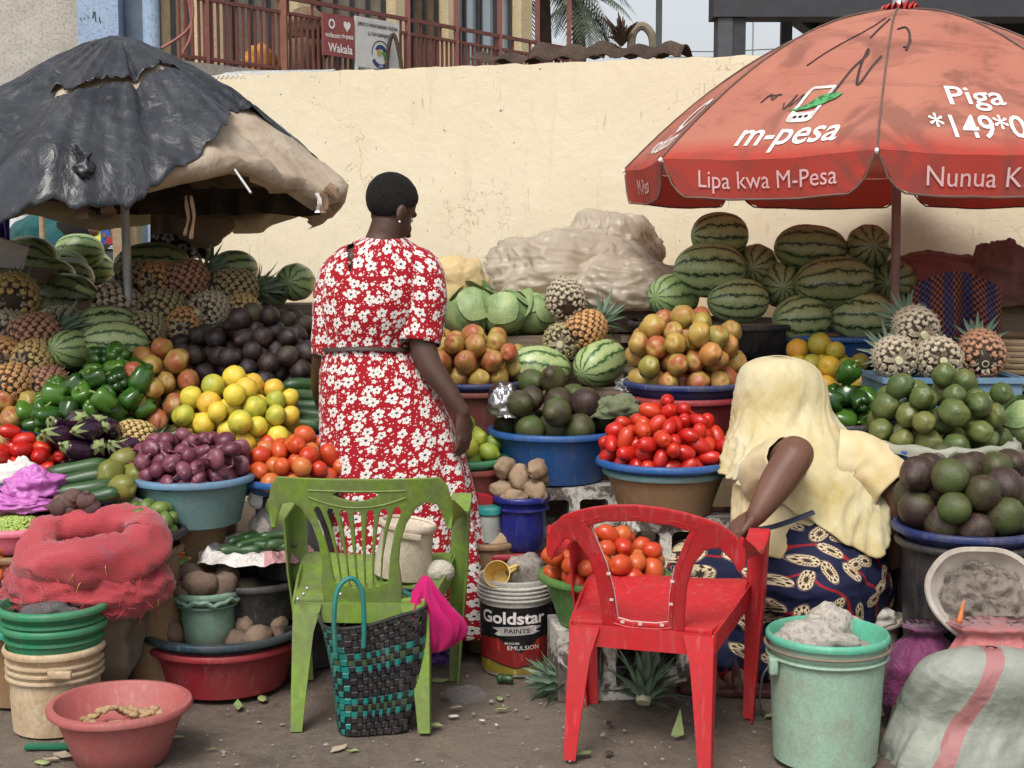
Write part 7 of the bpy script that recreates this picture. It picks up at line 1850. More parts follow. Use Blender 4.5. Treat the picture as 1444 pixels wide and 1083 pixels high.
# ------------------------------------------------------------------ plastic chairs
def ribbon_vf(st, th):
 """st: list of (centre, half-width vector); plate of thickness th"""
 v, f = [], []; n = len(st)
 for i, (c, u) in enumerate(st):
  c, u = Vector(c), Vector(u); d = (Vector(st[min(i + 1, n - 1)][0]) - Vector(st[max(i - 1, 0)][0])).normalized(); nn = d.cross(u).normalized() * th / 2
  v += [c - u - nn, c + u - nn, c + u + nn, c - u + nn]
 for i in range(n - 1):
  for k in range(4): f.append((i*4+k, i*4+(k+1)%4, i*4+4+(k+1)%4, i*4+4+k))
 f.append((3, 2, 1, 0)); b = 4 * (n - 1); f.append((b, b + 1, b + 2, b + 3)); return v, f
def ribbon(st, th, sub=5):
 full = smoothprof([tuple(c) + tuple(u) for c, u in st], sub); return ribbon_vf([(q[:3], q[3:]) for q in full], th)
def chair(name, loc, yaw, mat, label, style):
 r = empty(name, loc, yaw); r.scale = (.94, 1, 1); tag(r, label, 'chair')
 zt = .785 if style == 'green' else .765; sz = .388
 def back(c):
  z = c.y; y = .055 - .30 * (z - sz) + .85 * c.x ** 2 * (.35 + .65 * min(1, max(0, (z - sz) / .25))); return Vector((c.x, y + c.z, z))
 if style == 'green':
  outer = [(-.125, .362), (-.05, .356), (.05, .356), (.125, .362), (.132, .44), (.125, .52), (.132, .58), (.152, .64), (.185, .69), (.215, .708), (.250, .70), (.268, .66), (.282, .615), (.300, .64), (.297, .70), (.285, .755), (.262, zt), (.0, zt + .004), (-.262, zt), (-.285, .755), (-.297, .70), (-.300, .64), (-.282, .615), (-.268, .66), (-.250, .70), (-.215, .708), (-.185, .69), (-.152, .64), (-.132, .58), (-.125, .52), (-.132, .44)]
  holes = []
  for k in range(7):
   q = (k - 3) / 3; xb, xt = q * .078, q * .128; zt_ = .685 - .012 * (1 - q * q) * 0 + .012 * abs(q); zb = .452 - .018 * (1 - q * q); w = .0112
   hp = [(xb - w, zb + .012), (xb - w * .5, zb), (xb + w * .5, zb), (xb + w, zb + .012)]
   for t in (.35, .7): xm = xb + (xt - xb) * t ** 1.7; hp.append((xm + w, zb + (zt_ - zb) * t))
   hp += [(xt + w * 1.1, zt_ - .012), (xt + w * .5, zt_), (xt - w * .5, zt_), (xt - w * 1.1, zt_ - .012)]
   for t in (.7, .35): xm = xb + (xt - xb) * t ** 1.7; hp.append((xm - w, zb + (zt_ - zb) * t))
   holes.append(hp[::-1])
  holes.append(([(-.075, .738)] + [(x, .738 - .020 * (1 - (x / .075) ** 2)) for x in np.linspace(-.06, .06, 9)] + [(.075, .738), (.06, .745), (-.06, .745)])[::-1])
  me = plate('backrest', [outer] + holes, .012, mat, .002, .03, .03, back, 40); link('backrest', me, r)
  m = MB(); m.tube([back(Vector((x, .728 - .030 * (1 - (x / .155) ** 2), -.0075))) for x in np.linspace(-.155, .155, 24)], .003, 5); m.tube([back(Vector((x, .75, -.0075))) for x in np.linspace(-.155, .155, 24)], .003, 5); m.build('moulded_line', mat, r, True)
  m = MB(); m.tube([back(Vector((-.02, zt + .005 - .012 * k / 4 * 1.2, -.0072 + .001))) + Vector((.004 * sin(k * 2), 0, 0)) for k in range(5)], .0018, 4); m.tube([back(Vector((-.128 + .004 * k, .655 - .012 * k + .004 * (k % 2), -.0075))) for k in range(5)], .0018, 4); m.build('crack', MT['scrape'], r)
 else:
  outer = [(-.125, .360), (-.06, .352), (.06, .352), (.125, .360), (.128, .43), (.138, .52), (.16, .59), (.195, .635), (.235, .64), (.272, .60), (.290, .565), (.308, .585), (.306, .63), (.28, .675)] + [(x, zt - .95 * x * x) for x in (.24, .19, .14, .08, .0, -.08, -.14, -.19, -.24)] + [(-.28, .675), (-.306, .63), (-.308, .585), (-.290, .565), (-.272, .60), (-.235, .64), (-.195, .635), (-.16, .59), (-.138, .52), (-.128, .43)]
  hole = [(-.080, .410), (-.04, .402), (.04, .402), (.080, .410), (.088, .50), (.106, .58), (.138, .66), (.154, .690), (.10, .708), (.0, .717), (-.10, .708), (-.154, .690), (-.138, .66), (-.106, .58), (-.088, .50)]
  me = plate('backrest', [outer, hole[::-1]], .014, mat, .003, .03, .03, back, 40); link('backrest', me, r)
  edge = hole + [hole[0]]; m = MB(); m.tube([back(Vector((x * .985, z, .006))) for x, z in edge[-6:] + edge[:6]], .0022, 5); m.build('torn_edge', MT['scrape'], r, True)
  m = MB(); m.tube([back(Vector((x * 1.14, .565 + (z - .565) * 1.09, -.008))) for x, z in edge], .004, 5); m.build('moulded_ridge', mat, r, True)
  for x, z in ((-.086, .47), (-.09, .55), (.086, .47), (.092, .54), (.10, .62), (0, .400), (.055, .402), (-.055, .402), (0, .708)):
   b_ = MB(); p = back(Vector((x * 1.0 + (.006 if x > 0 else -.006), z, -.009))); b_.box((p.x - .006, p.y - .002, p.z - .004), (p.x + .006, p.y + .002, p.z + .004)); b_.build('broken_lug', MT['scrape'], r)
 for s in (-1, 1):
  # arm: from the drooping end of the back forward to the front leg
  z0 = .665 if style == 'green' else .625
  p0 = back(Vector((.292 * s, z0, 0)))
  v, f = ribbon([(p0 + Vector((0, -.004, .0)), (.004 * s, .0, .045)), ((.302 * s, p0.y + .06, z0 - .025), (.018 * s, 0, .034)), ((.305 * s, .20, z0 - .035), (.032 * s, 0, .006)), ((.303 * s, .34, z0 - .025), (.034 * s, 0, 0)), ((.300 * s, .43, z0 - .012), (.033 * s, 0, 0)), ((.298 * s, .475, z0 - .035), (.031 * s, 0, 0))], .012)
  m = MB(); m.add(v, f); m.build('armrest', mat, r, True, 35, )
  # front leg with L section rising to the arm
  v, f = ribbon_vf([((.296 * s, .455, z0 - .03), (.034 * s, 0, 0)), ((.285 * s, .462, .40), (.032 * s, 0, 0)), ((.272 * s, .478, .15), (.022 * s, 0, 0)), ((.265 * s, .488, 0), (.017 * s, 0, 0))], .007); m = MB(); m.add(v, f)
  v, f = ribbon_vf([((.326 * s, .415, z0 - .03), (0, .04, 0)), ((.316 * s, .428, .40), (0, .036, 0)), ((.293 * s, .455, .15), (0, .026, 0)), ((.281 * s, .470, 0), (0, .020, 0))], .007); m.add(v, f); m.build('front_leg', mat, r, True, 35)
  # rear leg
  v, f = ribbon_vf([((.175 * s, .028, sz - .005), (.046 * s, 0, 0)), ((.188 * s, .012, .30), (.034 * s, 0, 0)), ((.200 * s, -.012, .12), (.024 * s, 0, 0)), ((.207 * s, -.025, 0), (.018 * s, 0, 0))], .007); m = MB(); m.add(v, f)
  v, f = ribbon_vf([((.218 * s, .075, sz - .01), (0, .05, 0)), ((.220 * s, .046, .30), (0, .036, 0)), ((.222 * s, .012, .12), (0, .026, 0)), ((.224 * s, -.006, 0), (0, .020, 0))], .007); m.add(v, f); m.build('rear_leg', mat, r, True, 35)
 so = [(-.215, .03), (-.12, .055), (.12, .055), (.215, .03), (.245, .2), (.262, .36), (.262, .46), (.235, .495), (0, .515), (-.235, .495), (-.262, .46), (-.262, .36), (-.245, .2)]
 me = plate('seat', [so], .010, mat, .003, .04, .04, lambda c: Vector((c.x, c.y, sz + c.z + .10 * max(0, c.y - .03) + .35 * c.x ** 2 * .6 - .028 * math.exp(-((c.y - .25) / .15) ** 2) + (-.6 * max(0, c.y - .44) ** 1.5))), 40); link('seat', me, r)
 m = MB(); v, f = ribbon_vf([((-.215, .028, sz - .03), (0, 0, .03)), ((0, .050, sz - .035), (0, 0, .032)), ((.215, .028, sz - .03), (0, 0, .03))], .008); m.add(v, f)
 for s in (-1, 1): v, f = ribbon_vf([((.222 * s, .03, sz - .025), (0, 0, .03)), ((.250 * s, .25, sz + .0), (0, 0, .03)), ((.268 * s, .45, sz + .02), (0, 0, .03))], .008); m.add(v, f)
 m.build('apron', mat, r, True, 35)
 return r
GC = Vector((-.462, 4.215, 0)); GCH = chair('plastic_chair', GC, R_(-2), MT['chair_green'], 'dirty green plastic armchair seen from behind with fan slats', 'green')
RC = Vector((.360, 3.925, 0)); chair('plastic_chair', RC, R_(-17), MT['chair_red'], 'red plastic armchair with the middle of its back broken out', 'red')
CM = Matrix.Translation(GC) @ Matrix.Rotation(R_(-2), 4, 'Z') @ Matrix.Diagonal((.94, 1, 1, 1))
for k, (px, py) in enumerate([(428, 838), (433, 830), (420, 845), (480, 838)]):
 o = link('nail', ellips('nail', .006, .005, .006, MT['nail'], .2, 2, k, 10, 8), GCH); o.location = CM.inverted() @ at(px, py, 4.22)
# woven bag
def woven_bag():
 p = gnd(522, 1040); r = empty('woven_bag', (p.x, p.y + .09, 0), R_(14)); tag(r, 'black and teal woven plastic shopping bag under the green chair', 'bag')
 H, rows, cols = .375, 17, 44; k_b = plastic('strap_black', (.016, .016, .02), .4, .2); k_t = plastic('strap_teal', (.012, .20, .17), .38, .2); k_o = plastic('strap_olive', (.05, .085, .04), .4, .2)
 def shape(u, z):
  t = z / H; a, b_ = .105 + .055 * t ** .8, .070 + .030 * t; an = 2 * pi * u; e = 4.0
  c, s = cos(an), sin(an); q = (abs(c / a) ** e + abs(s / b_) ** e) ** (-1 / e); P = Vector((c * q, s * q, z)); P.x += .015 * sin(3 * t) ; P.z += (.03 * t * cos(an - .6)); return P, Vector((c, s, 0)).normalized()
 ph = H / rows
 for j in range(rows):
  v, f = [], []; n = cols * 2
  for i in range(n):
   u = i / n; sg = 1 if ((i // 2 + j) % 2 == 0) else -1
   for z in (j * ph + ph * .06, (j + 1) * ph - ph * .06): P, N = shape(u + .25 / cols * (1 if i % 2 else .2), z); v.append(P + N * .0028 * sg)
  for i in range(n): a, b_ = 2 * i, 2 * ((i + 1) % n); f.append((a, b_, b_ + 1, a + 1))
  tr = j in (3, 5, 10, 12); link('strap', mesh('strap', v, f, k_t if tr else (k_o if j in (4, 11) else k_b), True, 30), r)
 for i in range(cols):
  v, f = [], []
  for j in range(rows):
   sg = -1 if ((i + j) % 2 == 0) else 1
   for z in (j * ph + ph * .15, (j + 1) * ph - ph * .15):
    for w_ in (.08, .92): P, N = shape((i + w_ * .96) / cols, z); v.append(P + N * .0028 * sg)
  for j in range(2 * rows - 1): a = 2 * j; f.append((a, a + 1, a + 3, a + 2))
  tl = i in range(20, 27); link('strap', mesh('strap', v, f, k_t if tl else k_b, True, 30), r)
 v = [shape(i / 60, .004)[0] for i in range(60)]; link('base', mesh('base', v, [tuple(range(60))[::-1]], k_b, False), r)
 m = MB(); m.tube([shape(i / 72, H - .002)[0] for i in range(73)], .005, 6); m.build('top_binding', k_b, r, True)
 m = MB(); m.tube(spline([(-.125, -.105, H - .10), (-.13, -.125, H + .02), (-.115, -.12, H + .10), (-.075, -.115, H + .125), (-.045, -.115, H + .08), (-.04, -.112, H - .02), (-.042, -.106, H - .09)], 6), [.0075] * 37, 8); m.build('handle', k_t, r, True)
 m = MB(); m.tube(spline([(-.02, .09, H - .04), (-.01, .07, H + .02), (.05, .03, H + .045), (.11, .02, H + .035), (.14, .03, H - .0), (.145, .05, H - .05)], 6), [.008] * 31, 8); m.build('handle', k_t, r, True)
woven_bag()
# things on the green chair
p = at(566, 812, 4.53); ob = vessel('bucket', p.x, p.y, .402 + .185, .088, .185, MT['offwhite'], 'grimy white bucket standing on the green chair seat', 'bucket', .092, .004, .02, rot=(0, R_(8), 0), wob=.01)
m = MB(); m.box((-.03, -.0965, .145), (.05, -.088, .165)); m.build('embossed_tag', MT['offwhite'], ob, False, 40, .003)
def netfn2(d): k = 1 + .10 * ridge(d * 6, 2); return Vector((d.x * .052 * k, d.y * .05 * k, d.z * .042 * k))
o = link('net_bundle', blob('net_bundle', netfn2, fabric('cream_net', (.62, .58, .48), (.42, .38, .30), sc=60), 50, 34)); o.location = at(620, 806, 4.52); o.scale = (.85, .85, .8); tag(o, 'bundle of cream netting beside the white bucket', 'net')
mg = fabric('magenta_cloth', (.50, .006, .13), (.36, .004, .09), .75, 5, 700, .15)
def magfn(d):
 t = (d.z + 1) / 2; a = atan2(d.y, d.x); f_ = 1 + .16 * sin(a * 6 + 4 * t) + .09 * sin(a * 11 + 1 - 3 * t) + .12 * ridge(Vector((cos(a) * 2.4, sin(a) * 2.4, t * 1.0)), 3)
 w_ = .074 * (1 - .42 * t ** 1.5) + .012 * sin(5 * t); P = Vector((d.x * w_ * f_, d.y * .05 * f_, d.z * .122)); P.x += -.03 * t ** 2 + .012 + .008 * sin(7 * t); return P
o = link('magenta_cloth', blob('magenta_cloth', magfn, mg, 120, 60)); o.location = at(606, 866, 4.285); tag(o, 'bright magenta cloth hanging off the right side of the green chair', 'cloth')
heapcloth('blue_cloth', 490, 830, 4.60, (.12, .08, .018), fabric('navy_cloth', (.02, .05, .12), (.015, .03, .08)), 'folded navy cloth lying on the green chair seat', 'cloth', .2, 2, 3, .1, 50, 30)
heapcloth('purple_bag', 618, 925, 4.95, (.07, .06, .06), plastic('violet_bag', (.08, .02, .22), .35, .1), 'violet plastic bag on the ground behind the green chair', 'plastic bag', .35, 2, 9, .25, 50, 30)
heapcloth('plastic_bag', 408, 910, 4.95, (.07, .06, .11), fabric('dusty_plastic', (.34, .29, .27), (.24, .2, .18)), 'dusty pale plastic bag on the ground left of the green chair', 'plastic bag', .3, 2, 19, .25, 50, 30)
# ------------------------------------------------------------------ people
def _skin():
 g = G('dark_skin'); v = g.coord(); n1 = g.noise(6, 4, .55, .3, v); n2 = g.noise(180, 3, .5, 0, v)
 c = g.mix(g.ramp(n1, [(.35, 0), (.7, 1)]), (.088, .047, .033), (.060, .031, .022)); g.bump(n2, .12, .002)
 return g.done(c, .48, Specular_IOR_Level=.4, Subsurface_Weight=.06, Subsurface_Radius=(.4, .15, .08), Subsurface_Scale=.01)
MT['skin'] = _skin()
MT['skin2'] = G('brown_skin'); _g = MT['skin2']; _n = _g.noise(6, 4, .6); MT['skin2'] = _g.done(_g.mix(_g.ramp(_n, [(.35, 0), (.7, 1)]), (.155, .075, .048), (.10, .047, .03)), .5, Subsurface_Weight=.06, Subsurface_Scale=.01, Specular_IOR_Level=.35)
def _hair():
 g = G('short_black_hair'); v = g.coord(); n2 = g.noise(260, 5, .8, 0, v); c = g.mix(g.ramp(n2, [(.45, 0), (.62, 1)]), (.004, .004, .004), (.055, .048, .044)); g.bump(n2, 1.0, .02); return g.done(c, .75, Specular_IOR_Level=.25)
MT['hair'] = _hair()
def head_parts(B, c, M):
 E = lambda p, r: B.ell(Vector(c) + M @ Vector(p), r, M.to_euler())
 E((0, -.012, .022), (.076, .096, .088)); E((0, .030, -.045), (.060, .064, .082)); E((0, .050, -.108), (.030, .030, .024)); E((0, .020, -.085), (.052, .052, .045))
 E((0, .098, -.040), (.013, .018, .024)); E((0, .108, -.056), (.019, .014, .011)); E((0, .088, -.088), (.023, .014, .013)); E((.032, .066, -.052), (.026, .025, .024)); E((-.032, .066, -.052), (.026, .025, .024)); E((0, .078, .012), (.045, .02, .014))
 for s in (-1, 1): E((.074 * s, -.004, -.028), (.009, .021, .032)); E((.078 * s, -.012, -.018), (.008, .012, .020))
def hair_cap(c, M, parent, mat, k=1.0, low=0):
 def fn(d): return Vector((d.x * .0815 * k, -.012 + d.y * .1015 * k, .022 + d.z * .0935 * k)) * (1 + .012 * fbm(d * 14, 2))
 me = blob('hair', fn, mat, 64, 44); bm = bmesh.new(); bm.from_mesh(me)
 def cutz(p):
  y = p.y; c_ = (-.082 + (y + .11) / .085 * .022) if y < -.025 else (-.060 + (y + .025) / .035 * .052 if y < .01 else -.008 + (y - .01) / .07 * .066)
  return c_ + .006 * noise.noise(p * 60) - low
 bmesh.ops.delete(bm, geom=[x for x in bm.verts if x.co.z < cutz(x.co) - .004], context='VERTS')
 for x in bm.verts: t = max(0, min(1, (x.co.z - cutz(x.co)) / .028)); x.co *= .93 + .07 * t ** .6
 bm.to_mesh(me); bm.free(); finish(me, True, 180)
 o = link('hair', me, parent); o.matrix_local = Matrix.Translation(c) @ M.to_4x4(); return o
def frame(fwd, up=(0, 0, 1)):
 y = Vector(fwd).normalized(); x = y.cross(Vector(up)).normalized(); z = x.cross(y); return Matrix((x, y, z)).transposed()
def eyes(c, M, par):
 w_ = bpy.data.materials.get('eye_white') or G('eye_white').done((.6, .56, .5), .3)
 for s in (-1, 1):
  v, f = lathe_vf([(0, -.011), (.008, -.008), (.011, 0), (.008, .008), (0, .011)], 12); o = link('eye', mesh('eye', v, f, w_, True, 180), par); o.location = Vector(c) + M @ Vector((.028 * s, .074, -.012))
  o2 = link('iris', mesh('iris', [p * .55 for p in v], f, MT['black_print'], True, 180), o); o2.location = M @ Vector((0, .006, 0))
# --- the standing woman in the flowered dress
WY = 5.03
W0 = Vector((at(545, 600, WY).x, WY, 0)); wm = empty('person', W0); tag(wm, 'woman in a red dress with white flowers standing with her back turned', 'person')
def wl(px, py, Y=WY): return at(px, py, Y) - W0
B = Body()
hM = frame((.64, .60, -.48), (.18, .12, 1)); hc = wl(553, 291)
head_parts(B, hc, hM)
B.limb([wl(550, 312), wl(543, 336), wl(537, 362)], [(.064, .062), (.066, .066), (.10, .075)])
B.limb([wl(535, 362), wl(530, 400), wl(525, 450), wl(520, 490), wl(530, 560)], [(.10, .06), (.13, .085), (.125, .09), (.115, .09), (.14, .10)], 20)
B.limb([wl(570, 366), wl(594, 384)], [.05, .055]); B.limb([wl(500, 368), wl(476, 392)], [.05, .055])
B.limb([wl(594, 385), wl(595, 440, 5.0), wl(600, 502, 4.96), wl(632, 552, 4.93), wl(652, 582, 4.92)], [.056, .054, .047, .036, .026])
hand(B, wl(653, 584, 4.92), (.03, .02, -1), (-.75, .6, 0), (.5, .8, .0), .185, .45, .06, .038)
B.limb([wl(476, 394), wl(464, 450, 5.03), wl(456, 508, 5.05), wl(452, 548, 5.16), wl(456, 575, 5.26)], [.054, .050, .043, .034, .025])
hand(B, wl(457, 577, 5.27), (.15, .7, -.7), (.6, .2, -.6), (.6, .6, .4), .18, .5, .06, .038)
for s, px in ((-1, 522), (1, 560)): B.limb([wl(px, 580), wl(px + 2, 720), wl(px + 4, 880, WY + .02)], [.09, .068, .04]); B.limb([wl(px + 4, 880, WY + .02), Vector((wl(px + 4, 880).x, .10, .045)), Vector((wl(px + 4, 880).x, .16, .03))], [.04, .036, .026])
bm_ = B.mesh('body', .0055, 5); bm_.materials.append(MT['skin']); link('body', bm_, wm)
hair_cap(hc, hM, wm, MT['hair']); eyes(hc, hM, wm)
o = link('earring', ellips('earring', .004, .004, .004, G('pearl').done((.8, .78, .75), .2), 0, 1, 0, 10, 8), wm); o.location = hc + hM @ Vector((.083, -.002, -.060))
def _dress():
 g = G('red_flower_print'); uvv = g.coord('UV'); p, h, rr_, sc = flower_nodes(g, uvv, 1.0, .345, 5)
 c = g.mix(g.noise(4, 3, .5, 0, g.coord()), (.37, .007, .018), (.28, .005, .013))
 s2 = g.vm('SCALE', g.vm('ADD', uvv, (5.3, 2.7, 0)).outputs[0]); s2.inputs['Scale'].default_value = 3.4; vo = g.n('TexVoronoi', {'voronoi_dimensions': '2D'}, Scale=1.0); g.set(vo, 'Vector', s2.outputs[0])
 c = g.mix(g.math('LESS_THAN', vo.outputs['Distance'], .13), c, (.70, .66, .62))
 p2, h2, _, _ = flower_nodes(g, g.vm('ADD', uvv, (11.4, 7.9, 0)).outputs[0], 1.5, .21, 3); c = g.mix(p2, c, (.68, .64, .60))
 c = g.mix(p, c, (.74, .70, .66)); c = g.mix(h, c, (.03, .028, .035))
 g.bump(g.noise(700, 2, .5, 0, g.coord()), .15, .001); return g.done(c, .8, Specular_IOR_Level=.2, Sheen_Weight=.1)
MT['dress'] = _dress()
rings = [(334, 541, 27, .070), (342, 539, 42, .085), (352, 535, 58, .095), (372, 532, 73, .112), (400, 530, 78, .13), (440, 525, 73, .14), (470, 518, 62, .130), (488, 516, 59, .125), (500, 518, 63, .13), (530, 527, 76, .147), (580, 540, 90, .168), (640, 552, 102, .185), (700, 560, 109, .20), (780, 568, 115, .22), (850, 573, 119, .23), (887, 576, 121, .235)]
full = smoothprof(rings, 5); v, f, uv = [], [], []; nu = 120; NS = .051
for j, (py, cx, hw, hd) in enumerate(full):
 c = wl(cx, py); rx = hw * WY / FPX; t = max(0, (py - 500) / 385)
 for i in range(nu):
  a = 2 * pi * i / nu; fold = t * (.12 * sin(a * 9 + 1.3 * sin(a * 2) + t * 1.2) + .06 * sin(a * 15 + 2 + t * 2)) * min(1, t * 2) + .018 * ridge(Vector((cos(a) * 2, sin(a) * 2, py * .02)), 3)
  if 455 < py < 520: fold += .04 * sin(a * 17) * (1 - abs(py - 488) / 33)
  q = 1 + fold * (.6 if t > 0 else 1); P = Vector((c.x + cos(a) * rx * q, sin(a) * hd * q, c.z))
  if py < 372: P.y += .012 * (372 - py) / 34; P.z -= .035 * max(0, sin(a)) * (372 - py) / 38
  v.append(P); uv.append((a * .20 / NS / 1.0 * (.85 + .35 * min(1, t * 1.5)), c.z / NS))
for j in range(len(full) - 1):
 for i in range(nu - 1 + 1):
  i2 = (i + 1) % nu; q_ = topx(v[j*nu+i] + W0); qx, qy = CX + FPX * q_[0], CY - FPX * q_[1]
  if v[j*nu+i].y < 0 and qy < 382 and 490.5 - (382 - qy) * .03 < qx < 493 + (382 - qy) * .2: continue
  f.append((j*nu+i, (j+1)*nu+i, (j+1)*nu+i2, j*nu+i2))
def sleeve(pts, rad, seed):
 P = smoothprof([tuple(p) + (r,) for p, r in zip(pts, rad)], 5); path = [Vector(q[:3]) for q in P]; n = 40; vv, ff = tube_vf(path, [q[3] for q in P], n, False); b0 = len(v)
 for k, p in enumerate(vv):
  j, i = divmod(k, n); c = path[j]; d = p - c; t = j / len(path); a = 2 * pi * i / n; w_ = 1 + .05 * ridge(Vector((cos(a) * 1.6, sin(a) * 1.6, t * 5 + seed)), 3) + .03 * sin(a * 6 + seed) * t
  v.append(c + d * w_); uv.append((a * .075 / NS + seed * 3.1, p.z / NS))
 for q in ff: f.append(tuple(x + b0 for x in q))
sleeve([wl(570, 372), wl(590, 382), wl(597, 415, 5.01), wl(595, 450, 5.0), wl(591, 484, 4.98)], [.062, .078, .080, .077, .074], 1.0)
sleeve([wl(500, 374), wl(478, 390), wl(469, 425), wl(465, 465), wl(462, 500)], [.06, .068, .066, .060, .056], 2.0)
me = mesh('dress', v, f, MT['dress'], True, 180, uv); o = link('dress', me, wm); md = o.modifiers.new('t', 'SOLIDIFY'); md.thickness = .003
m = MB(); bp = []
for i in range(61): a = 2 * pi * i / 60; c = wl(516, 489); bp.append(Vector((c.x + cos(a) * .155, sin(a) * .131, c.z + .004 * sin(a * 3))))
m.tube(bp, [(.006, .012)] * 61, 8); m.build('belt', simple('brown_belt', (.055, .028, .022), .6), wm, True)
# --- the bending woman in the yellow headscarf
SY = 4.62; S0 = Vector((at(1165, 900, SY).x, SY, 0)); sw_ = empty('person', S0); tag(sw_, 'woman in a pale yellow headscarf bending forward with a hand on the red chair', 'person')
def sl_(px, py, Y=SY): return at(px, py, Y) - S0
B = Body(); hM2 = frame((-.45, .62, -.62)); hc2 = sl_(1090, 572, 4.86); head_parts(B, hc2, hM2)
B.limb([sl_(1098, 590, 4.80), sl_(1118, 640, 4.76)], [.055, .065])
B.limb([sl_(1125, 645, 4.76), sl_(1138, 700, 4.70), sl_(1150, 770, 4.66), sl_(1165, 830, 4.64)], [(.12, .09), (.14, .11), (.15, .12), (.18, .15)], 20)
sh1, el1, wr1 = sl_(1082, 668, 4.66), sl_(1122, 640, 4.40), sl_(1066, 728, 4.30)
B.limb([sl_(1120, 655, 4.74), sh1], [.06, .06]); B.limb([sh1, (sh1 + el1) / 2, el1, (el1 * .55 + wr1 * .45), wr1], [.062, .062, .058, .056, .032])
hand(B, wr1, (-.32, .12, -.30), (0, .35, -.9), (-.3, -.9, -.1), .17, .9, .08, .04)
sh2, el2, wr2 = sl_(1200, 640, 4.72), sl_(1268, 700, 4.60), sl_(1262, 792, 4.66)
B.limb([sl_(1140, 640, 4.76), sh2], [.06, .06]); B.limb([sh2, (sh2 + el2) / 2, el2, (el2 + wr2) / 2, wr2], [.06, .056, .05, .044, .032]); hand(B, wr2, (-.3, .4, -.6), (-.5, .5, -.5), (-.5, .5, .3), .17, .4)
for a in [(sl_(1120, 838, 4.62), sl_(1035, 812, 4.72), sl_(972, 806, 4.86), sl_(1010, 900, 4.75), sl_(1060, 985, 4.56)), (sl_(1200, 835, 4.70), sl_(1200, 815, 4.85), sl_(1180, 800, 5.0), sl_(1175, 880, 4.98), sl_(1170, 935, 4.98))]:
 B.limb(a, [.12, .105, .085, .058, .045])
ft = sl_(1062, 990, 4.55); B.limb([ft + Vector((.05, 0, -.02)), ft + Vector((-.05, .0, -.035)), Vector((ft.x - .15, ft.y + .03, .035)), Vector((ft.x - .20, ft.y + .035, .028))], [(.036, .034), (.042, .034), (.045, .024), (.035, .016)])
me = B.mesh('body', .006, 5); me.materials.append(MT['skin2']); link('body', me, sw_)
eyes(hc2, hM2, sw_)
def folds(me, fn):
 nn = [x.normal.copy() for x in me.vertices]
 for x, n_ in zip(me.vertices, nn): x.co = x.co + n_ * fn(x.co)
 me.update(); return finish(me, True, 180)
def _scarf():
 g = G('pale_yellow_cotton'); v = g.coord(); n1 = g.noise(7, 5, .6, .5, v); n2 = g.noise(2.4, 3, .5, .4, v)
 c = g.mix(g.ramp(n1, [(.4, 0), (.68, 1)]), (.66, .585, .36), (.52, .40, .15)); c = g.mix(g.ramp(n2, [(.45, 0), (.7, .6)]), c, (.70, .64, .46)); mp = g.n('Mapping'); g.set(mp, 'Vector', v); mp.inputs['Rotation'].default_value = (0, .6, 0); mp.inputs['Scale'].default_value = (38, 38, 7); g.bump(g.math('ADD', g.noise(1, 4, .6, .6, mp.outputs[0]), g.math('MULTIPLY', g.noise(900, 2, .5, 0, v), .2)), .45, .012)
 m = g.done(c, .85, Specular_IOR_Level=.2, Sheen_Weight=.15); translucent(g, c, .12); return m
MT['scarf'] = _scarf()
SIL = smoothprof([(502, 1098, 10, 4.86, .03), (507, 1098, 32, 4.86, .08), (520, 1099, 50, 4.86, .115), (545, 1101, 60, 4.86, .13), (575, 1103, 63, 4.85, .135), (600, 1110, 70, 4.82, .14), (620, 1119, 82, 4.79, .145), (645, 1130, 94, 4.76, .15), (670, 1136, 100, 4.73, .155), (700, 1138, 103, 4.70, .16), (735, 1140, 106, 4.67, .175), (770, 1144, 108, 4.65, .19), (800, 1148, 110, 4.65, .195)], 4)
def sil(py):
 for p, q in zip(SIL, SIL[1:]):
  if p[0] <= py <= q[0]: t = (py - p[0]) / (q[0] - p[0]); return [u + (w_ - u) * t for u, w_ in zip(p[1:], q[1:])]
 return list(SIL[-1][1:])
def interp(x, tab):
 for (a, b_), (c, d) in zip(tab, tab[1:]):
  if a <= x <= c: return b_ + (d - b_) * (x - a) / (c - a)
 return tab[-1][1]
def shell(name, top, end, fold, grow, mat, nu=160, nv=70, sil=sil, sl_=sl_, par=sw_):
 v, f = [], []
 for j in range(nv + 1):
  for i in range(nu):
   a = -pi + 2 * pi * i / nu; u = j / nv; pe = end(math.degrees(a)); py = top + (pe - top) * u; cx, hw, yc, hd = sil(py); k = (1 + fold(a, u, py)) * grow
   c = sl_(cx, py, yc); v.append(Vector((c.x + cos(a) * hw * yc / FPX * k, c.y + sin(a) * hd * k, c.z)))
 for j in range(nv):
  for i in range(nu): i2 = (i + 1) % nu; f.append((j*nu+i, (j+1)*nu+i, (j+1)*nu+i2, j*nu+i2))
 o = link(name, mesh(name, v, f, mat, True, 180), par); md = o.modifiers.new('t', 'SOLIDIFY'); md.thickness = .004; return o
def sfold(a, u, py):
 w_ = a + 1.5 * u + .25 * sin(3 * u); am = .014 + .075 * u
 q = Vector((cos(w_) * 2.6, sin(w_) * 2.6, u * 1.3)); return am * ridge(q, 3) + .7 * am * ridge(q * 2.3 + Vector((4, 0, 0)), 2) + .010 * ridge(Vector((cos(a - 2.5 * u) * 3, sin(a - 2.5 * u) * 3, u * 2)), 2) + .05 * u * max(0, u - .3) * sin(w_ * 11)
SEND = [(-180, 668), (-150, 672), (-125, 690), (-100, 712), (-75, 748), (-55, 770), (-40, 752), (-20, 700), (10, 670), (90, 640), (150, 650), (180, 668)]
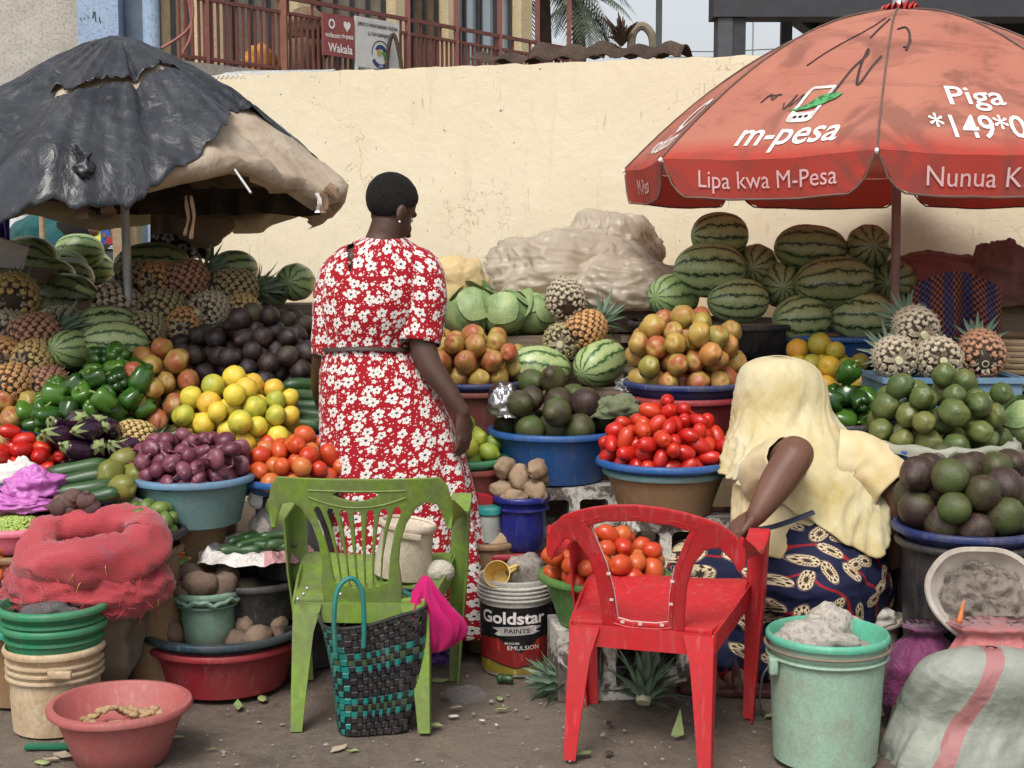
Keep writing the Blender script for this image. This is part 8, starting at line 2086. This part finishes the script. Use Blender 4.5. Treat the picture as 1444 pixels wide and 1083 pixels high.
shell('headscarf', 502, lambda d: interp(d, SEND) + 5 * noise.noise(Vector((d * .11, 0, 0))), sfold, 1.03, MT['scarf'])
crm = fabric('cream_blouse', (.62, .53, .33), (.56, .43, .21), .85, 8)
shell('blouse', 618, lambda d: 772 + 5 * sin(d * .05), lambda a, u, py: .035 * ridge(Vector((cos(a) * 2.2, sin(a) * 2.2, u * 2)), 3) + .03 * u * sin(a * 8 + 2 * u), .985, crm, 140, 40)
def slv(pts, rad, name, seed):
 P = smoothprof([tuple(p) + (r_,) for p, r_ in zip(pts, rad)], 6); path = [Vector(q[:3]) for q in P]; vv, ff = tube_vf(path, [q[3] for q in P], 48, False); out = []
 for k, p in enumerate(vv):
  j, i = divmod(k, 48); a = 2 * pi * i / 48; t = j / len(path); c = path[j]; out.append(c + (p - c) * (1 + .07 * ridge(Vector((cos(a) * 1.7, sin(a) * 1.7, t * 3 + seed)), 3) + .03 * sin(a * 7 + seed) * t))
 o = link(name, mesh(name, out, ff, crm, True, 180), sw_); md = o.modifiers.new('t', 'SOLIDIFY'); md.thickness = .004
slv([sl_(1100, 690, 4.70), sl_(1084, 672, 4.62), sl_(1098, 655, 4.53), sl_(1112, 648, 4.46)], [.10, .094, .082, .070], 'sleeve', 1.0)
slv([sl_(1180, 650, 4.70), sl_(1215, 655, 4.68), sl_(1240, 672, 4.64), sl_(1262, 692, 4.60)], [.10, .098, .088, .080], 'sleeve', 3.0)
def _wrap():
 g = G('navy_shell_print'); v = g.coord(); s_ = g.n('SeparateXYZ'); g.set(s_, 'i0', v); cb = g.n('CombineXYZ'); g.set(cb, 'X', g.math('ADD', s_.outputs[0], g.math('MULTIPLY', s_.outputs[1], .55))); g.set(cb, 'Y', g.math('ADD', s_.outputs[2], g.math('MULTIPLY', s_.outputs[1], .2)))
 sc = g.vm('SCALE', cb.outputs[0]); sc.inputs['Scale'].default_value = 12
 vo = g.n('TexVoronoi', {'voronoi_dimensions': '2D'}, Scale=1.0, Randomness=.85); g.set(vo, 'Vector', sc.outputs[0]); d = g.vm('SUBTRACT', sc.outputs[0], vo.outputs['Position']).outputs[0]; xy = g.n('SeparateXYZ'); g.set(xy, 'i0', d); cc = g.n('SeparateColor'); g.set(cc, 'i0', vo.outputs['Color'])
 th = g.math('ADD', g.math('ARCTAN2', xy.outputs[1], xy.outputs[0]), g.math('MULTIPLY', cc.outputs[0], 6.28)); r_ = vo.outputs['Distance']
 el = g.math('MULTIPLY', r_, g.math('ADD', 1.25, g.math('MULTIPLY', g.math('COSINE', g.math('MULTIPLY', th, 2)), -.45)))
 ins = g.math('LESS_THAN', el, .36); ringm = g.math('MULTIPLY', g.math('LESS_THAN', el, .40), g.math('GREATER_THAN', el, .38))
 seg = g.math('MULTIPLY', ins, g.math('GREATER_THAN', g.math('ADD', g.math('ABSOLUTE', g.math('SINE', g.math('MULTIPLY', th, 7))), g.math('MULTIPLY', g.math('SINE', g.math('MULTIPLY', el, 42)), .4)), .5)); seg = g.math('MULTIPLY', seg, g.math('GREATER_THAN', el, .10))
 c = g.mix(g.noise(5, 3, .5, 0, v), (.008, .009, .028), (.012, .016, .055))
 wl_ = g.n('TexWave', {'bands_direction': 'DIAGONAL'}, Scale=3.2, Distortion=9, Detail=2); wl_.inputs['Detail Scale'].default_value = 1.2; g.set(wl_, 'Vector', v); c = g.mix(g.math('GREATER_THAN', wl_.outputs['Fac'], .975), c, (.26, .012, .018))
 c = g.mix(ringm, c, (.25, .18, .12)); gold = g.mix(g.noise(30, 2, .5, 0, v), (.55, .38, .18), (.66, .58, .44)); c = g.mix(ins, c, (.035, .022, .015)); c = g.mix(seg, c, gold)
 return g.done(c, .75, Specular_IOR_Level=.25)
B = Body(); B.limb([sl_(1152, 762, 4.65), sl_(1160, 805, 4.63), sl_(1165, 850, 4.64)], [(.195, .155), (.240, .20), (.222, .19)], 22)
B.limb([sl_(1120, 830, 4.62), sl_(1035, 810, 4.72), sl_(968, 804, 4.87)], [.135, .125, .10]); B.limb([sl_(968, 806, 4.87), sl_(990, 860, 4.80), sl_(1030, 930, 4.68)], [.10, .085, .075]); B.limb([sl_(1200, 830, 4.68), sl_(1205, 815, 4.85), sl_(1185, 800, 5.0)], [.135, .12, .10]); B.limb([sl_(1185, 805, 5.0), sl_(1175, 880, 4.98), sl_(1170, 920, 4.98)], [.09, .08, .075])
B.limb([sl_(1060, 850, 4.70), sl_(1062, 890, 4.68), sl_(1070, 930, 4.66)], [.10, .09, .08])
me = B.mesh('wrap_skirt', .007, 6); folds(me, lambda p: .009 * ridge(Vector((p.x * 4, p.y * 4, p.z * 9)), 3) + .006 * fbm(p * 7, 2)); me.materials.append(_wrap()); link('wrap_skirt', me, sw_)
# bag strap across her back, sandal
m = MB(); m.tube(spline([sl_(1050, 748, 4.46), sl_(1085, 744, 4.44), sl_(1120, 733, 4.455), sl_(1148, 722, 4.47)], 5), [(.010, .003)] * 16, 8); m.build('bag_strap', simple('navy_strap', (.02, .025, .06), .6), sw_, True)
sd = MB(); sole = [Vector((ft.x + .10, ft.y - .045, 0)), Vector((ft.x + .10, ft.y + .045, 0)), Vector((ft.x - .05, ft.y + .07, 0)), Vector((ft.x - .20, ft.y + .085, 0)), Vector((ft.x - .25, ft.y + .05, 0)), Vector((ft.x - .24, ft.y + .0, 0)), Vector((ft.x - .10, ft.y - .03, 0))]
k = len(sole); sd.add([p + Vector((0, 0, .001)) for p in sole] + [p + Vector((0, 0, .024)) for p in sole], [tuple(range(k))[::-1], tuple(range(k, 2 * k))] + [(i, (i + 1) % k, k + (i + 1) % k, k + i) for i in range(k)]); lea = simple('maroon_leather', (.075, .022, .020), .5); sdo = sd.build('sandal', lea, sw_, False, 40, .004)
m = MB()
for q in (-.06, -.135): m.tube([Vector((ft.x + q + .02 * 0, ft.y - .045 + .01, .02)), Vector((ft.x + q, ft.y - .02, .075)), Vector((ft.x + q, ft.y + .03, .092)), Vector((ft.x + q, ft.y + .075, .03))], [(.004, .020)] * 4, 8)
m.build('strap', lea, sdo, True); m = MB(); m.box((ft.x - .07, ft.y - .040, .045), (ft.x - .045, ft.y - .032, .070)); m.build('buckle', simple('buckle', (.22, .16, .12), .4, .5), sdo)
# her seat: upturned bucket with a white cloth
p = at(1205, 900, 4.66); vessel('bucket', p.x, p.y, .245, .15, .245, MT['offwhite'], 'white bucket on which the bending woman sits', 'bucket', .13, .01, .02)
heapcloth('seat_cloth', 1222, 872, 4.56, (.085, .06, .045), fabric('white_cloth', (.62, .58, .52), (.48, .44, .38)), 'folded white cloth on the bucket under the bending woman', 'cloth', .2, 2, 4, .1, 50, 30)
# --- people bent over behind the left melons
def bent(px, py, Y, hd, label, shirt, face, dirn, arms, sk, scale=1.0):
 O0 = Vector((at(px, py, Y).x, Y, 0)); r = empty('person', O0); tag(r, label, 'person'); L = lambda a, b_, y=Y: at(a, b_, y) - O0
 B = Body(); M = frame(face); c = L(*hd); head_parts(B, c, M); tors = [L(*q) for q in dirn]
 B.limb([c + M @ Vector((0, -.03, -.08)), tors[-1]], [.055, .06]); B.limb(tors, [(.15, .12), (.17, .12), (.15, .10)], 18)
 hip = tors[0];
 for s in (-1, 1): B.limb([hip + Vector((.08 * s, 0, -.05)), Vector((hip.x + .09 * s, hip.y + .03, .50)), Vector((hip.x + .09 * s, hip.y, .07)), ], [.09, .065, .045]); B.limb([Vector((hip.x + .09 * s, hip.y, .05)), Vector((hip.x + .09 * s, hip.y - .14, .035))], [.04, .03])
 for a in arms: q = [L(*t) for t in a]; B.limb(q, [.05, .042, .03]); d = (q[-1] - q[-2]); hand(B, q[-1], d, (0, -.3, -1), (1, 0, 0) if abs(d.normalized().x) < .8 else (0, -1, 0), .17, .5)
 me = B.mesh('body', .009, 4); me.materials.append(sk); link('body', me, r); hair_cap(c, M, r, MT['hair']); eyes(c, M, r)
 B = Body(); B.limb(tors, [(.165, .135), (.185, .135), (.165, .115)], 18)
 for a in arms: q = [L(*t) for t in a]; B.limb([tors[-1], q[0], (q[0] * .5 + q[1] * .5)], [.07, .068, .062])
 me = B.mesh('shirt', .009, 4); folds(me, lambda p: .010 * ridge(p * 7, 3)); me.materials.append(shirt); link('shirt', me, r)
 B = Body(); B.limb([hip + Vector((0, 0, .02)), hip + Vector((0, 0, -.1))], [(.17, .13), (.17, .13)])
 for s in (-1, 1): B.limb([hip + Vector((.08 * s, 0, -.06)), Vector((hip.x + .09 * s, hip.y + .03, .50)), Vector((hip.x + .09 * s, hip.y, .12))], [.105, .08, .065])
 me = B.mesh('trousers', .010, 4); me.materials.append(fabric('dark_trousers', (.03, .03, .04)) if 'dark_trousers' not in bpy.data.materials else bpy.data.materials['dark_trousers']); link('trousers', me, r); return r
bent(70, 400, 7.3, (97, 341, 7.15), 'person in a dark teal shirt bending down over the left melons', fabric('teal_shirt', (.012, .085, .085), (.01, .06, .065)), (.5, -.1, -.8), [(45, 375, 7.4), (62, 345, 7.35), (82, 330, 7.25)], [[(78, 342, 7.1), (84, 372, 7.05), (95, 385, 7.0)], [(70, 350, 7.4), (95, 375, 7.3), (112, 380, 7.2)]], MT['skin2'])
bent(70, 400, 8.3, (108, 312, 8.25), 'person in a white striped shirt bent behind the teal shirted one', fabric('white_shirt', (.55, .55, .55), (.44, .44, .46)), (.75, -.2, -.5), [(50, 345, 8.4), (66, 310, 8.4), (90, 303, 8.3)], [[(60, 318, 8.2), (52, 345, 8.15), (55, 370, 8.1)], [(95, 315, 8.3), (105, 345, 8.2), (110, 370, 8.1)]], MT['skin2'])
bent(118, 400, 7.9, (123, 312, 7.9), 'person in a yellow shirt behind the hanging rag', fabric('yellow_shirt', (.60, .58, .10), (.48, .46, .08)), (.3, -.9, -.1), [(118, 400, 7.95), (118, 370, 7.95), (118, 342, 7.95)], [[(104, 345, 7.9), (100, 375, 7.85), (104, 398, 7.8)], [(132, 345, 7.9), (136, 375, 7.85), (132, 398, 7.8)]], MT['skin2'])
# --- limp grey woven sack in the right corner
p = at(1385, 1000, 4.02); gs = empty('woven_sack', (p.x, p.y, 0)); tag(gs, 'limp grey woven sack with a red stripe in the front right corner', 'sack'); go_ = Vector(gs.location)
ST = smoothprof([(912, 1398, 8, 3.94, .02), (917, 1396, 50, 3.94, .05), (930, 1393, 88, 3.94, .08), (955, 1390, 104, 3.95, .10), (1000, 1386, 118, 4.02, .145), (1050, 1384, 128, 4.0, .16), (1100, 1382, 134, 4.0, .17), (1130, 1382, 136, 4.0, .175)], 4)
def st_(py):
 for a, b_ in zip(ST, ST[1:]):
  if a[0] <= py <= b_[0]: t = (py - a[0]) / (b_[0] - a[0]); return [u + (w_ - u) * t for u, w_ in zip(a[1:], b_[1:])]
 return list(ST[-1][1:])
def gfold(a, u, py): q = Vector((cos(a + .8 * u) * 2.2, sin(a + .8 * u) * 2.2, u * 1.2 + 4)); return (.03 + .06 * u) * ridge(q, 3) + .03 * u * ridge(q * 2.4, 2) + .10 * u * fbm(Vector((cos(a) * 1.2, sin(a) * 1.2, 2)), 2)
shell('sack_body', 912, lambda d: 1108 + 22 * max(0, sin(R_(d))) * -1 + 6 * sin(d * .09), gfold, 1.0, _stripe(), 150, 70, st_, lambda a, b_, Y: at(a, b_, Y) - go_, gs)
